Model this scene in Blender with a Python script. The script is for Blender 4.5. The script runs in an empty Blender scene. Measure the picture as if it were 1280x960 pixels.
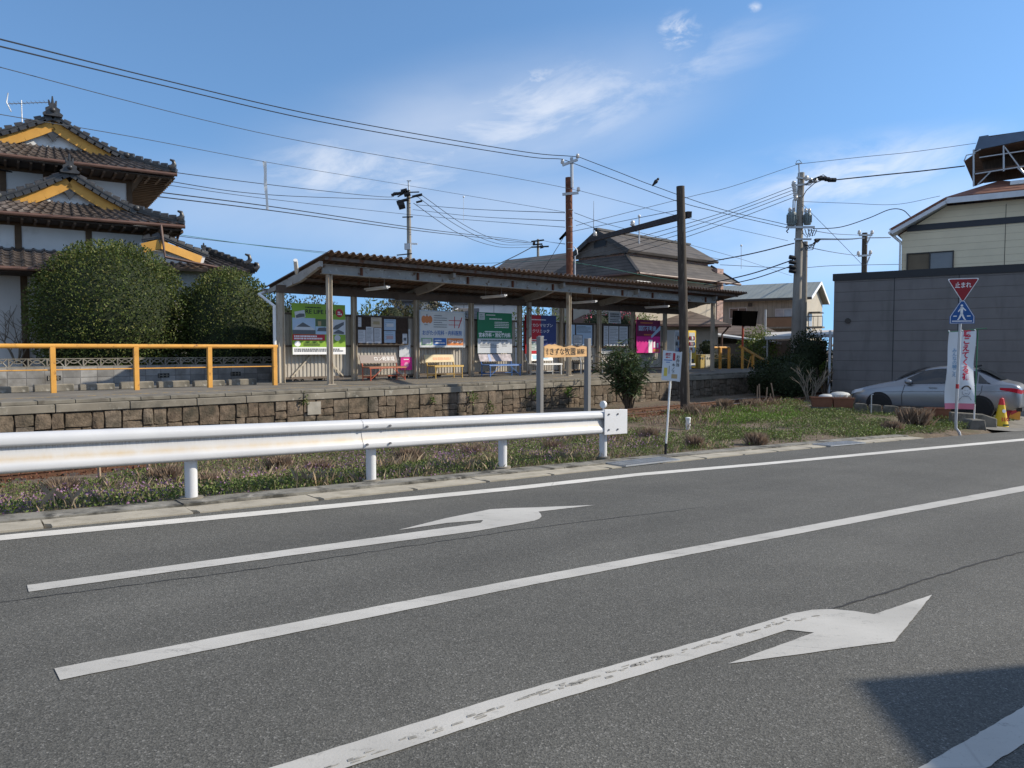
import bpy, bmesh, math, random
import numpy as np
from math import sin, cos, pi, radians as R, atan2, sqrt, hypot
from mathutils import Vector, Matrix
random.seed(7); RNG = np.random.default_rng(7)
SC = bpy.context.scene; COL = SC.collection
# ------------------------------------------------------------------ camera model (metres, X right, Y away, Z up)
F = 925.0; PITCH = math.atan(44 / F); CZ = 1.41
CP, SP = cos(PITCH), sin(PITCH)
def ray(px, py):
    u = (px - 640) / F; v = (480 - py) / F
    return Vector((u, CP + v * SP, -SP + v * CP))
def at(px, py, Y):
    r = ray(px, py); return Vector((0, 0, CZ)) + r * (Y / r.y)
def onz(px, py, z):
    r = ray(px, py); return Vector((0, 0, CZ)) + r * ((z - CZ) / r.z)
GE = Vector((.7507, .6607, 0)); GN = Vector((-.6607, .7507, 0))
def road_z(x, y):
    return -.032 * max(-14., min(34., .7507 * x + .6607 * y))
def onroad(px, py, dz=0.0):
    r = ray(px, py)
    k = (dz - CZ) / (r.z + .032 * (.7507 * r.x + .6607 * r.y))
    return Vector((0, 0, CZ)) + r * k
class Frame:
    def __init__(s, ang): s.a = ang; s.c, s.s = cos(ang), sin(ang)
    def w(s, p): return Vector((p[0] * s.c - p[1] * s.s, p[0] * s.s + p[1] * s.c, p[2] if len(p) > 2 else 0))
    def inv(s, p): return Vector((p[0] * s.c + p[1] * s.s, -p[0] * s.s + p[1] * s.c, p[2] if len(p) > 2 else 0))
    def px(s, px, py, n):                      # pixel ray met with the upright plane n = const: (s, z)
        r = ray(px, py); k = n / (-r.x * s.s + r.y * s.c); p = Vector((0, 0, CZ)) + r * k
        return p.x * s.c + p.y * s.s, p.z
WF = Frame(0.0)
SF = Frame(atan2(.679, .734))                   # the railway's own axes: s along the track, n away from the road
GF = Frame(atan2(.6607, .7507))
PZ = .45                                        # platform level
# ------------------------------------------------------------------ mesh builder
class MB:
    def __init__(s): s.v = []; s.f = []; s.m = []
    def add(s, vs, fs, m=0):
        o = len(s.v); s.v += [tuple(v) for v in vs]
        for f in fs: s.f.append(tuple(i + o for i in f)); s.m.append(m)
        return s
    def box(s, a, b, m=0, M=None):
        x0, y0, z0 = a; x1, y1, z1 = b
        vs = [(x0,y0,z0),(x1,y0,z0),(x1,y1,z0),(x0,y1,z0),(x0,y0,z1),(x1,y0,z1),(x1,y1,z1),(x0,y1,z1)]
        if M is not None: vs = [M @ Vector(v) for v in vs]
        return s.add(vs, [(3,2,1,0),(4,5,6,7),(0,1,5,4),(1,2,6,5),(2,3,7,6),(3,0,4,7)], m)
    def cbox(s, c, size, m=0, rz=0, rx=0, ry=0):
        M = Matrix.Translation(c) @ Matrix.Rotation(rz, 4, 'Z') @ Matrix.Rotation(ry, 4, 'Y') @ Matrix.Rotation(rx, 4, 'X')
        h = [q / 2 for q in size]
        return s.box([-q for q in h], h, m, M)
    def bar(s, p, q, w, h, m=0, up=(0, 0, 1)):
        p, q = Vector(p), Vector(q); d = q - p; L = d.length
        if L < 1e-6: return s
        x = d / L; u = Vector(up); y = u.cross(x)
        if y.length < 1e-4: y = Vector((0, 1, 0)).cross(x)
        y.normalize(); z = x.cross(y)
        M = Matrix((x, y, z)).transposed().to_4x4(); M.translation = p
        return s.box((0, -w / 2, -h / 2), (L, w / 2, h / 2), m, M)
    def tube(s, pts, r, n=8, m=0, cap=True):
        pts = [Vector(p) for p in pts]; k = len(pts)
        rs = r if isinstance(r, (list, tuple)) else [r] * k
        o = len(s.v); ref = None
        for i, p in enumerate(pts):
            t = (pts[min(i + 1, k - 1)] - pts[max(i - 1, 0)])
            t = t.normalized() if t.length > 1e-9 else Vector((0, 0, 1))
            if ref is None: ref = Vector((0, 0, 1)) if abs(t.z) < .9 else Vector((1, 0, 0))
            a = (ref - t * ref.dot(t)).normalized(); ref = a; b = t.cross(a)
            for j in range(n):
                an = 2 * pi * j / n; s.v.append(tuple(p + (a * cos(an) + b * sin(an)) * rs[i]))
        for i in range(k - 1):
            for j in range(n):
                j2 = (j + 1) % n
                s.f.append((o+i*n+j, o+i*n+j2, o+(i+1)*n+j2, o+(i+1)*n+j)); s.m.append(m)
        if cap:
            s.f.append(tuple(o + j for j in range(n - 1, -1, -1))); s.m.append(m)
            s.f.append(tuple(o + (k - 1) * n + j for j in range(n))); s.m.append(m)
        return s
    def lathe(s, prof, c=(0, 0, 0), n=20, m=0, M=None):
        c = Vector(c); vs = []; fs = []
        for (r, z) in prof:
            for j in range(n):
                a = 2 * pi * j / n; v = Vector((r * cos(a), r * sin(a), z))
                vs.append((M @ v if M is not None else v) + c)
        k = len(prof)
        for i in range(k - 1):
            for j in range(n):
                j2 = (j + 1) % n; fs.append((i*n+j, i*n+j2, (i+1)*n+j2, (i+1)*n+j))
        if prof[0][0] > 1e-4: fs.append(tuple(range(n - 1, -1, -1)))
        if prof[-1][0] > 1e-4: fs.append(tuple((k - 1) * n + j for j in range(n)))
        return s.add(vs, fs, m)
    def prism(s, poly, y0, y1, m=0, M=None):    # polygon in x,z pushed along y from y0 to y1
        k = len(poly)
        vs = [Vector((x, y0, z)) for x, z in poly] + [Vector((x, y1, z)) for x, z in poly]
        if M is not None: vs = [M @ v for v in vs]
        fs = [tuple(range(k)), tuple(range(2 * k - 1, k - 1, -1))]
        fs += [(i, k + i, k + (i + 1) % k, (i + 1) % k) for i in range(k)]
        return s.add(vs, fs, m)
    def sheet(s, pts, th, m=0):                 # closed polygon of 3-D points given thickness th downwards along its normal
        pts = [Vector(p) for p in pts]; k = len(pts)
        nrm = (pts[1] - pts[0]).cross(pts[2] - pts[0]).normalized()
        low = [p - nrm * th for p in pts]
        fs = [tuple(range(k)), tuple(range(2 * k - 1, k - 1, -1))]
        fs += [(i, k + i, k + (i + 1) % k, (i + 1) % k) for i in range(k)]
        return s.add(pts + low, fs, m)
    def grid(s, P, m=0):                        # P[i][j] points
        a, b = len(P), len(P[0]); vs = [p for row in P for p in row]
        fs = [(i*b+j, i*b+j+1, (i+1)*b+j+1, (i+1)*b+j) for i in range(a - 1) for j in range(b - 1)]
        return s.add(vs, fs, m)
    def sphere(s, c, r, m=0, n=12, k=8):
        r = r if isinstance(r, (tuple, list)) else (r, r, r)
        M = Matrix.Diagonal((*r, 1))
        return s.lathe([(sin(pi * i / k), -cos(pi * i / k)) for i in range(k + 1)], c, n, m, M)
def link(o): COL.objects.link(o); return o
def arr_mesh(name, V, FI, per):                 # V (n,3) float, FI flat ints, per verts a face
    me = bpy.data.meshes.new(name); nf = len(FI) // per
    me.vertices.add(len(V)); me.vertices.foreach_set('co', np.asarray(V, dtype=np.float32).ravel())
    me.loops.add(len(FI)); me.loops.foreach_set('vertex_index', np.asarray(FI, dtype=np.int32))
    me.polygons.add(nf); me.polygons.foreach_set('loop_start', np.arange(0, nf * per, per, dtype=np.int32))
    me.polygons.foreach_set('loop_total', np.full(nf, per, dtype=np.int32))
    me.update(calc_edges=True); return me
def mats_of(o, ms):
    for m in (ms if isinstance(ms, (list, tuple)) else [ms]): o.data.materials.append(m)
class Thing:
    def __init__(s, name, label, cat, org, fr=WF, group=None, kind=None):
        s.fr = fr; s.org = Vector(org); o = bpy.data.objects.new(name, None); link(o); s.o = o
        o.empty_display_size = .2; o.location = fr.w(s.org); o.rotation_euler = (0, 0, fr.a)
        tag(o, label, cat, group, kind)
    def part(s, name, mb, ms, parent=None, smooth=35, label=None):
        o = mesh_of(name, mb, s.org, smooth); mats_of(o, ms); o.parent = parent or s.o
        if label: o['label'] = label
        return o
    def adopt(s, o, parent=None):
        o.parent = parent or s.o; return o
def tag(o, label=None, cat=None, group=None, kind=None):
    if label: o['label'] = label
    if cat: o['category'] = cat
    if group: o['group'] = group
    if kind: o['kind'] = kind
    return o
def mesh_of(name, mb, org=(0, 0, 0), smooth=35):
    me = bpy.data.meshes.new(name); g = Vector(org)
    me.from_pydata([(v[0] - g.x, v[1] - g.y, v[2] - g.z) for v in mb.v], [], mb.f)
    if any(mb.m): me.polygons.foreach_set('material_index', mb.m)
    if smooth:
        me.polygons.foreach_set('use_smooth', [True] * len(me.polygons))
        me.set_sharp_from_angle(angle=R(smooth))
    me.update(); return link(bpy.data.objects.new(name, me))
def solo(name, mb, ms, label, cat, org=(0, 0, 0), fr=WF, group=None, kind=None, smooth=35):
    o = mesh_of(name, mb, org, smooth); mats_of(o, ms); o.location = fr.w(org); o.rotation_euler = (0, 0, fr.a)
    return tag(o, label, cat, group, kind)
def setting(name, mb, ms, smooth=35):
    o = mesh_of(name, mb, (0, 0, 0), smooth); mats_of(o, ms); o['kind'] = 'structure'; return o
def bevel(o, w=.006, seg=1):
    b = o.modifiers.new('bevel', 'BEVEL'); b.width = w; b.segments = seg; b.limit_method = 'ANGLE'; b.angle_limit = R(40); return o
def text(body, size, m, parent, loc, rot=(pi / 2, 0, 0), name='lettering', bold=0.0, width=None, align='CENTER', lead=1.0):
    """letters as a real mesh, thin, standing just proud of the sheet that carries them"""
    c = bpy.data.curves.new(name, 'FONT'); c.body = body; c.size = size; c.align_x = align; c.align_y = 'CENTER'
    c.extrude = .0008; c.offset = bold; c.resolution_u = 2; c.space_line = lead
    tmp = link(bpy.data.objects.new('tmp', c)); dg = bpy.context.evaluated_depsgraph_get(); ev = tmp.evaluated_get(dg)
    me = bpy.data.meshes.new_from_object(ev, depsgraph=dg); me.name = name; bpy.data.objects.remove(tmp); me.materials.clear(); me.materials.append(m)
    if width and len(me.vertices):
        xs = [v.co.x for v in me.vertices]; w = max(xs) - min(xs); cx = (max(xs) + min(xs)) / 2
        for v in me.vertices: v.co.x = (v.co.x - cx) * width / w
    for p in me.polygons: p.material_index = 0
    o = link(bpy.data.objects.new(name, me)); o.parent = parent; o.location = loc; o.rotation_euler = rot; return o
def mix3(a, b, t): return tuple(x + (y - x) * t for x, y in zip(a, b))
# ------------------------------------------------------------------ materials
class NT:
    def __init__(s, name):
        s.m = bpy.data.materials.new(name); s.m.use_nodes = True; s.t = s.m.node_tree
        s.b = s.t.nodes['Principled BSDF']
    def n(s, typ, **kw):
        x = s.t.nodes.new('ShaderNode' + typ)
        for k, v in kw.items():
            if k in x.inputs: x.inputs[k].default_value = v
            else: setattr(x, k, v)
        return x
    def l(s, a, b): s.t.links.new(a, b)
    def co(s, kind='Object', scale=None):
        o = s.n('TexCoord').outputs[kind]
        if scale is not None:
            mp = s.n('Mapping'); mp.inputs['Scale'].default_value = scale; s.l(o, mp.inputs['Vector']); o = mp.outputs[0]
        return o
    def noise(s, vec, scale, detail=4, rough=.55):
        x = s.n('TexNoise'); x.inputs['Scale'].default_value = scale; x.inputs['Detail'].default_value = detail
        x.inputs['Roughness'].default_value = rough; s.l(vec, x.inputs['Vector']); return x.outputs['Fac']
    def ramp(s, fac, stops, interp='LINEAR'):
        x = s.n('ValToRGB'); e = x.color_ramp.elements; x.color_ramp.interpolation = interp
        while len(e) < len(stops): e.new(.5)
        for i, (p, c) in enumerate(stops):
            e[i].position = p; e[i].color = (*c, 1) if isinstance(c, (tuple, list)) else (c, c, c, 1)
        s.l(fac, x.inputs['Fac']); return x.outputs['Color']
    def mix(s, fac, a, b, typ='MIX'):
        x = s.n('MixRGB', blend_type=typ)
        for q, k in ((fac, 'Fac'), (a, 'Color1'), (b, 'Color2')):
            if isinstance(q, (int, float)): x.inputs[k].default_value = q if k == 'Fac' else (q, q, q, 1)
            elif isinstance(q, (tuple, list)): x.inputs[k].default_value = (*q[:3], 1)
            else: s.l(q, x.inputs[k])
        return x.outputs['Color']
    def math(s, op, a, b=None):
        x = s.n('Math', operation=op)
        for i, q in enumerate((a, b)):
            if q is None: continue
            if isinstance(q, (int, float)): x.inputs[i].default_value = q
            else: s.l(q, x.inputs[i])
        return x.outputs[0]
    def bump(s, h, strength=.3, dist=.01):
        x = s.n('Bump'); x.inputs['Strength'].default_value = strength; x.inputs['Distance'].default_value = dist
        s.l(h, x.inputs['Height']); s.l(x.outputs[0], s.b.inputs['Normal']); return x
    def fin(s, col=None, rough=None, metal=None, spec=None):
        for k, q in (('Base Color', col), ('Roughness', rough), ('Metallic', metal), ('Specular IOR Level', spec)):
            if q is None: continue
            if isinstance(q, (int, float)): s.b.inputs[k].default_value = q
            elif isinstance(q, (tuple, list)): s.b.inputs[k].default_value = (*q[:3], 1)
            else: s.l(q, s.b.inputs[k])
        return s.m
def mat(name, col, rough=.6, metal=0., var=.12, scale=2.5, dirt=None, bump=0., bscale=60., spec=.4, stretch=None, bdist=.004):
    k = NT(name); v = k.co('Object', stretch)
    f = k.noise(v, scale, 5)
    c = k.ramp(f, [(.3, tuple(x * (1 - var) for x in col)), (.7, tuple(min(1, x * (1 + var)) for x in col))])
    for d in ([dirt] if dirt and not isinstance(dirt, list) else (dirt or [])):      # (colour, scale, from, to, stretch)
        vd = k.co('Object', d[4]) if len(d) > 4 else v
        c = k.mix(k.ramp(k.noise(vd, d[1], 6, .6), [(d[2], 0.), (d[3], 1.)]), c, d[0])
    if bump: k.bump(k.noise(v, bscale, 3), bump, bdist)
    return k.fin(c, rough, metal, spec)
def flat(name, col, rough=.5, metal=0., spec=.4): return mat(name, col, rough, metal, .05, 4., spec=spec)
def island_mat(name, cols, rough=.6, trans=0., nscale=0., bump=0., bscale=30., var=.2, spec=.3, dirt=None):
    """each separate little face of the mesh takes its own colour from the list"""
    k = NT(name); g = k.n('NewGeometry'); r = g.outputs['Random Per Island']
    n = len(cols); c = k.ramp(r, [(i / max(1, n - 1), cols[i]) for i in range(n)])
    if nscale:
        f = k.noise(k.co(), nscale, 5, .6); c = k.mix(1., c, k.ramp(f, [(.25, 1 - var), (.75, 1 + var)]), 'MULTIPLY')
    if dirt: c = k.mix(k.ramp(k.noise(k.co(), dirt[1], 6, .6), [(dirt[2], 0.), (dirt[3], 1.)]), c, dirt[0])
    if bump: k.bump(k.noise(k.co(), bscale, 5), bump, .02)
    m = k.fin(c, rough, None, spec)
    if trans:
        t = k.n('BsdfTranslucent'); k.l(c, t.inputs['Color']); mx = k.n('MixShader'); mx.inputs[0].default_value = trans
        out = k.t.nodes['Material Output']; k.l(k.b.outputs[0], mx.inputs[1]); k.l(t.outputs[0], mx.inputs[2]); k.l(mx.outputs[0], out.inputs[0])
    return m
RUST = (.12, .05, .025); GRIME = (.05, .045, .04)
def m_asphalt(name='asphalt', base=.098):
    k = NT(name); v = k.co(); vo = k.n('TexVoronoi'); vo.inputs['Scale'].default_value = 155; k.l(v, vo.inputs['Vector'])
    sp = k.n('SeparateColor'); k.l(vo.outputs['Color'], sp.inputs[0])
    c = k.ramp(sp.outputs[0], [(0., (base*.58, base*.57, base*.52)), (.55, (base, base*.98, base*.87)), (.93, (base*1.32, base*1.29, base*1.18)), (1., (base*2.2, base*2.15, base*2.0))])
    big = k.noise(v, .55, 5, .6); c = k.mix(1., c, k.ramp(big, [(.3, .86), (.7, 1.12)]), 'MULTIPLY')
    mp = k.n('Mapping'); mp.inputs['Rotation'].default_value = (0, 0, -.722); k.l(v, mp.inputs['Vector']); m2 = k.n('Mapping'); m2.inputs['Scale'].default_value = (.06, 1.5, 1); k.l(mp.outputs[0], m2.inputs['Vector']); st = k.noise(m2.outputs[0], .7, 4); c = k.mix(1., c, k.ramp(st, [(.35, .88), (.65, 1.1)]), 'MULTIPLY')
    oil = k.ramp(k.noise(k.co('Object', (1.2, 1.2, 1)), .9, 6, .7), [(.62, 0.), (.74, .35)]); c = k.mix(oil, c, (.05, .049, .047))
    dust = k.ramp(k.noise(k.co('Object', (.5, 1.5, 1)), 1.6, 6, .65), [(.55, 0.), (.75, .3)]); c = k.mix(dust, c, (.15, .145, .13))
    fine = k.noise(v, 260, 2); c = k.mix(1., c, k.ramp(fine, [(.3, .8), (.7, 1.2)]), 'MULTIPLY')
    k.bump(k.math('ADD', vo.outputs['Distance'], k.noise(v, 75, 3)), .4, .004)
    return k.fin(c, .82, None, .3)
def m_roadpaint(name, col=.62):
    k = NT(name); v = k.co(); c = k.ramp(k.noise(v, 1.3, 5), [(.3, (col*.91, col*.885, col*.82)), (.7, (col*1.07, col*1.04, col*.97))])
    w = k.ramp(k.noise(v, 70, 3, .7), [(.62, 0.), (.74, 1.)]); c = k.mix(k.math('MULTIPLY', w, .6), c, (.2, .195, .185))
    vo = k.n('TexVoronoi', feature='DISTANCE_TO_EDGE'); vo.inputs['Scale'].default_value = 1.4; k.l(k.mix(.25, k.co('Object', (1., 2.2, 1)), k.n('TexNoise', Scale=3.).outputs['Color']), vo.inputs['Vector'])
    cr = k.math('MULTIPLY', k.ramp(vo.outputs['Distance'], [(.0, 1.), (.01, 0.)]), k.ramp(k.noise(v, .9, 3), [(.5, 0.), (.62, 1.)])); c = k.mix(k.math('MULTIPLY', cr, .5), c, (.22, .21, .2))
    worn = k.math('MULTIPLY', k.ramp(k.noise(k.co('Object', (2.2, 5., 1)), 2.4, 7, .72), [(.56, 0.), (.7, .7)]), k.ramp(k.noise(v, 120, 2, .6), [(.4, 0.), (.55, 1.)])); c = k.mix(worn, c, (.13, .128, .12))
    gr_ = k.ramp(k.noise(k.co('Object', (.8, 2., 1)), 1.1, 5, .6), [(.3, .84), (.7, 1.05)]); c = k.mix(1., c, gr_, 'MULTIPLY')
    k.bump(k.noise(v, 90, 3), .25, .004); return k.fin(c, .7, None, .3)
def m_stripes(name, col, dark, pitch, axis='z', rough=.6, width=.04, var=.08, dirt=None, metal=0.):
    """boards or siding with a thin groove every pitch metres along one axis"""
    k = NT(name); v = k.co(); sx = k.n('SeparateXYZ'); k.l(v, sx.inputs[0]); o = sx.outputs['xyz'.index(axis)]
    fr = k.math('FRACT', k.math('MULTIPLY', o, 1 / pitch))
    g = k.ramp(fr, [(0., 1.), (width * .5, 1.), (width, 0.), (1 - width * .2, 0.)])
    c = k.ramp(k.noise(v, 1.1, 5), [(.3, tuple(x * (1 - var) for x in col)), (.7, tuple(x * (1 + var) for x in col))])
    c = k.mix(g, c, dark)
    if dirt: c = k.mix(k.ramp(k.noise(k.co('Object', (2, 2, .4)), dirt[1], 6, .6), [(dirt[2], 0.), (dirt[3], 1.)]), c, dirt[0])
    k.bump(k.math('MULTIPLY', g, -1.), .5, .02); return k.fin(c, rough, metal, .35)
def m_blocks(name, col, mort, bw, bh, ax=('x', 'z'), rough=.85, var=.25, ms=.012, dirt=None):
    k = NT(name); v = k.co(); sx = k.n('SeparateXYZ'); k.l(v, sx.inputs[0]); cb = k.n('CombineXYZ')
    k.l(sx.outputs['xyz'.index(ax[0])], cb.inputs[0]); k.l(sx.outputs['xyz'.index(ax[1])], cb.inputs[1])
    b = k.n('TexBrick', offset=0.); b.inputs['Scale'].default_value = 1.; b.inputs['Brick Width'].default_value = bw; b.inputs['Row Height'].default_value = bh
    b.inputs['Mortar Size'].default_value = ms; b.inputs['Mortar Smooth'].default_value = .3; b.inputs['Bias'].default_value = 0
    b.inputs['Color1'].default_value = (*[x * (1 - var) for x in col], 1); b.inputs['Color2'].default_value = (*[min(1, x * (1 + var)) for x in col], 1); b.inputs['Mortar'].default_value = (*mort, 1)
    k.l(cb.outputs[0], b.inputs['Vector'])
    c = k.mix(1., b.outputs['Color'], k.ramp(k.noise(v, 3, 6, .65), [(.25, .65), (.75, 1.25)]), 'MULTIPLY')
    if dirt: c = k.mix(k.ramp(k.noise(v, dirt[1], 6, .6), [(dirt[2], 0.), (dirt[3], 1.)]), c, dirt[0])
    k.bump(k.math('ADD', k.math('MULTIPLY', b.outputs['Fac'], -1.), k.math('MULTIPLY', k.noise(v, 60, 3), .3)), .5, .012); return k.fin(c, rough, None, .25)
# ------------------------------------------------------------------ shared materials
ASPH = m_asphalt(); PAINT = m_roadpaint('road_paint', .47); PAINT2 = m_roadpaint('road_paint_edge', .62)
CONC = mat('concrete', (.205, .185, .15), .9, var=.25, scale=1.6, bump=.35, bscale=70, dirt=[((.09, .085, .07), 2.2, .52, .72), ((.4, .38, .33), 5, .6, .75)])
CONC_D = mat('concrete_dark', (.16, .15, .13), .9, var=.3, scale=2., bump=.45, bscale=60, dirt=((.06, .058, .045), 3., .45, .7))
GUTTER = mat('gutter_concrete', (.36, .33, .27), .9, var=.15, scale=3., bump=.3, bscale=110, dirt=((.2, .18, .14), 4., .5, .75))
PLATF = mat('platform_paving', (.165, .15, .125), .9, var=.2, scale=1.3, bump=.3, bscale=80, dirt=((.1, .09, .08), 1.2, .5, .75))
STONE = island_mat('wall_stone', [(.12,.09,.064),(.14,.106,.076),(.165,.128,.094),(.115,.086,.06),(.18,.145,.11),(.13,.1,.07),(.15,.125,.1)], .9, 0, 9., .9, 26., .55, dirt=((.05, .045, .032), 2.6, .46, .7))
SOIL = mat('soil', (.13, .095, .065), .95, var=.35, scale=3., bump=.8, bscale=40, bdist=.03, dirt=[((.2, .16, .115), 9., .5, .7), ((.07, .075, .03), 1.5, .5, .7)])
BALLAST = island_mat('ballast_stone', [(.12,.06,.035),(.17,.085,.05),(.1,.055,.035),(.2,.12,.075),(.13,.075,.05)], .95, 0, 0)
BALL_BED = mat('ballast_bed', (.13, .068, .04), .95, var=.3, scale=30, bump=.9, bscale=60, bdist=.03)
RAILM = mat('rail_steel', (.13, .065, .038), .8, .2, var=.3, scale=8, bump=.2)
RAILTOP = mat('rail_head', (.5, .48, .46), .28, 1., var=.1)
WHITE = mat('white_steel_paint', (.58, .59, .61), .42, var=.03, scale=3, bump=.06, bscale=40)
YELLOW = mat('yellow_rail_paint', (.62, .31, .06), .5, var=.12, scale=4, dirt=((.25, .12, .04), 9., .6, .72))
GALV = mat('galvanised_steel', (.42, .43, .44), .45, .55, var=.12, scale=6)
GREYPAINT = mat('grey_flaky_paint', (.32, .305, .28), .7, var=.15, scale=3, dirt=[((.14, .075, .04), 5., .58, .66), ((.5, .5, .48), 7., .6, .7)], bump=.25, bscale=30)
CREAMPAINT = mat('cream_flaky_paint', (.46, .405, .32), .65, var=.12, scale=3, dirt=[((.2, .11, .06), 5., .57, .7, (3, 3, .5))], bump=.2, bscale=30)
RUSTM = mat('rusty_steel', (.13, .048, .026), .85, var=.35, scale=4, bump=.4, bscale=40, dirt=((.24, .1, .05), 6., .55, .7, (3, 3, .6)))
BLACKM = mat('black_steel', (.018, .018, .02), .55, .2, var=.2)
DARKWOOD = mat('dark_weathered_wood', (.06, .048, .038), .9, var=.35, scale=2., bump=.6, bscale=18, stretch=(6, 6, .5), dirt=((.2, .17, .14), 5., .58, .72))
ROOFSHEET = mat('brown_roof_sheet', (.17, .115, .085), .62, .15, var=.18, scale=2, dirt=((.2, .12, .085), 5., .55, .75))
PLASTIC_W = flat('white_plastic', (.75, .75, .73), .4); BLACK = flat('black_print', (.012, .012, .014), .5)
PRINT_W = flat('white_print', (.8, .8, .8), .5); PRINT_R = flat('red_print', (.45, .03, .035), .5)
RED = flat('red_sheet', (.42, .012, .022), .45); NAVY = flat('navy_sheet', (.03, .045, .16), .45); GREEN = flat('green_sheet', (.008, .16, .06), .45)
BLUE = flat('blue_print', (.03, .12, .38), .45); ORANGE = flat('orange_print', (.6, .2, .06), .5); GREYB = flat('pale_grey_sheet', (.5, .52, .54), .5)
LIME = flat('lime_sheet', (.22, .38, .03), .5); MAGENTA = flat('magenta_sheet', (.62, .02, .24), .45); PALEBLUE = flat('pale_blue_print', (.38, .5, .64), .5)
SUN_AZ = Vector((.995, .10, 0)).normalized(); SUN_EL = R(31)
# ------------------------------------------------------------------ world, sun, camera
def world():
    w = bpy.data.worlds.new('World'); SC.world = w; w.use_nodes = True; t = w.node_tree; bg = t.nodes['Background']
    sky = t.nodes.new('ShaderNodeTexSky'); sky.sky_type = 'NISHITA'; sky.sun_disc = False
    sky.sun_elevation = SUN_EL; sky.sun_rotation = atan2(SUN_AZ.x, SUN_AZ.y)
    sky.altitude = 10; sky.air_density = 1.0; sky.dust_density = .0; sky.ozone_density = 4.0
    L = t.links.new
    def nd(x, **kw):
        a = t.nodes.new('ShaderNode' + x)
        for k, v in kw.items():
            if k in a.inputs: a.inputs[k].default_value = v
            else: setattr(a, k, v)
        return a
    def mth(op, a, b=None, c=None):
        x = nd('Math', operation=op)
        for i, q in enumerate((a, b, c)):
            if q is None: continue
            if isinstance(q, (int, float)): x.inputs[i].default_value = q
            else: L(q, x.inputs[i])
        return x.outputs[0]
    tc = nd('TexCoord'); sep = nd('SeparateXYZ'); L(tc.outputs['Generated'], sep.inputs[0])
    cv = nd('CombineXYZ'); L(sep.outputs[0], cv.inputs[0]); L(sep.outputs[1], cv.inputs[1]); L(mth('ADD', mth('MULTIPLY', sep.outputs[2], .8), .2), cv.inputs[2])
    nv = nd('VectorMath', operation='NORMALIZE'); L(cv.outputs[0], nv.inputs[0]); L(nv.outputs[0], sky.inputs['Vector'])
    az = mth('ARCTAN2', sep.outputs[0], sep.outputs[1]); el = mth('ARCSINE', sep.outputs[2])
    def wisp(vx, vy, scale, lo, hi, det=7, rough=.62, dist=.4, off=0.):
        cb = nd('CombineXYZ'); L(vx, cb.inputs[0]); L(vy, cb.inputs[1]); cb.inputs[2].default_value = off
        n = nd('TexNoise'); n.inputs['Scale'].default_value = scale; n.inputs['Detail'].default_value = det; n.inputs['Roughness'].default_value = rough; n.inputs['Distortion'].default_value = dist
        L(cb.outputs[0], n.inputs['Vector']); r = nd('MapRange', interpolation_type='SMOOTHSTEP'); r.inputs['From Min'].default_value = lo; r.inputs['From Max'].default_value = hi
        L(n.outputs['Fac'], r.inputs['Value']); return r.outputs[0]
    def spot(a0, e0, ra, re, tilt=0., p=1.):           # soft oval patch of sky round an azimuth and elevation (radians)
        da = mth('SUBTRACT', az, a0); de = mth('SUBTRACT', el, e0); c_, s_ = cos(tilt), sin(tilt)
        x = mth('ADD', mth('MULTIPLY', da, c_), mth('MULTIPLY', de, s_)); y = mth('SUBTRACT', mth('MULTIPLY', de, c_), mth('MULTIPLY', da, s_))
        x = mth('DIVIDE', x, ra); y = mth('DIVIDE', y, re); d = mth('SQRT', mth('ADD', mth('MULTIPLY', x, x), mth('MULTIPLY', y, y)))
        r = nd('MapRange', interpolation_type='SMOOTHSTEP'); r.inputs['From Min'].default_value = 1.; r.inputs['From Max'].default_value = .15; L(d, r.inputs['Value']); return r.outputs[0]
    # streaks run up towards the upper right
    sx = mth('ADD', mth('MULTIPLY', az, 2.4), mth('MULTIPLY', el, .9)); sy = mth('SUBTRACT', mth('MULTIPLY', el, 6.5), mth('MULTIPLY', az, 1.3))
    soft = wisp(sx, sy, 2.6, .30, .74, 9, .62, .45, 4.6); veil = wisp(sx, sy, 1.1, .2, .7, 5, .5, .3, 9.)
    puff = wisp(mth('MULTIPLY', az, 1.), mth('MULTIPLY', el, 1.9), 15., .38, .66, 8, .62, .6, 7.)
    acc = None
    for src, px, py, ra, re, tl, g in ((soft, 640, 150, .38, .08, .22, .58), (veil, 600, 165, .42, .12, .2, .36), (soft, 470, 210, .26, .06, .1, .65), (soft, 800, 105, .26, .05, .25, .4), (soft, 1060, 222, .26, .06, .05, .65), (soft, 880, 290, .4, .05, .05, .3),
                             (veil, 1000, 285, .42, .12, .05, .4), (veil, 560, 270, .7, .1, 0., .28), (puff, 848, 38, .038, .03, 0., .7), (puff, 680, 97, .12, .018, .1, .4), (puff, 640, 118, .12, .03, .15, .35), (puff, 1085, 212, .07, .018, 0., .5), (puff, 943, 9, .012, .008, 0., .5)):
        d_ = ray(px, py).normalized(); a0, e0 = atan2(d_.x, d_.y), math.asin(d_.z)
        v = mth('MULTIPLY', mth('MULTIPLY', src, spot(a0, e0, ra, re, tl)), g)
        acc = v if acc is None else mth('MAXIMUM', acc, v)
    back = nd('MapRange', interpolation_type='SMOOTHSTEP'); back.inputs['From Min'].default_value = .05; back.inputs['From Max'].default_value = -.5; L(sep.outputs[1], back.inputs['Value'])      # unseen cloud veil added overhead and behind the viewer as neutral fill light
    hi = nd('MapRange', interpolation_type='SMOOTHSTEP'); hi.inputs['From Min'].default_value = .62; hi.inputs['From Max'].default_value = .85; L(sep.outputs[2], hi.inputs['Value'])
    acc = mth('MAXIMUM', acc, mth('MULTIPLY', mth('MAXIMUM', back.outputs[0], hi.outputs[0]), mth('ADD', mth('MULTIPLY', soft, .3), .16)))
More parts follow.
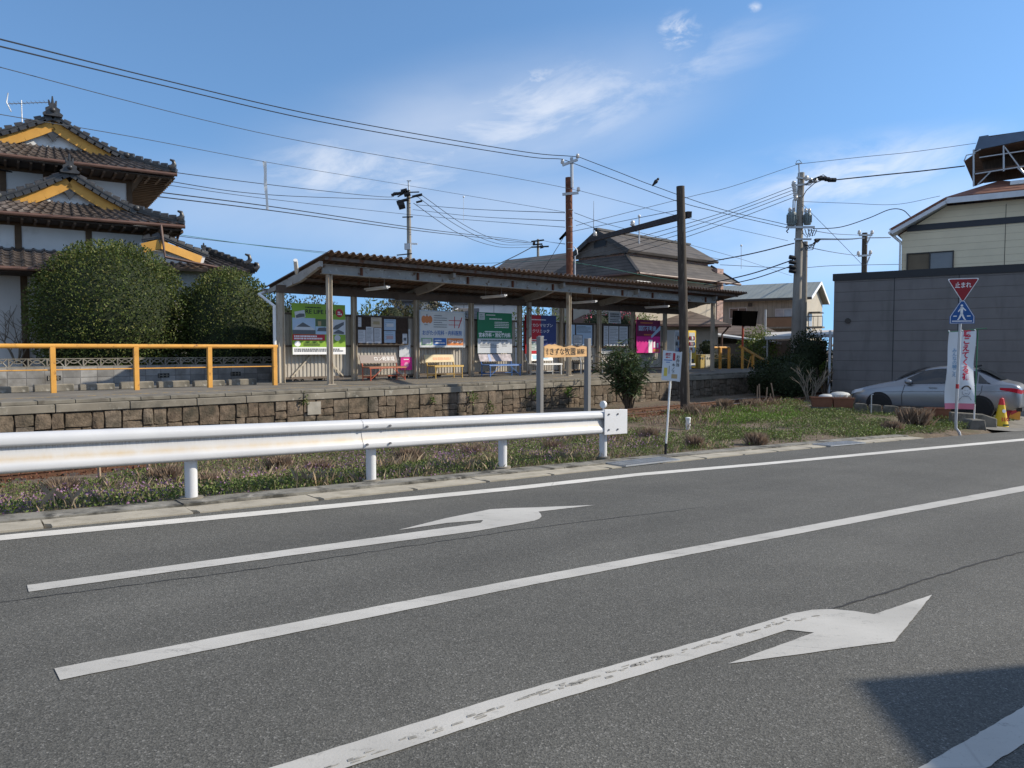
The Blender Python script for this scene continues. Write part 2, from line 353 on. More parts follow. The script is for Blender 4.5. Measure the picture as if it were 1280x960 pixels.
    mx = nd('MixRGB'); tint = nd('MixRGB', blend_type='MULTIPLY'); tint.inputs[0].default_value = 1.; L(sky.outputs[0], tint.inputs[1]); tint.inputs[2].default_value = (.93, 1.045, 1.06, 1); L(acc, mx.inputs[0]); L(tint.outputs[0], mx.inputs[1]); mx.inputs[2].default_value = (5.6, 5.65, 5.8, 1)
    L(mx.outputs[0], bg.inputs['Color']); bg.inputs['Strength'].default_value = .138
world()
sl = bpy.data.lights.new('sun', 'SUN'); sl.energy = 4.2; sl.angle = R(.53); sl.color = (1., .9, .74)
so = link(bpy.data.objects.new('sun', sl)); so.rotation_euler = Vector((SUN_AZ.x * cos(SUN_EL), SUN_AZ.y * cos(SUN_EL), sin(SUN_EL))).to_track_quat('Z', 'Y').to_euler()
cam = bpy.data.cameras.new('camera'); co = link(bpy.data.objects.new('camera', cam)); SC.camera = co
cam.sensor_width = 36; cam.lens = 36 * F / 1280; cam.clip_end = 2500; cam.clip_start = .05
co.location = (0, 0, CZ); co.rotation_euler = (pi / 2 - PITCH, 0, 0)
SC.view_settings.view_transform = 'Standard'; SC.view_settings.look = 'None'; SC.view_settings.exposure = 0.46; SC.view_settings.gamma = 1
# ------------------------------------------------------------------ road edge (gutter) line
KP = [onroad(*p) for p in ((0, 667.5), (236, 645.5), (420, 624), (640, 599.5), (800, 581.5), (1000, 561.5), (1195, 544.5), (1280, 538.5))]
d0 = (KP[1] - KP[0]).normalized(); d1 = (KP[-1] - KP[-3]).normalized()
KP = [KP[0] - d0 * 26, KP[0] - d0 * 6] + KP + [KP[-1] + d1 * 10, KP[-1] + d1 * 60]
def rz3(p): return Vector((p.x, p.y, road_z(p.x, p.y)))
def resample(P, step):
    out = [P[0].copy()]
    for a, b in zip(P, P[1:]):
        k = max(1, int((b - a).length / step))
        out += [a.lerp(b, (i + 1) / k) for i in range(k)]
    return out
KP = [rz3(p) for p in resample(KP, 1.5)]
for _ in range(3): KP = [KP[0]] + [rz3((a + b * 2 + c) / 4) for a, b, c in zip(KP, KP[1:], KP[2:])] + [KP[-1]]
def offs(P, d):                                         # offset to the platform side, on the road's plane
    out = []
    for i, p in enumerate(P):
        t = P[min(i + 1, len(P) - 1)] - P[max(i - 1, 0)]; t.z = 0; t.normalize()
        q = p + Vector((-t.y, t.x, 0)) * d; out.append(rz3(q))
    return out
K_S = np.array([SF.inv(p).x for p in KP]); K_N = np.array([SF.inv(p).y for p in KP])
def up(P, dz): return [p + Vector((0, 0, dz)) for p in P]
road = MB().grid([offs(KP, -d) for d in (40, 24, 16, 10, 6, 3, 1, 0)]); setting('road', road, ASPH)
KI0 = next(i for i, p in enumerate(KP) if p.x > -9); KI1 = next(i for i, p in enumerate(KP) if p.x > 10.4)
gp = resample(KP[KI0:KI1], .5); gp = [rz3(p) for p in gp]
gm = MB(); acc = 0; i = 0
while i < len(gp) - 2:                                  # gutter cover slabs about 0.9 m long with a finger hole at the joint
    a, b = gp[i], gp[min(i + 2, len(gp) - 1)]; t = (b - a); L = t.length; t.normalize(); nn = Vector((-t.y, t.x, 0))
    e = .008; dz = Vector((0, 0, .012 + random.uniform(-.004, .004))); a2, b2 = a + t * e, b - t * e
    h = .045                                            # chamfered notch at the near corner
    gm.sheet([a2 + nn * .02 + dz + t * h, b2 + nn * .02 + dz, b2 + nn * .33 + dz, a2 + nn * .33 + dz, a2 + nn * .15 + dz, a2 + nn * .12 + dz + t * h], .08)
    i += 2
setting('gutter_kerb', gm, GUTTER, 0)
gb = MB().grid([up(offs(KP[KI0:KI1], d), z) for d, z in ((-.0, -.06), (.34, -.06))]); setting('gutter_channel_ground', gb, CONC_D)
kb = MB(); kk = resample(KP[KI0:KI1], 1.); i = 0
kk = [rz3(p) for p in kk]
while i < len(kk) - 2:
    a, b = kk[i], kk[min(i + 2, len(kk) - 1)]; t = (b - a).normalized(); nn = Vector((-t.y, t.x, 0)); dz = Vector((0, 0, .03 + random.uniform(-.006, .006)))
    kb.sheet([a + nn * .34 + dz + t * .006, b + nn * .34 + dz - t * .006, b + nn * .62 + dz - t * .006, a + nn * .62 + dz + t * .006], .15); i += 2
setting('kerb', kb, mat('kerb_concrete', (.2, .19, .165), .92, var=.3, scale=3., bump=.5, bscale=60, dirt=[((.05, .048, .04), 4., .48, .62), ((.36, .34, .3), 6., .6, .7)]), 0)
# gratings set into the gutter
def grating(px, py0, px1, py1, name='drain_grating_path'):
    a, b = onroad(px, py0), onroad(px1, py1); t = (b - a); L = t.length; t.normalize(); nn = Vector((-t.y, t.x, 0)); m = MB(); k = int(L / .035)
    for j in range(k + 1):
        p = a + t * (L * j / k) + Vector((0, 0, .022)); m.bar(p, p + nn * .36, .008, .02)
    for w in (0, .12, .24, .36): m.bar(a + nn * w + Vector((0, 0, .022)), b + nn * w + Vector((0, 0, .022)), .01, .02)
    setting(name, m, GALV)
grating(782, 584.5, 850, 576.5); grating(1038, 559, 1082, 555)
# ------------------------------------------------------------------ paint on the road
def paint(name, pix, m, dz=.004):
    P = [onroad(x, y, 0) for x, y in pix]; Q = []
    for a, b in zip(P, P[1:] + P[:1]):                    # slightly ragged edges
        k = max(1, min(60, int((b - a).length / .06))); t = (b - a).normalized(); n_ = Vector((-t.y, t.x, 0))
        Q += [a.lerp(b, i / k) + (n_ * random.uniform(-.0022, .0022) if i else Vector((0, 0, 0))) + Vector((0, 0, dz)) for i in range(k)]
    P = Q
    mb = MB().add(P, [tuple(range(len(P)))]); o = setting(name, mb, m, 0)
    if o.data.polygons[0].normal.z < 0: o.data.flip_normals()
    return o
def far(p0, p1, d): a, b = onroad(*p0), onroad(*p1); q = b + (b - a).normalized() * d; q.z += .004; return (q, None)
def clean(P): return P
def strip(name, top, bot, m):
    T = [rz3(onroad(*p)) if not isinstance(p, Vector) else p for p in top]; B = [rz3(onroad(*p)) if not isinstance(p, Vector) else p for p in bot]
    T, B = resample(T, 1.), resample(B, 1.); k = min(len(T), len(B))
    setting(name, MB().grid([up(B, .004), up(T, .004)] if False else [[Vector(q) + Vector((0, 0, .004)) for q in row] for row in (rag(resamp_n(B, 260)), rag(resamp_n(T, 260)))]), m, 0)
def rag(P): return [p + Vector((random.uniform(-.002, .002), random.uniform(-.003, .003), 0)) for p in P]
def resamp_n(P, n):
    L = [0]
    for a, b in zip(P, P[1:]): L.append(L[-1] + (b - a).length)
    out = []
    for i in range(n):
        d = L[-1] * i / (n - 1); j = 0
        while j < len(P) - 2 and L[j + 1] < d: j += 1
        out.append(P[j].lerp(P[j + 1], (d - L[j]) / max(1e-9, L[j + 1] - L[j])))
    return out
def ext(P, d0=0, d1=0):
    P = [rz3(onroad(*p)) for p in P]
    if d0: P = [rz3(P[0] + (P[0] - P[1]).normalized() * d0)] + P
    if d1: P = P + [rz3(P[-1] + (P[-1] - P[-2]).normalized() * d1)]
    return P
strip('edge_line_marking', ext([(0, 669.6), (420, 630), (640, 608.6), (800, 591.4), (960, 578), (1120, 562.8), (1280, 548.2)], 12, 14), ext([(0, 676.2), (420, 635.3), (640, 613.2), (800, 595), (960, 581), (1120, 565.8), (1280, 551)], 12, 14), PAINT2)
strip('centre_line_marking', ext([(67.5, 836.5), (640, 726), (1090, 642.2), (1280, 607.3)], 0, 14), ext([(75, 851), (640, 736.5), (1130, 642.2), (1280, 614.4)], 0, 14), PAINT)
strip('near_line_marking', ext([(1150, 960), (1280, 884)], 3, 6), ext([(1235, 960), (1280, 930)], 3, 6), PAINT)
paint('far_arrow_marking', [(34, 732), (220, 706.5), (400, 682), (600.8, 654), (604, 650.6), (560, 654), (498, 663), (556, 648.5), (613, 637), (640, 635.5), (669, 634.6), (744.5, 631.7), (673, 640), (676, 643), (677, 646), (674, 649), (668, 651.4), (597, 664), (400, 690), (220, 714.5), (36, 740.5)], PAINT)
paint('near_arrow_marking', [(260, 985), (340, 960), (640, 867.5), (900, 795), (990, 767.5), (1015, 763), (1040, 762), (1068, 764.6), (1092.5, 768.5), (1165, 744), (1118.5, 802.5), (910, 830.5), (1017.5, 791.5), (985, 788), (960, 796), (790, 847.5), (640, 892.5), (435, 960), (370, 983)], PAINT)
fl = MB(); sp_ = resamp_n([onroad(395, 966), onroad(640, 879), onroad(800, 831), onroad(900, 801), onroad(985, 777), onroad(1030, 772)], 260)
for p, p2 in zip(sp_, sp_[1:]):                          # rough worn streak down the middle of the near arrow
    for _ in range(3):
        if random.random() < .13:
            t = (p2 - p).normalized(); n_ = Vector((-t.y, t.x, 0)); c = p + n_ * random.gauss(0, .012) + Vector((0, 0, .006)); a, b = t * random.uniform(.008, .035), n_ * random.uniform(.002, .008); fl.add([c - a - b, c + a * .8 - b * 1.2, c + a + b, c - a * .7 + b], [(0, 1, 2, 3)])
setting('worn_paint_surface', fl, mat('worn_paint', (.3, .29, .265), .9, var=.5, scale=20), 0)
ck = MB(); cpts = [(1035, 764), (1062, 756), (1090, 747), (1120, 738), (1150, 727), (1185, 717), (1215, 707), (1250, 698), (1285, 689)]
P = [onroad(x + random.uniform(-2, 2), y + random.uniform(-1, 1)) + Vector((0, 0, .003)) for x, y in resamp_n([Vector((x, y, 0)) for x, y in cpts], 40) for x, y in ((x, y),)] if False else [onroad(q.x, q.y + random.uniform(-.8, .8)) + Vector((0, 0, .003)) for q in resamp_n([Vector((x, y, 0)) for x, y in cpts], 40)]
ck.grid([P, [p + Vector((0, .012 + random.random() * .012, 0)) for p in P]])
P = [onroad(q.x, q.y + random.uniform(-.6, .6)) + Vector((0, 0, .003)) for q in resamp_n([Vector((0, 753, 0)), Vector((290, 716, 0)), Vector((640, 664, 0)), Vector((880, 634, 0))], 70)]
ck.grid([P, [p + Vector((0, .006 + random.random() * .008, 0)) for p in P]])
setting('road_crack_surface', ck, flat('crack_tar', (.025, .025, .026), .8), 0)
# ------------------------------------------------------------------ ground
def sstep(x, a, b): t = np.clip((x - a) / (b - a), 0, 1); return t * t * (3 - 2 * t)
def gz(s, n):                                            # ground level at railway coordinates (arrays)
    s, n = np.asarray(s, float), np.asarray(n, float); kn = np.interp(s, K_S, K_N) + .45
    x = s * SF.c - n * SF.s; y = s * SF.s + n * SF.c; rz = -.032 * np.clip(.7507 * x + .6607 * y, -14, 34)
    tr = -.45 + .13 * sstep(n, 9.5, 11.4) * (1 - sstep(n, 11.4, 12.2))
    z = np.where(n < kn, rz - .12, rz + (tr - rz) * sstep(n, kn + .1, kn + 3.2))
    z = np.where(n > 16.2, -.45 + (.55 * (1 - sstep(s, 30, 34))) * sstep(n, 16.2, 18.5), z)
    return z + np.where((n > kn) & (n < 15.8), .02 * np.sin(s * 2.3 + n) * np.sin(n * 3.1 - s * .7), 0)
def gzw(x, y): p = SF.inv((x, y, 0)); return float(gz(p.x, p.y))
ss = np.concatenate([np.array([-300, -120, -60, -30, -15]), np.arange(-8, 45, .4), np.array([48, 55, 70, 100, 160, 300, 600])])
ns = np.concatenate([np.array([-60, -20, 0]), np.arange(3, 24, .25), np.array([26, 30, 40, 60, 100, 200, 400, 700])])
G = np.meshgrid(ss, ns, indexing='ij'); Zs = gz(*G)
V = np.stack([G[0] * SF.c - G[1] * SF.s, G[0] * SF.s + G[1] * SF.c, Zs], -1).reshape(-1, 3)
a, b = len(ss), len(ns); I = (np.arange(a - 1)[:, None] * b + np.arange(b - 1)[None, :]).ravel()
me = arr_mesh('ground', V, np.stack([I, I + b, I + b + 1, I + 1], -1).ravel(), 4); me.polygons.foreach_set('use_smooth', [True] * len(me.polygons))
o = link(bpy.data.objects.new('ground', me)); mats_of(o, SOIL); o['kind'] = 'structure'
ls = list(np.arange(22.25, 34, .5)) + [40, 50, 62]
lot = MB()
rowsl = []
for f in np.linspace(0, 1, 26): rowsl.append([SF.w((s, (np.interp(s, K_S, K_N) - .02) * (1 - f) + 10.6 * f, 0)) for s in ls])
for r_ in rowsl:
    for p in r_: q_ = SF.inv(p); p.z = max(float(gz(q_.x, q_.y)), -.9) + .02 if q_.y > np.interp(q_.x, K_S, K_N) + .5 else road_z(p.x, p.y) + .006
lot.grid(rowsl[::-1]); setting('car_park_ground', lot, mat('car_park_paving', (.2, .19, .17), .9, var=.15, scale=1.5, bump=.3, bscale=90, dirt=((.12, .115, .105), 2., .5, .75)))
# track bed: a low ballast bank with loose stones
bed = MB(); prof = [(11.55, -.5), (11.8, -.44), (14.0, -.43), (14.35, -.5)]
bed.grid([[SF.w((s, n, z + random.uniform(-.015, .015))) for n, z in prof] for s in np.arange(-8, 60, .5)]); setting('track_bed_ground', bed, BALL_BED)
m = MB(); V = []; Fi = []
for i in range(5200):
    s = random.uniform(-2, 22); n = random.uniform(11.55, 14.25); r = random.uniform(.02, .045); z = -.43 + random.random() * .02
    A = RNG.normal(size=(4, 3)); A /= np.linalg.norm(A, axis=1)[:, None]; c = np.array(SF.w((s, n, z))); k = len(V)
    V += list(c + A * r); Fi += [k, k+1, k+2, k, k+2, k+3, k, k+3, k+1, k+1, k+3, k+2]
me = arr_mesh('ballast_gravel', np.array(V), Fi, 3); o = link(bpy.data.objects.new('ballast_gravel', me)); mats_of(o, BALLAST)
tag(o, 'rust stained ballast stones lying between the rails', 'gravel', kind='stuff')
for n, lab in ((12.33, 'rusty brown rail of the track running closer to the grass verge'), (13.4, 'rusty brown rail of the track running closer to the stone platform')):
    T = Thing('railway_rail', lab, 'rail', (6, n, -.45), SF, 'rails of the single track')
    pr = [(-.06, -.46), (.06, -.46), (.06, -.445), (.012, -.435), (.012, -.365), (.033, -.355), (.033, -.325), (-.033, -.325), (-.033, -.355), (-.012, -.365), (-.012, -.435), (-.06, -.445)]
    a = MB(); a.grid([[(s, n + x, z) for x, z in pr + pr[:1]] for s in (-20, 6, 30, 80)]); T.part('web', a, RAILM)
    T.part('rail_head', MB().box((-20, n - .03, -.325), (80, n + .03, -.321)), RAILTOP)
for i, s in enumerate(np.arange(-1.5, 13, .66)):
    mb = MB().box((s, 11.75, -.5), (s + .2, 14.05, -.405)); bevel(solo('sleeper', mb, DARKWOOD, 'dark timber sleeper lying across the rusty track', 'sleeper', (s, 12.9, -.5), SF, 'sleepers under the track'), .01)
# ------------------------------------------------------------------ station platform
PL0, PL1 = -6.0, 33.4
T = Thing('station_platform', 'long raised platform with brown stone block face and concrete coping', 'platform', (12, 15.9, -.5), SF)
st = MB(); s = PL0
while s < PL1:                                           # roughly coursed stones: each short run of wall has its own split heights
    w = random.uniform(.22, .58); s2 = min(PL1, s + w); zz = [-.62]
    while zz[-1] < .02: zz.append(zz[-1] + random.choice((.17, .22, .27, .31)) + random.uniform(-.03, .03))
    zz[-1] = .222
    for z0, z1 in zip(zz, zz[1:]):
        sl = [s] + ([s + (s2 - s) * random.uniform(.4, .6)] if w > .45 and random.random() < .6 else []) + [s2]
        for a_, b_ in zip(sl, sl[1:]):
            g = .003; f = 15.9 - random.uniform(0, .03); a, b = a_ + g, b_ - g; c, d = z0 + g, z1 - g; q = .014; j = lambda: random.uniform(-.016, .016)
            out = [(a+q+j(), f, c+q+j()), ((a+b)/2+j(), f-.004, c+q*.6+j()), (b-q+j(), f, c+q+j()), (b-q*.7+j(), f-.004, (c+d)/2), (b-q+j(), f, d-q+j()), ((a+b)/2+j(), f-.004, d-q*.6+j()), (a+q+j(), f, d-q+j()), (a+q*.7+j(), f-.004, (c+d)/2)]
            mid = ((a + b) / 2 + j() * 3, f - random.uniform(.0, .028), (c + d) / 2 + j() * 3); m2 = (a + b) / 2; z2 = (c + d) / 2
            inn = [(a, 15.94, c), (m2, 15.94, c), (b, 15.94, c), (b, 15.94, z2), (b, 15.94, d), (m2, 15.94, d), (a, 15.94, d), (a, 15.94, z2)]
            st.add([mid] + out + inn, [(0, 1+i, 1+(i+1)%8) for i in range(8)] + [(1+i, 9+i, 9+(i+1)%8, 1+(i+1)%8) for i in range(8)])
    s = s2
T.part('stone_face', st, STONE, smooth=0)
T.part('backing', MB().box((PL0, 15.93, -.62), (PL1, 16.3, .215)), mat('stone_joint', (.07, .056, .042), .95, var=.3))
cp_ = MB(); s = PL0
while s < PL1:
    s2 = min(PL1, s + random.uniform(1.0, 1.5)); cp_.box((s + .006, 15.84 + random.uniform(0, .012), .22), (s2 - .006, 16.4, .375 + random.uniform(-.006, .006))); s = s2
bevel(T.part('coping', cp_, CONC, smooth=0), .012)
sl_ = MB(); s = PL0
while s < PL1:
    s2 = min(PL1, s + random.uniform(.55, .62)); sl_.box((s + .004, 15.9, .378), (s2 - .004, 16.32, .45 + random.uniform(-.003, .003))); s = s2
bevel(T.part('edge_slab', sl_, mat('edge_slab_concrete', (.175, .16, .13), .9, var=.3, scale=2.5, bump=.4, bscale=60, dirt=((.08, .07, .055), 3., .5, .7)), smooth=0), .01)
T.part('paving', MB().box((PL0, 16.322, -.6), (PL1, 20.6, .449)), PLATF)
T.part('yellow_line', MB().box((PL0, 16.95, .45), (PL1, 17.02, .453)), mat('worn_yellow_line', (.4, .27, .08), .8, var=.3, scale=9, dirt=((.2, .18, .16), 14., .42, .55)))
T.part('mortar_patch', MB().cbox((8.35, 15.86, .02), (.34, .02, .3)), mat('mortar_patch', (.3, .28, .24), .9, var=.2, scale=5))
# concrete edging slabs at the back of the platform
for i in range(15):
    s0 = -4.4 + i * .86 + random.uniform(0, .04); mb = MB().box((s0, 19.2, .44), (s0 + random.uniform(.74, .79), 19.36, .61 + random.uniform(-.02, .02)))
    bevel(solo('edging_slab', mb, CONC, 'weathered concrete edging slab standing behind the yellow handrail', 'slab', (s0, 19.28, .44), SF, 'edging slabs along the back of the platform'), .02)
# yellow handrail at the platform's back
def handrail(s0, s1, n, posts, label):
    T = Thing('handrail', label, 'handrail', (s0, n, PZ), SF)
    T.part('top_rail', MB().tube([(s0, n, PZ + 1.02), (s1, n, PZ + 1.02)], .05, 10), YELLOW)
    T.part('mid_rail', MB().tube([(s0, n, PZ + .5), (s1, n, PZ + .5)], .014, 6), YELLOW)
    for p in posts: T.part('post', MB().box((p - .05, n - .05, PZ), (p + .05, n + .05, PZ + 1.0)), YELLOW)
    return T
handrail(-6, 8.75, 18.6, [-4.86, -3.17, -1.48, .21, 1.9, 3.6, 5.28, 6.97, 8.67], 'long yellow painted handrail in front of the grey block wall')
# grey block wall with an openwork top course
T = Thing('block_wall', 'grey concrete block wall with openwork top course behind the handrail', 'wall', (2, 21.4, .3), SF)
BLK = m_blocks('wall_block', (.25, .243, .23), (.16, .155, .15), .39, .19, dirt=((.11, .1, .085), 1.6, .52, .75))
T.part('blockwork', MB().box((-8, 21.35, .2), (10.5, 21.45, .95)), BLK)
ow = MB()
for i in range(46):
    s = -8 + i * .4
    ow.box((s, 21.36, .952), (s + .4, 21.44, .975)); ow.box((s, 21.36, 1.15), (s + .4, 21.44, 1.17)); ow.box((s, 21.36, .975), (s + .03, 21.44, 1.15))
    for sg in (0, 1):                                    # two arches leaning on each other
        pts = [(s + .03 + .34 * (t / 8) , 21.4, (.98 + .15 * sin(pi * t / 8)) if sg == 0 else (1.145 - .1 * sin(pi * t / 8))) for t in range(9)]
        for a, b in zip(pts, pts[1:]): ow.bar(a, b, .07, .022)
T.part('openwork_course', ow, CONC, smooth=0)
vb = MB()
for s in (4.0, 6.6, 8.6): 
    vb.box((s, 21.345, .62), (s + .3, 21.349, .74)); 
T.part('vent_block', vb, flat('vent_dark', (.03, .03, .03), .9))
vb = MB()
for s in (4.0, 6.6, 8.6):
    for k in range(3): vb.box((s + .02 + k * .1, 21.33, .63), (s + .045 + k * .1, 21.344, .73))
    vb.box((s + .02, 21.33, .675), (s + .28, 21.343, .69))
T.part('vent_bar', vb, CONC)
# ------------------------------------------------------------------ shelter
SH0, SH1 = 9.55, 30.2
def roof_zz(n): return 3.89 - .18 * (n - 17.3)
SHELT = Thing('platform_shelter', 'long open shelter with brown corrugated sloping roof and pale sheet back wall', 'shelter', (19, 18.9, PZ), SF)
P = []; pitch = .215; Ns = (17.3, 18.3, 19.7, 21.1)
cyc = [(0, 0), (.12, 0), (.38, 1), (.62, 1), (.88, 0)]
sv = []
k = 0
while SH0 + k * pitch < SH1: sv += [(SH0 + (k + f) * pitch, h) for f, h in cyc]; k += 1
top = [[(s, n, roof_zz(n) + .075 * h) for s, h in sv] for n in Ns]; bot = [[(s, n, roof_zz(n) + .075 * h - .008) for s, h in sv] for n in Ns]
mb = MB().grid(top).grid(bot)
for row in (0, -1): mb.grid([top[row], bot[row]])
SHELT.part('roof_sheet', mb, ROOFSHEET, smooth=0)
SHELT.part('roof_patch', MB().cbox((22.9, 17.6, roof_zz(17.6) + .09), (.85, .5, .02), rx=-.178), PLASTIC_W)
pl = MB()
for n in (17.62, 18.35, 19.05, 19.75, 20.4, 20.95): pl.box((SH0 + .1, n - .03, roof_zz(n) - .1), (SH1 - .1, n + .03, roof_zz(n) - .012))
SHELT.part('purlin', pl, mat('purlin_paint', (.16, .13, .11), .8, var=.2, scale=4, dirt=(RUST, 6., .5, .65)))
COLS_B = [9.4, 11.75, 14.05, 16.35, 18.65, 20.9, 23.1, 25.3, 27.6]; COLS_F = [9.96, 19.4, 28.7]
for s in (9.6, 14.05, 18.9, 23.1, 28.6):                 # tapered rafters from front to rear
    mb = MB(); mb.prism([(17.75, roof_zz(17.75) - .1), (20.9, roof_zz(20.9) - .1), (20.9, roof_zz(20.9) - .2), (19.7, roof_zz(19.7) - .32), (18.9, roof_zz(18.9) - .36), (17.75, roof_zz(17.75) - .24)], -.05, .05)
    mb.v = [(s + y, x, z) for x, y, z in mb.v]; SHELT.part('rafter', mb, GREYPAINT, smooth=0)
fb = MB(); zt = roof_zz(18.0) - .1
fb.box((9.75, 17.97, zt - .24), (28.9, 18.03, zt - .02)); fb.box((9.75, 17.9, zt - .02), (28.9, 18.1, zt)); fb.box((9.75, 17.9, zt - .26), (28.9, 18.1, zt - .24))
SHELT.part('front_beam', fb, GREYPAINT, smooth=0)
sp_ = MB()
for s in np.arange(10.9, 28.9, 1.9): sp_.box((s, 17.9, zt - .238), (s + .05, 17.97, zt - .022))
SHELT.part('beam_stiffener', sp_, RUSTM, smooth=0)
SHELT.part('rear_beam', MB().box((9.3, 19.69, 2.98), (29.3, 19.81, 3.2)), mat('rear_beam_paint', (.1, .075, .06), .8, var=.25, scale=4), smooth=0)
for s in COLS_F:
    mb = MB(); mb.box((s - .06, 17.93, PZ), (s - .045, 18.07, zt - .26)); mb.box((s + .045, 17.93, PZ), (s + .06, 18.07, zt - .26)); mb.box((s - .045, 17.99, PZ), (s + .045, 18.01, zt - .26)); mb.box((s - .12, 17.88, PZ), (s + .12, 18.12, PZ + .012))
    SHELT.part('front_column', mb, CREAMPAINT, smooth=0)
for i, s in enumerate(COLS_B):
    mb = MB(); w = .07 if i else .09; mb.box((s - w, 19.68, PZ), (s - w + .015, 19.82, 2.98)); mb.box((s + w - .015, 19.68, PZ), (s + w, 19.82, 2.98)); mb.box((s - w + .015, 19.74, PZ), (s + w - .015, 19.76, 2.98))
    SHELT.part('rear_column', mb, CREAMPAINT, smooth=0)
SHELT.part('doubled_column', MB().box((18.8, 19.4, PZ), (18.92, 19.55, 3.1)), GREYPAINT)
SHELT.part('downpipe', MB().tube([(9.15, 19.6, PZ), (9.15, 19.6, 2.6), (9.3, 20.9, 3.0), (9.6, 21.15, 3.08)], .045, 10).tube([(29.25, 19.5, PZ), (29.25, 19.5, PZ + .9)], .05, 10), PLASTIC_W)
SHELT.part('gutter', MB().box((SH0, 21.1, roof_zz(21.1) - .11), (SH1, 21.22, roof_zz(21.1) - .015)), GREYPAINT)
WALLM = mat('pale_wall_sheet', (.42, .385, .33), .7, .0, var=.1, scale=2, dirt=[((.22, .16, .11), 3.5, .58, .8, (2, 2, .5))])
wv = []; s = 9.5
while s < 29.1: wv += [(s, 0), (s + .03, 0), (s + .045, 1), (s + .105, 1)]; s += .12
for (a, b, ztop, zb) in ((9.5, 18.6, 2.43, .56), (18.95, 27.7, 2.40, .56)):
    g = [(x, h) for x, h in wv if a <= x <= b]
    SHELT.part('back_wall_sheet', MB().grid([[(x, 19.9 - .022 * h, z) for x, h in g] for z in (zb, ztop)]).grid([[(x, 19.905 - .022 * h, z) for x, h in g] for z in (zb, ztop)]), WALLM, smooth=0)
gr = MB()
for z in (.57, 1.49, 2.42): gr.box((9.45, 19.86, z - .03), (27.7, 19.875, z + .03)); gr.box((9.45, 19.92, z - .03), (27.7, 19.97, z + .03))
SHELT.part('girt', gr, mat('girt_wood', (.14, .11, .085), .85, var=.2))
br = MB()
for s, a in ((9.75, 1), (11.4, -1)): br.bar((s, 19.83, .6), (s + a * .75, 19.83, 1.35), .02, .04)
SHELT.part('brace', br, CREAMPAINT)
SHELT.part('flood_lamp', MB().tube([(9.3, 18.55, 3.42), (9.2, 18.35, 3.5), (9.05, 18.1, 3.72)], [.03, .06, .055], 10), PLASTIC_W)
# fluorescent battens under the roof
for px, py, lab in ((471, 361, 'tube lamp under the shelter roof above the notice board'), (617, 371, 'tube lamp under the shelter roof above the green clinic board'), (730, 378, 'tube lamp under the shelter roof above the wooden name board'), (821, 384, 'tube lamp under the shelter roof beyond the leafy shrub')):
    n = 18.6; s, z = SF.px(px, py, n); z = max(z, 2.9)
    T = Thing('tube_lamp', 'white fluorescent ' + lab, 'lamp', (s, n, z), SF, 'tube lamps under the shelter roof')
    T.part('housing', MB().box((s - .06, n - .6, z), (s + .06, n + .6, z + .05)), PLASTIC_W); T.part('tube', MB().tube([(s, n - .58, z - .02), (s, n + .58, z - .02)], .016, 8), PRINT_W)
    T.part('hanger', MB().tube([(s, n - .4, z + .05), (s, n - .4, roof_zz(n - .4) - .01)], .008, 5).tube([(s, n + .4, z + .05), (s, n + .4, roof_zz(n + .4) - .01)], .008, 5), GREYPAINT)
# ------------------------------------------------------------------ boards on the back wall
def marks(mb, x0, x1, z, h, y, n=None, gap=.5):           # an unreadable line of print: short dark dashes
    x = x0
    while x < x1:
        w = h * random.uniform(.6, 1.1); mb.box((x, y - .0012, z - h / 2), (min(x1, x + w), y, z + h / 2)); x += w * (1 + gap * random.uniform(.4, 1))
    return mb
class Board:
    def __init__(s, name, label, cat, box, m, n=19.6, th=.03, group=None, frame=None):
        l, t, r, b = box; s0, za = SF.px(l, t, n); s1, zb = SF.px(r, b, n); zc = SF.px((l + r) / 2, (t + b) / 2, n)[1]
        zt = SF.px((l + r) / 2, t, n)[1]; zb = SF.px((l + r) / 2, b, n)[1]
        s.w, s.h, s.n, s.th = s1 - s0, zt - zb, n, th
        s.T = Thing(name, label, cat, ((s0 + s1) / 2, n, zb), SF, group); s.T.org = Vector((0, 0, 0)); s.y = -.004
        s.T.part('panel', MB().box((-s.w / 2, 0, 0), (s.w / 2, th, s.h)), m, smooth=0)
        if frame:
            f = MB(); q = .035
            for a in ((-s.w/2-q, -s.w/2, -q, s.h+q), (s.w/2, s.w/2+q, -q, s.h+q), (-s.w/2, s.w/2, -q, 0), (-s.w/2, s.w/2, s.h, s.h+q)): f.box((a[0], -.02, a[2]), (a[1], th, a[3]))
            s.T.part('frame', f, frame, smooth=0)
    def X(s, u): return (u - .5) * s.w
    def Z(s, v): return (1 - v) * s.h                      # v measured down from the top
    def rect(s, name, u0, v0, u1, v1, m, lift=.004):
        return s.T.part(name, MB().box((s.X(u0), -lift, s.Z(v1)), (s.X(u1), -.0005, s.Z(v0))), m, smooth=0)
    def poly(s, name, pts, m, lift=.005):
        return s.T.part(name, MB().prism([(s.X(u), s.Z(v)) for u, v in pts], -lift, -.0005), m, smooth=0)
    def text(s, body, u, v, hgt, m, bold=.0, lift=.006, width=None):
        return text(body, hgt * 1.12, m, s.T.o, (s.X(u), -lift, s.Z(v)), bold=bold * hgt, width=width * s.w if width else None)
    def lines(s, u0, v0, u1, v1, n, h, m, name='fine_print', lift=.006):
        mb = MB()
        for i in range(n): marks(mb, s.X(u0), s.X(u1 if i % 3 else u0 + (u1 - u0) * random.uniform(.6, 1)), s.Z(v0 + (v1 - v0) * (i + .5) / n), h, -lift + .001)
        s.T.part(name, mb, m, smooth=0)
GROUPB = 'boards along the shelter wall'
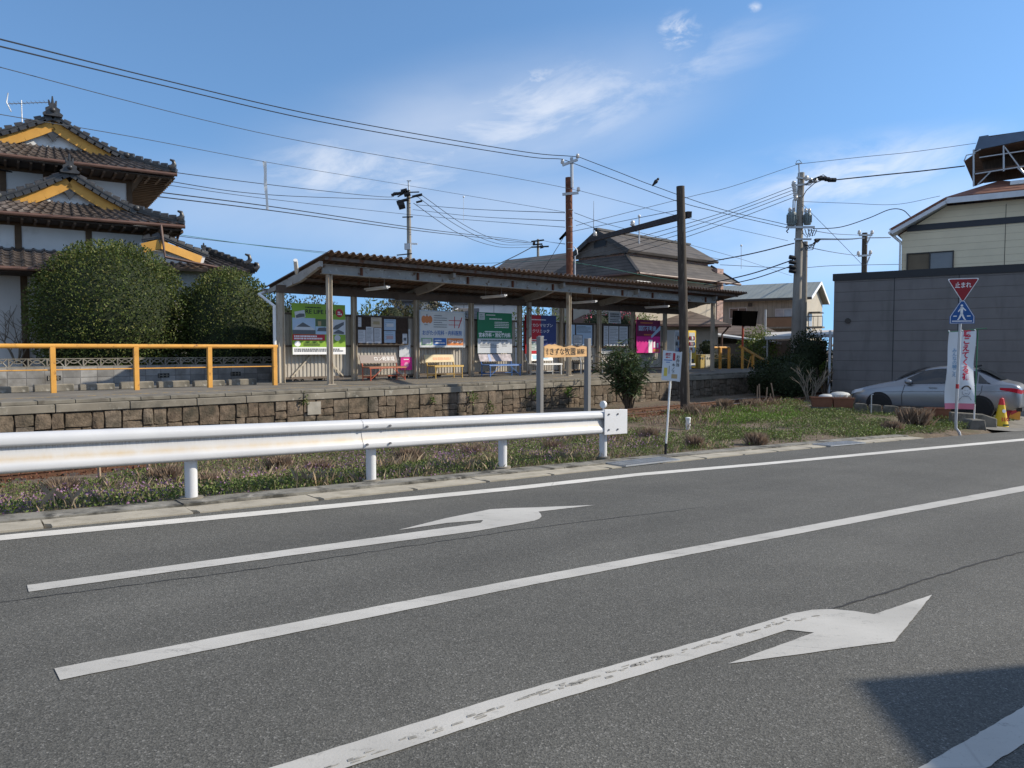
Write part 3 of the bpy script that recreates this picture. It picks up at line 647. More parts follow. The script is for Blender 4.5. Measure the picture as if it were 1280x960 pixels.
DGREYP = flat('photo_dark_grey', (.1, .11, .12), .5); PHOTOW = flat('photo_white', (.55, .57, .6), .5); PHOTOT = flat('photo_tan', (.35, .27, .14), .5); PHOTOG = flat('photo_green', (.07, .11, .05), .5)
b = Board('advert_board', 'tall lime green home renewal board with house photos reading RE LIFE', 'advert board', (365, 380, 432, 443), LIME, 19.62, group=GROUPB)
b.rect('photo', .0, .285, .42, .6, PALEBLUE); b.poly('photo_house', [(.03, .56), (.03, .5), (.09, .42), (.2, .38), (.32, .44), (.4, .5), (.4, .56)], PHOTOW, .006); b.rect('photo_road', .0, .52, .42, .6, DGREYP, .0065)
b.poly('photo_roof', [(.07, .46), (.19, .37), (.34, .46)], DGREYP, .007); b.rect('photo', .425, .3, .72, .44, PHOTOG); b.rect('photo_wall', .47, .34, .53, .43, PHOTOT, .006); b.rect('photo', .425, .445, .72, .6, PALEBLUE)
b.poly('photo_house', [(.45, .54), (.48, .47), (.6, .46), (.7, .5), (.7, .54)], DGREYP, .006); b.rect('photo', .725, .3, 1., .6, PHOTOW); b.poly('photo_roof', [(.74, .5), (.8, .42), (.97, .34), (.97, .4), (.84, .5)], DGREYP, .006); b.poly('photo_roof', [(.74, .58), (.86, .5), (.97, .55), (.97, .59)], DGREYP, .006)
b.poly('tilted_photo', [(.04, .17), (.22, .13), (.24, .27), (.06, .31)], PHOTOW, .008); b.poly('tilted_photo_house', [(.06, .24), (.13, .2), (.22, .2), (.225, .26), (.07, .29)], DGREYP, .01)
b.text('RE LIFE LAB', .52, .16, .15, BLACK, .02, width=.56); b.lines(.24, .05, .62, .1, 1, .035, BLACK); b.poly('round_badge', [(.885 + .075 * cos(t * pi / 10), .165 + .085 * sin(t * pi / 10)) for t in range(20)], RED); b.lines(.85, .13, .93, .21, 2, .04, PRINT_W, lift=.008)
b.rect('red_band', .0, .605, .6, .725, RED); b.lines(.03, .62, .55, .71, 2, .045, PRINT_W); b.lines(.2, .76, .5, .84, 3, .02, BLACK)
b.poly('white_badge', [(.09 + .055 * cos(t * pi / 9), .79 + .055 * sin(t * pi / 9)) for t in range(18)], PRINT_W); b.poly('white_badge', [(.84 + .06 * cos(t * pi / 9), .67 + .06 * sin(t * pi / 9)) for t in range(18)], GREYB)
b.rect('white_foot', .0, .855, 1., 1., PRINT_W); b.lines(.03, .88, .95, .95, 2, .045, DGREYP)
# notice board with papers
NBM = mat('notice_cork', (.045, .028, .02), .9, var=.3, scale=12)
b = Board('notice_board', 'dark brown notice board covered with posted papers above the red bench', 'notice board', (447, 397, 509, 430), NBM, 19.66, group=GROUPB, frame=DARKWOOD)
PAP = flat('paper_grey', (.52, .54, .57), .7); PAPB = flat('paper_blue', (.36, .47, .6), .7)
def paper(b, u0, v0, u1, v1, m, label, ln=5, pic=None):
    X0, X1, Z0, Z1 = b.X(u0), b.X(u1), b.Z(v1), b.Z(v0); T = Thing('posted_paper', label, 'paper', (0, 0, 0), SF, 'papers pinned to the notice boards'); loc = SF.inv(b.T.o.location)
    c = ((X0 + X1) / 2, 0, Z0); T.o.location = SF.w(loc + Vector((c[0], -.006, c[2]))); w, h = X1 - X0, Z1 - Z0
    T.part('sheet', MB().box((-w / 2, 0, 0), (w / 2, .002, h)), m, smooth=0); mb = MB()
    for i in range(ln): marks(mb, -w * .4, w * random.uniform(.1, .42), h * (.9 - .8 * i / ln), h * .025, -.001)
    T.part('fine_print', mb, DGREYP, smooth=0)
    if pic: T.part('picture', MB().box((-w * .3, -.003, h * .3), (w * .3, -.0005, h * .6)), pic, smooth=0)
paper(b, 0, .02, .07, .37, PAP, 'narrow white notice at the top corner of the brown board beside a dark gap', 3)
paper(b, .26, .0, .47, .38, flat('paper_cream', (.5, .42, .32), .7), 'cream poster with an orange heading high on the brown notice board', 3, PHOTOT)
paper(b, .0, .48, .15, .96, PAP, 'pale notice sheet low on the brown board touching its frame', 7); paper(b, .16, .36, .305, .97, PAP, 'tall pale notice sheet of close print below the dark gap', 10); paper(b, .32, .4, .465, .97, PAP, 'tall pale notice sheet below the cream poster', 9)
paper(b, .52, .05, .76, .47, PAPB, 'pale blue poster with a dark figure, upper of the two blue posters', 4, PHOTOW); paper(b, .52, .5, .75, .95, PAPB, 'pale blue poster with a red patch, lower of the two blue posters', 4, flat('picture_rose', (.4, .3, .32), .6)); paper(b, .9, .6, 1.0, .98, PAP, 'small white notice with a round mark alone on the brown board', 2, DGREYP)
b = Board('bin_poster', 'small magenta poster with white emblem on the wall beside the red bench', 'poster', (501, 446.5, 515, 462.5), MAGENTA, 19.8, .01)
b.poly('emblem', [(.5 + .2 * cos(t * pi / 8), .58 + .2 * sin(t * pi / 8)) for t in range(16)], flat('emblem_pink', (.7, .3, .45), .5)); b.rect('white_strip', .25, .14, .7, .2, PRINT_W)
b.T.part('upper_sheet', MB().box((-b.w / 2 - .05, .008, b.h + .01), (b.w / 2 - .05, .02, b.h + .9)), GREYB)
b = Board('clinic_board', 'white clinic board with orange pumpkin emblem and blue Japanese title', 'advert board', (525, 390, 580, 433), flat('board_offwhite', (.6, .61, .6), .5), 19.62, group=GROUPB, frame=GALV)
for k in (-1, 1, 0): b.poly('emblem', [(.15 + k * .07 + .05 * cos(t * pi / 8), .23 + .11 * sin(t * pi / 8)) for t in range(16)], ORANGE, .005 + .001 * (k == 0))
b.rect('emblem_stalk', .14, .08, .16, .13, DGREYP); b.lines(.09, .36, .22, .4, 1, .02, DGREYP); b.lines(.3, .08, .6, .47, 6, .022, DGREYP)
for q in ((.64, .23, .95, .25), (.64, .36, .88, .375), (.77, .12, .785, .46)): b.rect('map_road', *q, PRINT_R)
b.poly('map_road', [(.86, .46), (.88, .46), (.96, .14), (.94, .14)], PRINT_R)
b.text('おがた小児科・内科医院', .5, .62, .15, BLUE, .015, width=.9); b.rect('green_box', .02, .76, .27, .97, flat('box_green', (.2, .34, .22), .5)); b.rect('box_sheet', .05, .79, .24, .94, GREYB, .006); b.rect('blue_box', .29, .76, .58, .97, BLUE); b.lines(.32, .79, .55, .94, 2, .04, PRINT_W); b.rect('orange_box', .6, .76, .98, .97, ORANGE)
b.text('☎344-8282', .79, .865, .1, PRINT_W, .02, width=.34)
b = Board('clinic_board', 'dark green surgery board with white lower third above the blue bench', 'advert board', (597, 391, 640, 441.5), GREEN, 19.62, group=GROUPB)
b.rect('white_foot', 0, .64, 1, 1, GREYB); b.rect('map_box', .03, .015, .2, .18, GREYB); b.lines(.06, .04, .17, .16, 3, .02, GREEN, lift=.007); b.lines(.24, .04, .58, .08, 1, .03, PRINT_W); b.lines(.33, .13, .93, .18, 1, .04, PRINT_W); b.lines(.48, .21, .9, .38, 4, .028, PRINT_W); b.lines(.2, .44, .8, .5, 1, .04, PRINT_W)
b.text('宮本外科・消化器内科', .49, .56, .15, PRINT_W, .03, width=.92); b.lines(.1, .66, .9, .72, 1, .05, DGREYP); b.lines(.06, .76, .6, .87, 3, .025, DGREYP); b.lines(.7, .76, .84, .84, 2, .025, DGREYP)
b = Board('clinic_board', 'half red and half navy clinic board above the white bench', 'advert board', (656.5, 394, 695, 442), RED, 19.62, group=GROUPB)
b.rect('navy_half', .5, 0, 1, .93, NAVY); b.lines(.04, .1, .95, .14, 1, .035, PRINT_W); b.text('ナカシマセブン', .5, .27, .13, PRINT_W, .005, width=.76); b.text('クリニック', .5, .42, .13, PRINT_W, .005, width=.54); b.lines(.42, .53, .68, .57, 1, .05, PRINT_W); b.lines(.07, .62, .95, .66, 1, .03, PRINT_W); b.rect('hours_table', .06, .68, .42, .92, GREYB); b.lines(.08, .7, .4, .9, 5, .02, GREEN, lift=.007)
b = Board('timetable_board', 'timetable board with two pale blue sheets behind the wooden name board', 'notice board', (706, 405, 741, 433), NBM, 19.66, group=GROUPB, frame=DARKWOOD)
b.rect('sheet', .03, .04, .35, .95, PAPB); b.rect('sheet', .4, .04, .97, .95, PAPB); b.rect('framed_notice', .28, .48, .62, .93, DGREYP, .007); b.rect('notice_sheet', .3, .51, .6, .9, PAP, .009); b.lines(.42, .08, .92, .4, 6, .02, DGREYP); b.lines(.32, .55, .58, .85, 5, .025, DGREYP, lift=.011)
b = Board('timetable_board', 'timetable board with three tall pale sheets between shelter columns beside the shrub', 'notice board', (754, 407, 785, 433), NBM, 19.66, group=GROUPB, frame=DARKWOOD)
for u0, u1 in ((.02, .2), (.23, .6), (.64, .98)): b.rect('sheet', u0, .03, u1, .97, PAP); b.lines(u0 + .03, .08, u1 - .03, .9, 11, .018, DGREYP)
b = Board('hanging_sign', 'small grey hanging sign above the three sheet timetable', 'sign', (761, 390, 776, 404), GREYB, 19.6, .02)
b.lines(.12, .1, .9, .5, 2, .07, DGREYP); b.lines(.08, .62, .92, .95, 2, .05, DGREYP); b.rect('divider', 0, .55, 1, .58, DGREYP); b.T.part('chain', MB().tube([(-b.w * .4, .01, b.h), (-b.w * .4, .06, b.h + .3)], .006, 5).tube([(b.w * .4, .01, b.h), (b.w * .4, .06, b.h + .3)], .006, 5), BLACKM)
b = Board('paper_notice', 'pale paper notice fixed to the lower shelter wall below the three sheet timetable', 'notice', (751, 436, 768, 442), PAP, 19.8, .006); b.lines(.08, .1, .9, .9, 3, .025, DGREYP)
b = Board('advert_board', 'magenta poster board with diagonal photo corner beyond the leafy shrub', 'advert board', (796, 400, 825, 441), MAGENTA, 19.5, group=GROUPB)
b.rect('plum_field', 0, 0, 1, .5, flat('plum_sheet', (.16, .01, .06), .5)); b.text('国際不動産', .45, .27, .2, PALEBLUE, .03, width=.74); b.lines(.15, .06, .85, .12, 1, .06, ORANGE, lift=.007); b.lines(.3, .42, .7, .48, 1, .06, ORANGE, lift=.007)
b.poly('fold_corner', [(1., .16), (1., .3), (.62, .55), (.6, .48)], PALEBLUE, .008); b.poly('white_panel', [(.5, .6), (.66, .6), (.66, 1.), (.5, 1.)], PRINT_W, .006); b.rect('figure_white', .71, .66, .78, .84, PRINT_W); b.rect('figure_white', .85, .7, .92, .84, PRINT_W); b.rect('red_tab', .7, .88, .96, .97, ORANGE)
# ------------------------------------------------------------------ benches
def bench(px0, px1, label, cm, bm, back=None, kind='pipe', n=19.45, seat=.4, bt=.76):
    s0 = SF.px(px0, 470, n + .1)[0]; s1 = SF.px(px1, 470, n + .1)[0]; L = s1 - s0; c = (s0 + s1) / 2
    T = Thing('bench', label, 'bench', (c, n, PZ), SF, 'benches inside the shelter'); T.org = Vector((0, 0, 0)); h = L / 2
    f = MB()
    for x in (-h + .05, h - .05):
        f2 = MB().tube([(x, -.42, 0), (x, -.42, seat), (x, .02, seat)], .018, 8).tube([(x, .02, 0), (x, .02, seat), (x, .17, bt)], .018, 8).tube([(x, -.42, .1), (x, .02, .1)], .012, 6)
        T.part('leg_frame', f2, cm)
    T.part('front_rail', MB().tube([(-h, -.43, seat - .02), (h, -.43, seat - .02)], .018, 8).tube([(-h + .05, .02, .12), (h - .05, .02, .12)], .012, 6), cm)
    st = MB()
    for i in range(5): st.box((-h, -.44 + i * .095, seat), (h, -.365 + i * .095, seat + .025))
    T.part('seat', st, bm, smooth=0)
    M = Matrix.Translation((0, .06, seat + .12)) @ Matrix.Rotation(-.36, 4, 'X'); bk = MB().box((-h, -.012, 0), (h, .012, bt - seat - .1), 0, M); bo = T.part('backrest', bk, back or bm, smooth=0)
    if kind == 'brace': T.part('cross_brace', MB().tube([(-h + .08, -.42, .06), (-h * .3, -.42, seat - .04)], .012, 6).tube([(h - .08, -.42, .06), (h * .3, -.42, seat - .04)], .012, 6), cm)
    return T, h, M, bt - seat - .1
REDP = mat('red_bench_paint', (.45, .1, .05), .55, var=.15, scale=6); YELP = mat('yellow_bench_paint', (.55, .36, .1), .55, var=.15, scale=6); BLUP = mat('blue_bench_paint', (.07, .17, .42), .5, var=.15, scale=6); WHTP = mat('white_bench_paint', (.72, .72, .7), .5, var=.08, scale=6)
T, h, M, bh = bench(450, 496, 'old bench with red pipe frame and grey lettered backrest', REDP, mat('bench_slat_brown', (.3, .14, .08), .7), flat('bench_back_grey', (.24, .2, .185), .6), 'brace')
def backtext(T, body, size, m, x, z, M, bold=.02): q = M @ Vector((x, -.016, z)); text(body, size, m, T.o, q, (pi / 2 - .36, 0, 0), bold=bold * size)
backtext(T, 'ロン乾家庭', .15, PRINT_W, h * .3, bh * .5, M, .0)
T, h, M, bh = bench(531, 567, 'cream yellow bench with red print on its backrest', YELP, YELP, flat('bench_back_cream', (.55, .46, .28), .6)); mk_ = MB(); marks(mk_, -h * .45, h * .8, bh * .45, .09, -.014); mk_.v = [tuple(M @ Vector(v)) for v in mk_.v]; T.part('backrest_print', mk_, ORANGE, smooth=0)
T, h, M, bh = bench(599, 639, 'bright blue bench with faded picture backrest', BLUP, BLUP, mat('bench_back_faded', (.38, .34, .36), .7, var=.4, scale=6), 'brace'); T.part('dark_strip', MB().box((-h * .45, -.016, 0), (-h * .3, -.0125, bh), 0, M), BLUP, smooth=0)
T, h, M, bh = bench(657, 690, 'white wooden bench with blue band on its backrest', WHTP, WHTP); T.part('blue_band', MB().box((-h * .5, -.016, bh * .2), (h * .7, -.0125, bh * .85), 0, M), flat('bench_band_blue', (.12, .36, .62), .5), smooth=0)
T, h, M, bh = bench(714, 740, 'black slatted bench with curved pale metal arms', BLACKM, BLACKM, None)
for x in (-h - .02, h + .02): T.part('armrest', MB().tube([(x, -.42, 0), (x, -.42, .45), (x, -.36, .6), (x, -.2, .66), (x, .1, .7)], .02, 8), GALV)
# ------------------------------------------------------------------ guardrail
BEAMW = NT('guardrail_white')
def m_beam():
    k = BEAMW; v = k.co(); c = k.ramp(k.noise(v, 2.5, 4), [(.3, (.5, .51, .53)), (.7, (.56, .57, .585))])
    sx = k.n('SeparateXYZ'); k.l(k.co('Object'), sx.inputs[0]); gy = k.n('Attribute', attribute_name='valley')
    st = k.ramp(k.noise(k.co('Object', (2.2, 2.2, 1.)), 3., 5, .65), [(.3, .25), (.65, .85)])
    c = k.mix(k.math('MULTIPLY', gy.outputs['Fac'], st), c, (.5, .39, .24))
    dr = k.ramp(k.noise(k.co('Object', (60, 60, 1.5)), 1., 4, .7), [(.4, .4), (.62, 1.)]); ga = k.n('Attribute', attribute_name='ridge_shade')
    c = k.mix(k.math('MULTIPLY', ga.outputs['Fac'], dr), c, (.25, .24, .22)); return k.fin(c, .38, None, .45)  # shade under the beam's ridges is painted into the colour
BEAMM = m_beam()
G0 = Vector((-3.128, 7.16, 0))
def gpt(s, off, h):                                    # s along the rail from the first post, off towards the road, h above the road
    p = G0 + GE * s - GN * off; return Vector((p.x, p.y, -1.486 + CZ - .0305 * s + h))
T = Thing('guardrail', 'white steel roadside guardrail with two ridged beam on round posts', 'guardrail', tuple(gpt(0, 0, 0)), WF)
BZ = .395
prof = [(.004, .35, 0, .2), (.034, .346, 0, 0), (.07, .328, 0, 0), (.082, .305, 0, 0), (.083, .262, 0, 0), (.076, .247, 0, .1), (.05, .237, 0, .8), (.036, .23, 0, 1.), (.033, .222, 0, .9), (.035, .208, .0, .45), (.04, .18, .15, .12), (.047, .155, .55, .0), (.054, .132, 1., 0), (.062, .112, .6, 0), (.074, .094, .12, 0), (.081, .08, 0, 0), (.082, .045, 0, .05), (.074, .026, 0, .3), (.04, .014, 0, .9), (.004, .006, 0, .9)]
def beam(s0, s1, lift=0.):
    S = np.linspace(s0, s1, int((s1 - s0) / .25) + 2); mb = MB().grid([[gpt(s, .065 + lift + o, BZ + z) for o, z, a, b in prof] for s in S])
    mb2 = [[gpt(s, .065 + lift + o - .004, BZ + z) for o, z, a, b in prof] for s in S]; n1 = len(S) * len(prof); mb.grid(mb2)
    o = T.part('beam', mb, BEAMM, smooth=50)
    for nm, ix in (('valley', 2), ('ridge_shade', 3)):
        at_ = o.data.attributes.new(nm, 'FLOAT', 'POINT'); at_.data.foreach_set('value', np.tile([p[ix] for p in prof], 2 * len(S)).astype(np.float32))
    return o
beam(-8.2, 1.92); beam(1.82, 5.98, .005)
for s in (-6, -4, -2, 0, 2, 4, 6):
    b_ = gpt(s, 0, 0); gzv = gzw(b_.x, b_.y); mb = MB().tube([(b_.x, b_.y, min(gzv, b_.z) - .3), (b_.x, b_.y, b_.z + .7)], .0585, 18); mb.sphere((b_.x, b_.y, b_.z + .7), (.0585, .0585, .02), 0, 18, 6)
    po = T.part('post', mb, WHITE)
    T.part('post_collar', MB().tube([(b_.x, b_.y, b_.z + .0), (b_.x, b_.y, b_.z + .045)], .11, 14), CONC, po)
    T.part('bracket', MB().bar(gpt(s, .02, BZ + .17), gpt(s, .075, BZ + .17), .09, .26), WHITE, po)
BOLT = flat('bolt_grey', (.16, .16, .17), .5, .5)
def bolt(s, h, off=.165): 
    p = gpt(s, off, h); q = gpt(s, off + .014, h); T.part('bolt', MB().tube([p, q], .014, 8), BOLT)
for s in (-.06, .16): bolt(s, BZ + .19, .07)
for s in (1.86, 2.16):
    for z in (.275, .19, .074): bolt(s, BZ + z, .085 if z == .19 else .158)
for s in (4.0, 4.28): bolt(s, BZ + .19, .075)
ep = MB().prism([(-.16, -.005), (.36, -.005), (.36, .365), (-.16, .375)], .085, .1)
ep2 = [gpt(6 + x, .065 - y + .04 if False else .07 + y, BZ + z) for x, y, z in ep.v]; ep.v = [tuple(v) for v in ep2]
bevel(T.part('end_cap', ep, WHITE, smooth=0), .006, 2); rt = MB().prism([(.345, -.004), (.359, -.004), (.359, .364), (.345, .366)], -.04, .0845); rt.v = [tuple(gpt(6 + x, .07 + y, BZ + z)) for x, y, z in rt.v]; T.part('end_return', rt, WHITE, smooth=0)
for s, z in ((5.93, .3), (6.13, .3), (5.93, .07), (6.13, .07)): bolt(s, BZ + z, .171)
p = gpt(6.0, .0, .70); T.part('reflector', MB().tube([p, p + Vector((0, 0, .09))], .012, 8), WHITE)
q = p + Vector((0, 0, .13)); T.part('reflector_disc', MB().tube([q - GE * .02 + GN * 0, q + GE * .02], .055, 18), PLASTIC_W)
# ------------------------------------------------------------------ plants: leaf and blade clouds
def leaf_quads(P, D, size, aspect, up_bias=.35, curl=.0):
    """one bent leaf at each point P, pointing along D, two quads a leaf"""
    n = len(P); D = D / (np.linalg.norm(D, axis=1)[:, None] + 1e-9)
    side = np.cross(D, RNG.normal(size=(n, 3)) * .6 + np.array([0, 0, up_bias])); side /= np.linalg.norm(side, axis=1)[:, None] + 1e-9
    L = size * RNG.uniform(.65, 1.25, n)[:, None]; Wd = L * aspect; nrm = np.cross(side, D); mid = P + D * L * .5 + nrm * L * .06; tip = P + D * L - nrm * L * curl
    V = np.stack([P, mid - side * Wd * .5, tip, mid + side * Wd * .5], 1).reshape(-1, 3)
    I = (np.arange(n) * 4)[:, None] + np.array([0, 1, 2, 3]); return V, I.ravel()
def leaf_obj(name, V, I, m, parent=None, org=None):
    V = np.asarray(V, float)
    if org is not None: V = V - np.array(org)
    o = link(bpy.data.objects.new(name, arr_mesh(name, V, I, 4))); mats_of(o, m)
    if parent: o.parent = parent
    return o
def lumps(dirs, seed, amp, k=7, sharp=6):
    r = np.random.default_rng(seed); c = r.normal(size=(k, 3)); c /= np.linalg.norm(c, axis=1)[:, None]; w = r.uniform(-.4, 1, k)
    return 1 + amp * (np.exp(-sharp * (1 - dirs @ c.T)) * w).sum(1)
def crown(center, radii, n, size, aspect, seed=1, amp=.12, shell=(.72, 1.03), outward=.55, cut=None):
    d = RNG.normal(size=(n, 3)); d /= np.linalg.norm(d, axis=1)[:, None]; r = RNG.uniform(*shell, n) * lumps(d, seed, amp) * lumps(d, seed + 50, .055, 70, 60) * np.where(RNG.random(n) < .04, RNG.uniform(1., 1.05, n), 1)
    P = d * r[:, None] * np.array(radii) + np.array(center)
    if cut is not None: k = P[:, 2] > cut; P, d = P[k], d[k]
    D = d * outward + RNG.normal(size=d.shape) * .55 + np.array([0, 0, .12]); return leaf_quads(P, D, size, aspect)
LEAF_D = island_mat('evergreen_leaf', [(.04,.065,.014),(.065,.095,.02),(.09,.12,.028),(.05,.075,.016),(.15,.165,.045),(.12,.115,.04)], .62, .2, 1.1, var=.45, spec=.25)
LEAF_DK = island_mat('dark_leaf', [(.015,.026,.01),(.025,.04,.014),(.035,.05,.018),(.03,.035,.016)], .65, .12, spec=.2)
LEAF_L = island_mat('light_leaf', [(.08,.12,.02),(.12,.17,.03),(.16,.2,.04),(.06,.09,.02),(.2,.21,.05)], .5, .3)
LEAF_B = island_mat('brownish_leaf', [(.06,.07,.03),(.1,.09,.045),(.12,.1,.06),(.07,.06,.03),(.05,.065,.02)], .6, .2)
LEAF_O = island_mat('oleander_leaf', [(.035,.06,.022),(.05,.085,.028),(.075,.11,.035),(.03,.045,.018),(.1,.13,.05)], .5, .2, spec=.35)
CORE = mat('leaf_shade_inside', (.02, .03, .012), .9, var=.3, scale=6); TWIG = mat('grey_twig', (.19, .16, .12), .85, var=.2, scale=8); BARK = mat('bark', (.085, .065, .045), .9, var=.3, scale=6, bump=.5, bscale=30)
PINKF = island_mat('pink_flower', [(.55,.06,.15),(.65,.12,.22),(.5,.04,.1),(.7,.25,.3)], .6, .25)
def bush(name, label, cat, px, ptop, Y, rx, rz, m, n, size=.09, aspect=.5, seed=1, gz_=0., amp=.1, group=None, ry=None, shell=(.72, 1.03), core=True, flower=None, zc=None):
    c = at(px, ptop, Y); top = c.z; base = gz_; zc = zc if zc is not None else top - rz; ry = ry or rx
    T = Thing(name, label, cat, (c.x, c.y, base), WF, group); ctr = (c.x, c.y, zc)
    V, I = crown(ctr, (rx, ry, rz), n, size, aspect, seed, amp, shell, cut=base + .05); leaf_obj('foliage', V, I, m, T.o, T.org)
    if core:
        mb = MB().sphere(ctr, (rx * (shell[0] + .02), ry * (shell[0] + .02), rz * (shell[0] + .02)), 0, 24, 14); mb.v = [(x, y, max(z, base)) for x, y, z in mb.v]; T.part('shade_core', mb, CORE)  # dark solid core stands in for shade inside the foliage
    st = MB()
    for k in range(5):
        a = k * 1.3; st.tube([(c.x + .1 * cos(a), c.y + .1 * sin(a), base - .1), (c.x + .3 * rx * cos(a), c.y + .3 * ry * sin(a), (base + zc) / 2), (c.x + .6 * rx * cos(a), c.y + .6 * ry * sin(a), zc + .3 * rz)], [.05, .035, .012], 6)
    T.part('stem', st, BARK)
    if flower:
        V, I = crown(ctr, (rx * 1.02, ry * 1.02, rz * 1.02), flower[1], .09, .9, seed, amp, (.9, 1.04)); leaf_obj('blossom', V, I, flower[0], T.o, T.org)
    return T
bush('round_bush', 'large dark green clipped bush, biggest rounded one behind the block wall', 'bush', 136, 302, 22.6, 2.2, 2.25, LEAF_D, 34000, .085, .5, 3, .3, .05, shell=(.82, 1.02))
bush('round_bush', 'second rounded green bush, between the biggest bush and the shelter', 'bush', 284, 336, 23.8, 1.55, 2.0, LEAF_D, 18000, .085, .5, 5, .3, .05, shell=(.86, 1.02))
bush('hedge_bush', 'dark green hedge bush touching the end column of the shelter', 'bush', 346, 366, 24.6, 1.3, 1.6, LEAF_DK, 5000, .1, .5, 8, .3, .12)
bush('hedge_bush', 'brownish green hedge tops seen above the lime green board', 'bush', 396, 376, 27.5, 1.35, 1.5, LEAF_B, 4000, .1, .5, 9, .3, .2)
bush('garden_shrub', 'bright green open shrub above the end of the notice board', 'shrub', 463, 373, 27., .65, 1.1, LEAF_L, 1100, .15, .35, 11, .3, .3, 'shrubs behind the shelter', core=False, shell=(.2, 1.05))
bush('garden_shrub', 'brownish green twiggy shrub behind the notice board', 'shrub', 489, 374, 27.6, .75, 1.1, LEAF_B, 2200, .1, .4, 12, .3, .2, 'shrubs behind the shelter')
bush('garden_shrub', 'low dark shrub in front of the far grey house window', 'shrub', 511, 384, 28.2, .5, .8, LEAF_DK, 1000, .1, .5, 13, .3, .2, 'shrubs behind the shelter')
bush('garden_shrub', 'yellowish green shrub over the white clinic board', 'shrub', 545, 379, 30., 1.4, 1.1, LEAF_B, 3600, .1, .5, 14, .3, .25, 'shrubs behind the shelter')
bush('garden_shrub', 'leafy green shrub above the red and navy clinic board', 'shrub', 672, 383, 32.5, 1.25, 1.0, LEAF_L, 1500, .15, .35, 15, .3, .3, 'shrubs behind the shelter', shell=(.4, 1.05))
bush('camellia', 'dark camellia dotted with pink blossoms above the two sheet timetable', 'shrub', 748, 388, 35., .8, .95, LEAF_DK, 1800, .1, .5, 16, .3, .2, 'pink camellias behind the shelter', flower=(PINKF, 60))
bush('camellia', 'camellia thick with pink blossoms just past the hanging sign', 'shrub', 783, 389, 35.5, .55, .75, LEAF_DK, 800, .1, .5, 17, .3, .2, 'pink camellias behind the shelter', flower=(PINKF, 260))
bush('garden_shrub', 'green shrub over the magenta poster board', 'shrub', 803, 391, 37., .7, .9, LEAF_L, 1000, .13, .4, 18, .3, .25, 'shrubs behind the shelter', shell=(.5, 1.05))
# plants to the right of the shelter
bush('citrus_tree', 'bright yellow green leafy bush behind the sloping yellow handrail', 'bush', 949, 408, 38.5, 1.05, 1.2, LEAF_L, 2800, .13, .45, 21, -.2, .25, zc=1.35, shell=(.35, 1.05), core=False)
bush('low_hedge', 'low clipped green hedge behind the level yellow handrail', 'hedge', 905, 443, 37.5, 1.25, .6, LEAF_B, 3000, .1, .5, 22, .0, .1)
bush('small_shrub', 'small shrub hanging over the level handrail beside the pale bin', 'shrub', 884, 427, 37.5, .4, .35, LEAF_DK, 600, .1, .5, 23, .0, .2)
bush('dark_evergreen', 'tall dark evergreen shrub beside the twin utility poles', 'bush', 1012, 417, 31.0, .95, 1.4, LEAF_DK, 5000, .1, .5, 24, -.45, .12, zc=.75)
bush('dark_evergreen', 'low dark shrub in shade below the twin utility poles', 'bush', 985, 444, 28.0, .9, .9, LEAF_DK, 3200, .1, .5, 25, -.45, .15, zc=.25)
bush('dark_evergreen', 'dark shrub overhanging the far platform end', 'bush', 960, 449, 29.5, .75, .8, LEAF_DK, 2200, .1, .5, 26, -.45, .2, zc=.1)
bush('potted_shrub', 'small green plant beside the far yellow rail at the grey building edge', 'plant', 1033, 452, 29.5, .22, .4, LEAF_L, 400, .09, .4, 27, -.45, .2, core=False)
# long-leaved shrub at the foot of the platform wall
def oleander():
    T = Thing('oleander_shrub', 'tall narrow shrub of long pointed leaves growing before the platform wall', 'shrub', tuple(at(786, 510, 22.6)), WF); b0 = Vector(T.org); st = MB(); VV, II = [], []
    for k in range(30):
        a = random.uniform(0, 6.28); r = random.uniform(.1, .95); H = random.uniform(1.35, 2.15) - r * .35
        tip = b0 + Vector((r * cos(a), r * sin(a), H)); mid = b0 + Vector((r * .45 * cos(a), r * .45 * sin(a), H * .55)); st.tube([b0 + Vector((random.uniform(-.1, .1), random.uniform(-.1, .1), -.1)), mid, tip], [.03, .02, .008], 6)
        for t in np.linspace(.38, 1, 9):
            c = mid.lerp(tip, (t - .55) / .45) if t > .55 else b0.lerp(mid, t / .55)
            n = 11; ang = RNG.uniform(0, 2 * pi, n); D = np.stack([np.cos(ang), np.sin(ang), RNG.uniform(-.75, .8, n)], 1); P = np.tile(np.array(c), (n, 1)) + RNG.normal(size=(n, 3)) * .04
            V, I = leaf_quads(P, D, .25, .17, curl=.18); II += list(I + sum(len(v) for v in VV)); VV.append(V)
    T.part('stem', st, BARK); leaf_obj('foliage', np.concatenate(VV), II, LEAF_O, T.o, T.org)
oleander()
def bare(name, label, px, py, Y, H, spread, n, m, seed=2, base=None, cat='shrub', group=None, r0=.025):
    rr = random.Random(seed); c = at(px, py, Y); T = Thing(name, label, cat, tuple(c), WF, group); mb = MB()
    def grow(p, d, L, r, lv):
        q = p + d * L; m1 = p.lerp(q, .5) + Vector([rr.uniform(-.06, .06) * L for _ in range(3)]); mb.tube([p, m1, q], [r, r * .8, r * .6], 5)
        if lv == 0: return
        for _ in range(rr.choice((2, 3))): grow(q if rr.random() < .7 else m1, (d + Vector((rr.uniform(-1, 1) * spread, rr.uniform(-1, 1) * spread, rr.uniform(-.2, .5)))).normalized(), L * rr.uniform(.6, .85), r * .6, lv - 1)
    for k in range(n):
        a = k * 2.4 + rr.random(); grow(c + Vector((.05 * cos(a), .05 * sin(a), -.05)), Vector((cos(a) * spread * .6, sin(a) * spread * .6, 1)).normalized(), H * rr.uniform(.3, .42), r0, 3)
    T.part('branches', mb, m); return T
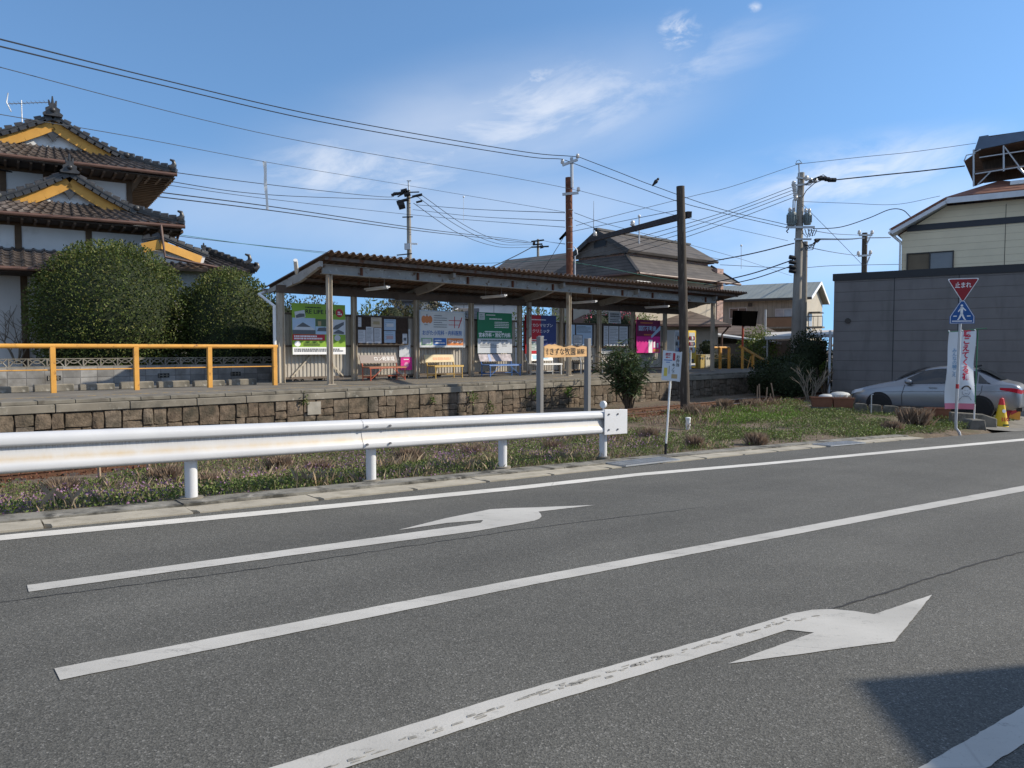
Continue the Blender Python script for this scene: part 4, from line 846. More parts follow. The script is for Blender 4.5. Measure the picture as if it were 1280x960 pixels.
bare('bare_shrub', 'leafless grey brown shrub growing behind the block wall beside the biggest bush', 22, 452, 22.2, 1.75, .75, 7, TWIG, 3)
bare('bare_shrub', 'leafless pale twiggy shrub behind the terracotta planters', 1012, 505, 24.5, 1.5, .55, 6, TWIG, 6)
bare('bare_shrub', 'sparse leafless shrub beside the grey building corner', 1031, 492, 27.5, 1.2, .6, 4, mat('dark_twig', (.07, .05, .035), .9), 9)
# ------------------------------------------------------------------ verge and plot vegetation (nobody could count it)
def fieldnoise(s, n, f, ph=0.): return (np.sin(s * f + 1.3 * np.sin(n * f * .7 + ph)) * np.cos(n * f * 1.1 + 1.7 * np.sin(s * f * .6 + ph * 2)) + 1) / 2
def scatter(n, s0, s1, n0, n1, keep):
    s = RNG.uniform(s0, s1, n); q = RNG.uniform(n0, n1, n); kn = np.interp(s, K_S, K_N) + .66; ok = (q > kn) & keep(s, q) & ((s < 22.5) | (q < kn + 2.2) | (q > 9.6)); return s[ok], q[ok]
def blades(name, label, n, s0, s1, n0, n1, keep, h0, h1, w, m, lean=.35):
    s, q = scatter(n, s0, s1, n0, n1, keep); z = gz(s, q); k = len(s); x = s * SF.c - q * SF.s; y = s * SF.s + q * SF.c
    B = np.stack([x, y, z - .01], 1); H = RNG.uniform(h0, h1, k) * (.6 + .8 * fieldnoise(s, q, 1.7, 2.)); a = RNG.uniform(0, 2 * pi, k); l = RNG.uniform(0, lean, k) * H
    W_ = np.stack([np.cos(a), np.sin(a), np.zeros(k)], 1) * w * RNG.uniform(.6, 1.3, k)[:, None]; bd = RNG.uniform(0, 2 * pi, k)
    tip = B + np.stack([np.cos(bd) * l, np.sin(bd) * l, H], 1); md = B + np.stack([np.cos(bd) * l * .35, np.sin(bd) * l * .35, H * .6], 1)
    V = np.stack([B - W_ * .5, B + W_ * .5, md + W_ * .4, tip], 1).reshape(-1, 3); o = link(bpy.data.objects.new(name, arr_mesh(name, V, np.arange(4 * k), 4))); mats_of(o, m); tag(o, label, 'grass', kind='stuff'); return o
def herbs(name, label, n, s0, s1, n0, n1, keep, hmax, size, m, aspect=.55):
    s, q = scatter(n, s0, s1, n0, n1, keep); z = gz(s, q); k = len(s); hh = hmax * (.35 + .9 * fieldnoise(s, q, 2.3, 1.)); P = np.stack([s * SF.c - q * SF.s, s * SF.s + q * SF.c, z + RNG.uniform(0, 1, k) ** 1.3 * hh], 1)
    D = RNG.normal(size=(k, 3)) + np.array([0, 0, .7]); V, I = leaf_quads(P, D, size, aspect, .8); o = leaf_obj(name, V, I, m); tag(o, label, 'weeds', kind='stuff'); return o
GRASSM = island_mat('grass_blade', [(.06,.1,.022),(.1,.14,.035),(.13,.15,.05),(.08,.11,.03),(.17,.16,.07)], .6, .25)
DRYM = island_mat('dry_blade', [(.22,.16,.115),(.28,.21,.15),(.18,.12,.085),(.32,.25,.18),(.14,.085,.06)], .75, .2)
HERBM = island_mat('herb_leaf', [(.09,.14,.03),(.13,.19,.04),(.17,.225,.06),(.11,.125,.05),(.17,.145,.085)], .6, .2)
HERBL = island_mat('fresh_herb_leaf', [(.1,.2,.02),(.14,.25,.03),(.08,.15,.02)], .55, .3)
DRYL = island_mat('straw_blade', [(.32,.25,.17),(.4,.33,.23),(.26,.19,.13),(.36,.27,.17)], .75, .2)
FLOWM = island_mat('purple_flower', [(.28,.16,.28),(.36,.22,.36),(.22,.11,.19),(.3,.18,.26)], .6, .2)
REDW = island_mat('reddish_weed', [(.15,.05,.03),(.2,.08,.045),(.12,.05,.03)], .7, .2)
green = lambda s, q: (RNG.random(len(s)) < .25 + .75 * fieldnoise(s, q, 1.1)); 
plot = lambda s, q: (s > 11.5) & (RNG.random(len(s)) < np.clip(2.6 * (.6 * fieldnoise(s, q, 1.4, 5.) + .4 * fieldnoise(s, q, 3.7, 2.)) - .85, .03, 1))
strip_ = lambda s, q: (s < 11.8) & (q < 11.15 + np.clip(s - 3, 0, 6) * .1 + .3 * np.sin(s * 2.1))
blades('grass', 'mixed green grass growing along the verge behind the guardrail', 17000, -3.5, 12, 7, 11.3, lambda s, q: strip_(s, q) & green(s, q), .03, .12, .006, GRASSM, .8)
herbs('weeds', 'low leafy weeds covering the verge behind the guardrail', 115000, -3.5, 12, 7, 11.4, lambda s, q: strip_(s, q) & (RNG.random(len(s)) < .3 + .65 * fieldnoise(s, q, .9, 3.)), .13, .034, HERBM)
blades('dry_grass', 'dry brown grass scattered through the verge behind the guardrail', 15000, -3.5, 12, 7, 11.6, lambda s, q: strip_(s, q) & (fieldnoise(s, q, 1.6, 7.) > .5), .06, .2, .006, DRYL, .9)
herbs('purple_flower_weeds', 'small purple flowering weeds in the verge near the outer guardrail post', 20000, -3.5, 11, 7, 10.8, lambda s, q: (fieldnoise(s, q, 1.9, 4.) > .5), .22, .026, FLOWM, .8)
herbs('reddish_weeds', 'reddish weeds along the edge of the rusty track bed', 9000, -3, 24, 10.8, 12.2, lambda s, q: fieldnoise(s, q, 2.2, 1.) > .35, .16, .04, REDW)
herbs('plot_weeds', 'low green weeds patchily covering the soil plot beside the track', 130000, 11.5, 27, 6, 11.6, plot, .15, .045, HERBM)
herbs('fresh_weeds', 'bright green clover patch in the soil plot beside the white pipe', 16000, 15, 21, 8.5, 11.3, lambda s, q: ((s - 18) / 2.2) ** 2 + ((q - 10.0) / .8) ** 2 < 1, .2, .04, HERBL)
blades('plot_grass', 'thin grass in the soil plot beside the track', 9000, 11.5, 27, 6, 11.7, plot, .04, .12, .008, GRASSM, .8)
blades('plot_dry_grass', 'dry brown stalks in the soil plot beside the track', 3500, 11.5, 27, 9.5, 11.9, lambda s, q: (s > 11.5) & (fieldnoise(s, q, 1.5, 9.) > .55), .08, .25, .009, DRYM, .8)
def tuft(px, py, h, n, label, m=DRYM, name='dry_tuft', spread=.62, w=.01, cat='grass tuft', group='dry brown grass tufts'):
    p = None
    for k in range(40):                                # where the pixel ray meets the uneven ground
        zz = -.05 * k; q = onz(px, py, min(CZ - .3, .2 + zz))
        if gzw(q.x, q.y) >= q.z: p = q; break
    p = p or onz(px, py, -.45); h = h * .88; n = int(n * 2.6); w = w * .48; a = RNG.uniform(0, 2 * pi, n); l = RNG.uniform(.05, spread, n) * h; B = np.array(p) + np.stack([RNG.normal(size=n) * h * .22, RNG.normal(size=n) * h * .22, np.full(n, -.02)], 1)
    H = h * RNG.uniform(.5, 1.1, n); tip = B + np.stack([np.cos(a) * l, np.sin(a) * l, H], 1); md = B + np.stack([np.cos(a) * l * .4, np.sin(a) * l * .4, H * .62], 1); t = a + pi / 2
    W_ = np.stack([np.cos(t), np.sin(t), np.zeros(n)], 1) * w; V = np.stack([B - W_ * .5, B + W_ * .5, md + W_ * .45, tip], 1).reshape(-1, 3) - np.array(p)
    o = link(bpy.data.objects.new(name, arr_mesh(name, V, np.arange(4 * n), 4))); mats_of(o, m); o.location = p; return tag(o, label, cat, group=group)
for px, py, h, n, lab in ((75, 622, .3, 260, 'pale dry grass tuft beside purple weeds near the outer guardrail post'), (208, 604, .3, 240, 'brown dry tuft just before the first guardrail post'), (262, 612, .28, 220, 'brown dry tuft just past the first guardrail post'), (350, 588, .28, 220, 'dry tuft midway between the first and second guardrail posts'), (400, 596, .3, 240, 'reddish brown tuft before the second guardrail post'),
    (511, 580, .32, 260, 'tall pale dry tuft past the second guardrail post'), (590, 574, .3, 220, 'dry tuft before the third guardrail post'), (690, 566, .28, 200, 'dry tuft between the third guardrail post and the end post'), (760, 552, .28, 180, 'dry tuft under the end cap of the guardrail'), (812, 551, .33, 240, 'dry tuft beside the thin bento sign pole'), (868, 560, .28, 220, 'dry tuft on the plot past the bento sign pole'),
    (945, 558, .33, 300, 'rusty brown tuft in the middle of the soil plot'), (1052, 512, .55, 300, 'brown leafless tuft before the terracotta planters'), (1094, 517, .3, 160, 'small brown tuft before the dark edging blocks'), (1115, 541, .36, 260, 'low brown tuft on the plot close to the kerb'), (1143, 535, .62, 420, 'large brown spiky tuft close to the stop sign'), (868, 522, .42, 200, 'dry stalks at the foot of the wooden pole'), (905, 514, .42, 220, 'dry stalks beyond the wooden pole by the shaded platform wall'), (770, 528, .4, 90, 'thin reddish stalks under the long leaved shrub'), (938, 513, .42, 260, 'dry brown stalks by the thin stakes')):
    tuft(px, py, h, n, lab)
for px, py, h, n, lab in ((380, 500, .28, 60, 'weed sprouting from the platform wall nearest the shelter end'), (540, 500, .25, 60, 'weed on the platform wall below the white clinic board'), (590, 497, .35, 90, 'weed on the platform wall below the green clinic board'), (612, 509, .35, 90, 'lower weed on the platform wall below the blue bench'), (668, 490, .4, 110, 'weed on the platform wall beside the first name board post'), (709, 489, .45, 130, 'weed on the platform wall between the name board posts')):
    s, z = SF.px(px, py, 15.86); p = SF.w((s, 15.86, z)); a = RNG.uniform(0, 2 * pi, n); P = np.tile(np.array(p), (n, 1)) + RNG.normal(size=(n, 3)) * h * .22; D = RNG.normal(size=(n, 3)) + np.array([.5, -.6, .3]); V, I = leaf_quads(P, D, .07, .5)
    o = leaf_obj('wall_weed', V, I, HERBL if n > 100 else HERBM, None, tuple(p)); o.location = p; tag(o, 'green ' + lab, 'weed', 'weeds rooted in the platform wall')
# ------------------------------------------------------------------ traditional tiled house
HF = Frame(atan2(.559, .829))
KAWARA = mat('roof_tile_dark', (.075, .06, .053), .42, var=.4, scale=5., dirt=[((.16, .135, .12), 9., .56, .7), ((.035, .03, .028), 2., .5, .65)], spec=.5)
RIDGET = mat('ridge_tile_black', (.035, .034, .034), .38, var=.35, scale=7., dirt=((.12, .13, .1), 12., .62, .72), spec=.5)
PLASTER = mat('white_plaster', (.66, .66, .65), .85, var=.06, scale=1.2, dirt=((.5, .49, .47), 2., .55, .8)); OCHRE = mat('ochre_barge_board', (.56, .29, .055), .6, var=.1, scale=3)
POSTW = mat('brown_timber', (.1, .062, .035), .75, var=.25, scale=4); SOFFIT = mat('dark_soffit', (.05, .035, .025), .85, var=.25, scale=4); GUTB = mat('brown_gutter', (.11, .06, .045), .5, var=.15)
def tiles(mb, p0, p1, p2, p3, col=.27, row=.26, sag=.0, h=.05):
    """courses of pan tiles over a patch: p0-p1 along the eave, p3-p2 along the top"""
    p0, p1, p2, p3 = map(Vector, (p0, p1, p2, p3)); N = max(2, int(max((p1 - p0).length, (p2 - p3).length) / col)); M = max(1, int(((p3 - p0).length + (p2 - p1).length) / 2 / row))
    nr = (p1 - p0).cross(p3 - p0)
    if nr.length < 1e-6: nr = (p1 - p0).cross(p2 - p0)
    nr.normalize(); nr = nr if nr.z > 0 else -nr
    prof_ = [(0., .0), (.14, .95), (.3, 1.), (.42, .15), (.7, -.1)]; us = [((i + f) / N, q) for i in range(N) for f, q in prof_] + [(1., 0.)]; rows = []
    for j in range(M):
        for v, lift in ((j / M, .028), ((j + 1) / M, .0)):
            a, b = p0.lerp(p3, v), p1.lerp(p2, v); dz = -sag * sin(pi * v)
            rows.append([a.lerp(b, u) + nr * (h * q + lift) + Vector((0, 0, dz)) for u, q in us])
    mb.grid(rows); mb.grid([[a.lerp(b, u) - nr * .06 for u in (0, 1)] for a, b in ((p0, p1), (p3, p2))]); mb.grid([rows[0], [p0.lerp(p1, u) - nr * .06 for u, q in us]]); return mb
def ridge(mb, P, w=.2, h=.2):
    P = [Vector(p) for p in P]
    for a, b in zip(P, P[1:]):
        mb.bar(a + Vector((0, 0, h * .4)), b + Vector((0, 0, h * .4)), w, h * .8); mb.bar(a + Vector((0, 0, h * .55)), b + Vector((0, 0, h * .55)), w * 1.25, .03); k = max(1, int((b - a).length / .24))
        for i in range(k): q = a.lerp(b, (i + .5) / k); d = (b - a).normalized(); mb.tube([q + Vector((0, 0, h * .9)) - d * .11, q + Vector((0, 0, h * .9 + .02)) + d * .11], [.075, .095], 7)
    return mb
def oni(mb, c, s=.3, rz=0.):                             # ridge-end ornament: shouldered plate with a pronged finial
    M = Matrix.Translation(c) @ Matrix.Rotation(rz, 4, 'Z')
    mb.prism([(-s, 0), (s, 0), (s * 1.1, s * .25), (s * .75, s * .5), (s * .8, s * .9), (s * .45, s * 1.1), (s * .3, s * 1.5), (-s * .3, s * 1.5), (-s * .45, s * 1.1), (-s * .8, s * .9), (-s * .75, s * .5), (-s * 1.1, s * .25)], -.1, .1, 0, M)
    for x, hh in ((-.28, 2.0), (0, 2.5), (.28, 2.0)): mb.tube([M @ Vector((x * s, 0, s * 1.4)), M @ Vector((x * s * 1.5, 0, s * hh))], [.05, .02], 6)
    mb.sphere(M @ Vector((0, -.12, s * .7)), s * .32, 0, 10, 6); return mb
def curl(mb, c, s=.22):                                  # upturned hooked tail at a hip end
    c = Vector(c); mb.tube([c, c + Vector((s * .5, 0, s * .1)), c + Vector((s * .9, 0, s * .6)), c + Vector((s * .75, 0, s * 1.2)), c + Vector((s * .2, 0, s * 1.35))], [.08, .09, .08, .06, .03], 8); return mb
HOUSE = Thing('tiled_house', 'traditional house with tiers of dark tiled roof, white plaster and ochre gables', 'house', (1.4, 28., .3), HF)
def tier(cs, zr, hg, zg, hw, ze, ng, ne, nb, nw, orn):
    tl = MB(); up_ = .10
    for sg in (1, -1):
        tiles(tl, (cs + sg * hg, ng, zg), (cs + sg * hg, nb, zg), (cs, nb, zr), (cs, ng, zr), sag=.07)
        tiles(tl, (cs + sg * hw, ne, ze + up_), (cs + sg * hw, nb, ze), (cs + sg * hg, nb, zg), (cs + sg * hg, ng + .2, zg))
    tiles(tl, (cs - hw, ne, ze + up_ * .6), (cs, ne, ze), (cs, ng + .28, zg + .13), (cs - hg, ng + .28, zg + .13)); tiles(tl, (cs, ne, ze), (cs + hw, ne, ze + up_), (cs + hg, ng + .28, zg + .13), (cs, ng + .28, zg + .13))
    HOUSE.part('roof_tiles', tl, KAWARA, smooth=50); rg = MB(); ridge(rg, [(cs, ng - .05, zr), (cs, nb, zr)], .24, .3); oni(rg, (cs, ng - .12, zr - .02), orn)
    for sg in (1, -1):
        vz = [(cs + sg * hg * t, ng + .06, zr - (zr - zg) * t - .07 * sin(pi * t)) for t in (0, .25, .5, .75, 1.)]
        ridge(rg, vz, .24, .13); hx = [(cs + sg * hg, ng + .06, zg + .02), (cs + sg * (hg + hw) / 2, (ng + ne) / 2, (zg + ze) / 2 + .02), (cs + sg * hw, ne + .02, ze + up_ + .02)]; ridge(rg, hx, .2, .16)
        rg.sphere(Vector(hx[0]) + Vector((0, -.12, .1)), .1, 0, 10, 6); curl(rg, Vector(hx[2]) + Vector((-.25 * sg, 0, .15)), .2)
        vt = MB()
        for k in range(9):                              # verge tile ends hanging over the barge board
            t = (k + .5) / 9; vt.cbox((cs + sg * hg * t, ng - .02, zr - (zr - zg) * t - .07 * sin(pi * t) - .02), (.2, .1, .13), ry=sg * atan2(zr - zg, hg))
        HOUSE.part('verge_tiles', vt, RIDGET, smooth=0)
        bb = MB(); pts = [(cs + sg * (hg - .1) * t, ng + .12, zr - .26 - (zr - zg - .1) * t - .09 * sin(pi * t)) for t in (0, .2, .4, .6, .8, 1.)]
        for a, b in zip(pts, pts[1:]): bb.bar(a, b, .07, .31)
        HOUSE.part('barge_board', bb, OCHRE, smooth=0)
    HOUSE.part('ridge_tiles', rg, RIDGET); HOUSE.part('gable_wall', MB().prism([(cs - hg * .95, zg + .05), (cs + hg * .95, zg + .05), (cs, zr - .25)], ng + .3, ng + .36), PLASTER, smooth=0)
    HOUSE.part('gable_pendant', MB().prism([(cs - .28, zr - .42), (cs + .28, zr - .42), (cs + .1, zr - .62), (cs, zr - .8), (cs - .1, zr - .62)], ng + .1, ng + .2), RIDGET, smooth=0)
    HOUSE.part('gutter', MB().tube([(cs - hw, ne - .04, ze - .02), (cs + hw, ne - .04, ze + .03)], .06, 8), GUTB); HOUSE.part('soffit', MB().box((cs - hw + .05, ne + .03, ze - .1), (cs + hw - .05, nb, ze - .06)), SOFFIT, smooth=0)
    rf = MB()
    for x in np.arange(cs - hw + .2, cs + hw, .34): rf.box((x, ne + .05, ze - .16), (x + .07, nw, ze - .101))
    for y in np.arange(ne + .4, nb, .34): rf.box((cs + hw - 1.0, y, ze - .155), (cs + hw - .06, y + .07, ze - .1015))
    HOUSE.part('rafter_ends', rf, POSTW, smooth=0)
def zs(px, py, n): return HF.px(px, py, n)[1]
c1 = HF.px(66, 150, 28.9)[0]; tier(c1, zs(66, 146, 28.9), 2.15, zs(140, 200, 28.9) + .1, HF.px(221, 217, 28.15)[0] - c1, zs(221, 220, 28.15), 28.9, 28.15, 36, 29.35, .26)
c2 = HF.px(87, 220, 27.0)[0]; tier(c2, zs(87, 217, 27.0), 1.85, zs(150, 268, 27.0) + .12, HF.px(231, 283, 26.5)[0] - c2, zs(231, 285, 26.5), 27.0, 26.5, 29.3, 27.6, .24)
HOUSE.part('plaster_wall', MB().box((-3.2, 29.35, 5.5), (3.6, 35.5, 7.42)), PLASTER, smooth=0); HOUSE.part('plaster_wall', MB().box((-3.4, 27.6, 4.3), (4.0, 35, 5.37)), PLASTER, smooth=0); HOUSE.part('plaster_wall', MB().box((-5, 27.2, -.2), (3.4, 35, 4.1)), PLASTER, smooth=0)
for px, n, z0, z1 in ((6, 29.35, 5.5, 7.4), (60, 29.35, 5.5, 7.4), (163, 29.35, 5.5, 7.4), (23, 27.6, 4.3, 5.36), (111, 27.6, 4.3, 5.36), (188, 27.6, 4.3, 5.36), (28, 27.2, -.2, 3.7), (-30, 27.2, -.2, 3.7), (120, 27.2, -.2, 3.7)):
    s = HF.px(px, 300, n)[0]; HOUSE.part('wall_post', MB().box((s - .09, n - .035, z0), (s + .09, n - .002, z1)), POSTW, smooth=0)
HOUSE.part('wall_beam', MB().box((-3.4, 27.56, 5.2), (4.0, 27.598, 5.36)).box((-3.2, 29.31, 7.2), (3.6, 29.348, 7.4)), POSTW, smooth=0)
tl = MB(); tiles(tl, (-6, 25.7, 3.75), (3.3, 25.7, 3.75), (3.3, 27.58, 4.5), (-6, 27.58, 4.5)); HOUSE.part('roof_tiles', tl, KAWARA, smooth=50, label='lowest lean-to roof of dark pan tiles')
HOUSE.part('gutter', MB().tube([(-6, 25.66, 3.7), (3.3, 25.66, 3.72)], .06, 8), GUTB); HOUSE.part('soffit', MB().box((-6, 25.74, 3.62), (3.3, 27.19, 3.67)), SOFFIT, smooth=0)
# lower wing running off behind the bushes
wg = MB(); tiles(wg, (3.4, 26.2, 4.0), (7.0, 26.2, 4.05), (5.75, 28., 4.78), (3.4, 28., 4.78)); tiles(wg, (7.0, 26.2, 4.05), (7.0, 31, 4.05), (5.75, 31, 4.78), (5.75, 28., 4.78)); HOUSE.part('roof_tiles', wg, KAWARA, smooth=50, label='low wing roof of dark pan tiles')
rg = MB(); ridge(rg, [(5.75, 28, 4.78), (6.38, 27.1, 4.4), (7.02, 26.22, 4.05)], .2, .2); oni(rg, (5.7, 27.95, 4.75), .16); curl(rg, (6.7, 26.5, 4.35), .24); curl(rg, (6.95, 26.2, 4.15), .16); ridge(rg, [(3.55, 26.6, 4.86), (4.1, 26.55, 5.0), (5.6, 26.8, 4.5)], .2, .12); HOUSE.part('ridge_tiles', rg, RIDGET)
bb = MB(); bb.bar((3.55, 26.5, 4.64), (4.05, 26.45, 4.8), .06, .3); bb.bar((4.05, 26.45, 4.8), (5.35, 26.7, 4.4), .06, .26); HOUSE.part('gable_wall', MB().prism([(3.5, 4.2), (5.4, 4.2), (5.5, 4.52), (4.1, 4.97), (3.5, 4.84)], 26.72, 26.8), PLASTER, smooth=0); HOUSE.part('barge_board', bb, OCHRE, smooth=0); HOUSE.part('plaster_wall', MB().box((3.5, 27.0, -.2), (5.9, 31, 4.27)).box((5.9, 27.3, -.2), (6.6, 31, 4.0)), PLASTER, smooth=0)
pp = MB(); pp.tube([(4.1, 26.44, 5.42), (4.12, 26.4, 5.1), (4.18, 26.3, 4.38), (5.9, 26.25, 4.12)], .045, 7).tube([(4.75, 26.8, 5.44), (4.72, 27.3, 5.1), (4.72, 27.4, 4.7)], .045, 7); HOUSE.part('downpipe', pp, GUTB)
c = at(28, 166, 24.6); T = Thing('tv_antenna', 'thin television antenna standing above the topmost tiled roof', 'antenna', tuple(c)); m = MB().tube([c, c + Vector((0, 0, 1.05))], .018, 6); T.part('mast', m, GALV); tp = c + Vector((0, 0, .95)); yg = MB(); yg.tube([tp + Vector((-.4, -.1, -.05)), tp + Vector((.75, .2, .1))], .014, 5)
for i in range(9): q = tp + Vector((-.3 + i * .12, -.08 + i * .03, -.03 + i * .016)); yg.tube([q + Vector((-.05, .16, .0)), q + Vector((.05, -.16, 0))], .008, 4)
yg.tube([tp + Vector((-.36, -.1, .3)), tp + Vector((-.42, -.1, 0)), tp + Vector((-.28, -.1, -.3))], .02, 5); T.part('yagi_boom', yg, GALV)
# ------------------------------------------------------------------ house with big slate roof behind the shelter
SLATE = m_stripes('brown_slate', (.085, .074, .066), (.03, .026, .024), .2, 'z', .75, .16, .3); SLATE2 = m_stripes('grey_slate', (.1, .092, .086), (.04, .037, .034), .2, 'z', .75, .16, .2)
BEIGE = mat('beige_render', (.42, .37, .3), .85, var=.08); PINKBR = m_blocks('pink_brick', (.42, .25, .2), (.4, .36, .33), .22, .075); DGLASS = mat('window_glass', (.03, .035, .04), .08, spec=.8); FRAMEA = flat('aluminium_frame', (.4, .4, .4), .4, .4); DARKFR = flat('dark_frame', (.04, .035, .03), .5)
def window(T, s0, s1, z0, z1, n, fr=FRAMEA, gl=DGLASS, mull=1, d=.05, curtain=None):
    f = MB(); q = .05
    for a in ((s0, s0 + q, z0, z1), (s1 - q, s1, z0, z1), (s0 + q, s1 - q, z0, z0 + q), (s0 + q, s1 - q, z1 - q, z1)): f.box((a[0], n - d, a[2]), (a[1], n - .002, a[3]))
    for k in range(mull): x = s0 + (s1 - s0) * (k + 1) / (mull + 1); f.box((x - .025, n - d + .005, z0 + q), (x + .025, n - .002, z1 - q))
    w = T.part('window', f, fr, smooth=0); T.part('pane', MB().box((s0 + q, n - .02, z0 + q), (s1 - q, n - .004, z1 - q)), gl, w, smooth=0)
    if curtain: T.part('curtain', MB().box((s0 + q, n - .024, z0 + q), ((s0 + s1) / 2 - .03, n - .0205, z1 - q)), curtain, w, smooth=0)
T = Thing('slate_roof_house', 'two storey house with broad brown hip and gable roof behind the shelter', 'house', (36, 27.5, -.2), SF)
S0, S1, N0, N1, NM, ZE, ZR = 32.1, 40.8, 25.2, 29.5, 27.4, 6.75, 8.05
T.part('upper_roof', MB().sheet([(S0 - .3, N0, ZE), (S1, N0, ZE + .05), (S1, NM, ZR), (S0 - .3, NM, ZR)], .14).sheet([(S0 - .3, NM, ZR), (S1, NM, ZR), (S1, N1, ZE), (S0 - .3, N1, ZE)], .14), SLATE, smooth=0)
T.part('ridge_cap', MB().bar((S0 - .4, NM, ZR + .04), (S1 + .05, NM, ZR + .04), .25, .12), DARKFR)
T.part('gable_wall', MB().add([(S0, N0 + .1, ZE - .1), (S0, N1 - .1, ZE - .1), (S0, NM, ZR - .12), (S1 - .3, N0 + .1, ZE - .1), (S1 - .3, N1 - .1, ZE - .1), (S1 - .3, NM, ZR - .12)], [(0, 1, 2), (5, 4, 3), (0, 3, 4, 1), (1, 4, 5, 2), (2, 5, 3, 0)]), mat('gable_grey', (.13, .12, .11), .8), smooth=0)
T.part('gable_vent', MB().add([(S0 - .03, NM - .45, 7.1), (S0 - .03, NM + .45, 7.1), (S0 - .03, NM + .45, 7.4), (S0 - .03, NM, 7.75), (S0 - .03, NM - .45, 7.4)], [(0, 1, 2, 3, 4)]), BLACK, smooth=0)
bd = MB()
for a, b in (((S0 - .3, N0 - .03, ZE - .1), (S0 - .3, NM, ZR - .12)), ((S0 - .3, NM, ZR - .12), (S0 - .3, N1 + .03, ZE - .1))): bd.bar(a, b, .06, .24)
T.part('barge_board', bd, DARKFR)
T.part('skirt_roof', MB().sheet([(31., 23.9, 5.4), (41., 23.9, 5.4), (40.4, 25.5, 6.5), (32.0, 25.5, 6.5)], .12).sheet([(31., 31.2, 5.4), (31., 23.9, 5.4), (32.0, 25.5, 6.5), (32., 29.5, 6.5)], .12), SLATE, smooth=0)
T.part('hip_cap', MB().bar((31., 23.9, 5.42), (32., 25.5, 6.55), .16, .1), DARKFR); T.part('hip_cap', MB().bar((41., 23.9, 5.42), (40.4, 25.5, 6.55), .16, .1), DARKFR); T.part('gutter', MB().tube([(31., 23.82, 5.32), (41, 23.82, 5.32)], .07, 8).tube([(30.92, 23.82, 5.32), (30.92, 31.2, 5.32)], .07, 8), GUTB)
T.part('wall', MB().box((31.9, 24.8, -.3), (39.9, 31., 5.35)), BEIGE, smooth=0); T.part('upper_wall', MB().box((32.4, 25.6, 5.4), (40.2, 29.3, 6.7)), PINKBR, smooth=0); T.part('brick_end', MB().box((39.91, 24.75, -.3), (40.6, 31, 6.3)), PINKBR, smooth=0)
a = [at(600, 349, 47), at(704, 348, 43.5), at(722, 314.5, 46.5), at(634, 325, 51)]; a = [SF.inv(p) for p in a]; T.part('wing_roof', MB().sheet(a, .15).sheet([a[3], a[2], a[2] + Vector((1, 3.4, -2)), a[3] + Vector((1, 3.4, -2))], .15), SLATE2, smooth=0)
T.part('wing_wall', MB().box((a[0].x + 1.2, a[0].y + .5, -.3), (31.8, a[1].y + 5, 4.8)), BEIGE, smooth=0); window(T, 33.0, 34.6, 3.9, 5.0, 24.8)
c = at(742, 289, 42.5); T = Thing('tv_antenna', 'thin whip antenna above the brown slate gable', 'antenna', tuple(c)); T.part('mast', MB().tube([c + Vector((0, 0, -.2)), c + Vector((0, 0, 1.7))], [.03, .012], 6), GALV)
# white sheeted building and little roofs seen under the shelter
WSH = m_stripes('white_wall_sheet', (.72, .72, .72), (.3, .3, .32), 1.9, 'x', .6, .03); 
c = at(617, 436, 47); T = Thing('white_building', 'plain white panelled building seen between shelter columns above the green clinic board', 'building', (c.x, c.y, -.3)); T.part('wall', MB().box((c.x - 2.6, c.y, -.3), (c.x + 1.6, c.y + 5, 4.2)), WSH, smooth=0); T.part('roof', MB().box((c.x - 2.8, c.y - .2, 4.2), (c.x + 1.8, c.y + 5.2, 4.4)), SLATE2, smooth=0)
c = at(574, 436, 40); T = Thing('small_house', 'small white house with pale sloping roof edge behind the white clinic board', 'house', (c.x, c.y, -.3)); T.part('roof', MB().sheet([(c.x - 1.8, c.y, 2.9), (c.x + 1.0, c.y, 2.9), (c.x + 1.0, c.y + 2, 3.7), (c.x - .2, c.y + 2, 3.7)], .12), SLATE2, smooth=0); T.part('wall', MB().box((c.x - .9, c.y + .2, -.3), (c.x + .8, c.y + 3, 2.8)), PLASTER, smooth=0); T.part('fascia', MB().bar((c.x - 1.8, c.y - .03, 2.83), (c.x - .2, c.y + 1.95, 3.62), .08, .14), PRINT_W)
c = at(513, 436, 46); T = Thing('grey_house', 'grey blue house wall with pale corner seen above the notice board', 'house', (c.x, c.y, -.3)); T.part('wall', MB().box((c.x - 1., c.y, -.3), (c.x + 1.2, c.y + 5, 4.3)), mat('blue_grey_wall', (.16, .19, .24), .7), smooth=0); T.part('roof', MB().box((c.x - 1.3, c.y - .3, 4.3), (c.x + 1.5, c.y + 5.3, 4.45)), SLATE2, smooth=0); T.part('corner_trim', MB().box((c.x + .7, c.y - .02, 2.), (c.x + 1.1, c.y - .002, 4.3)), PLASTER, smooth=0)
c = at(730, 436, 39); T = Thing('tiled_shed', 'low dark house with reddish brown roof seen above the timetable board', 'house', (c.x, c.y, -.3)); T.part('wall', MB().box((c.x - 1.4, c.y + .4, -.3), (c.x + 3.6, c.y + 4, 2.6)), mat('shed_wall_blue', (.09, .11, .15), .8), smooth=0); T.part('roof', MB().sheet([(c.x - 1.7, c.y, 2.35), (c.x + 4, c.y, 2.35), (c.x + 3.4, c.y + 2.2, 3.3), (c.x + .2, c.y + 2.2, 3.3)], .12).sheet([(c.x + .2, c.y + 2.2, 3.3), (c.x + 3.4, c.y + 2.2, 3.3), (c.x + 4, c.y + 4.4, 2.35), (c.x - 1.7, c.y + 4.4, 2.35)], .12), m_stripes('red_brown_slate', (.14, .085, .065), (.06, .04, .03), .2, 'z', .75, .16, .2), smooth=0)
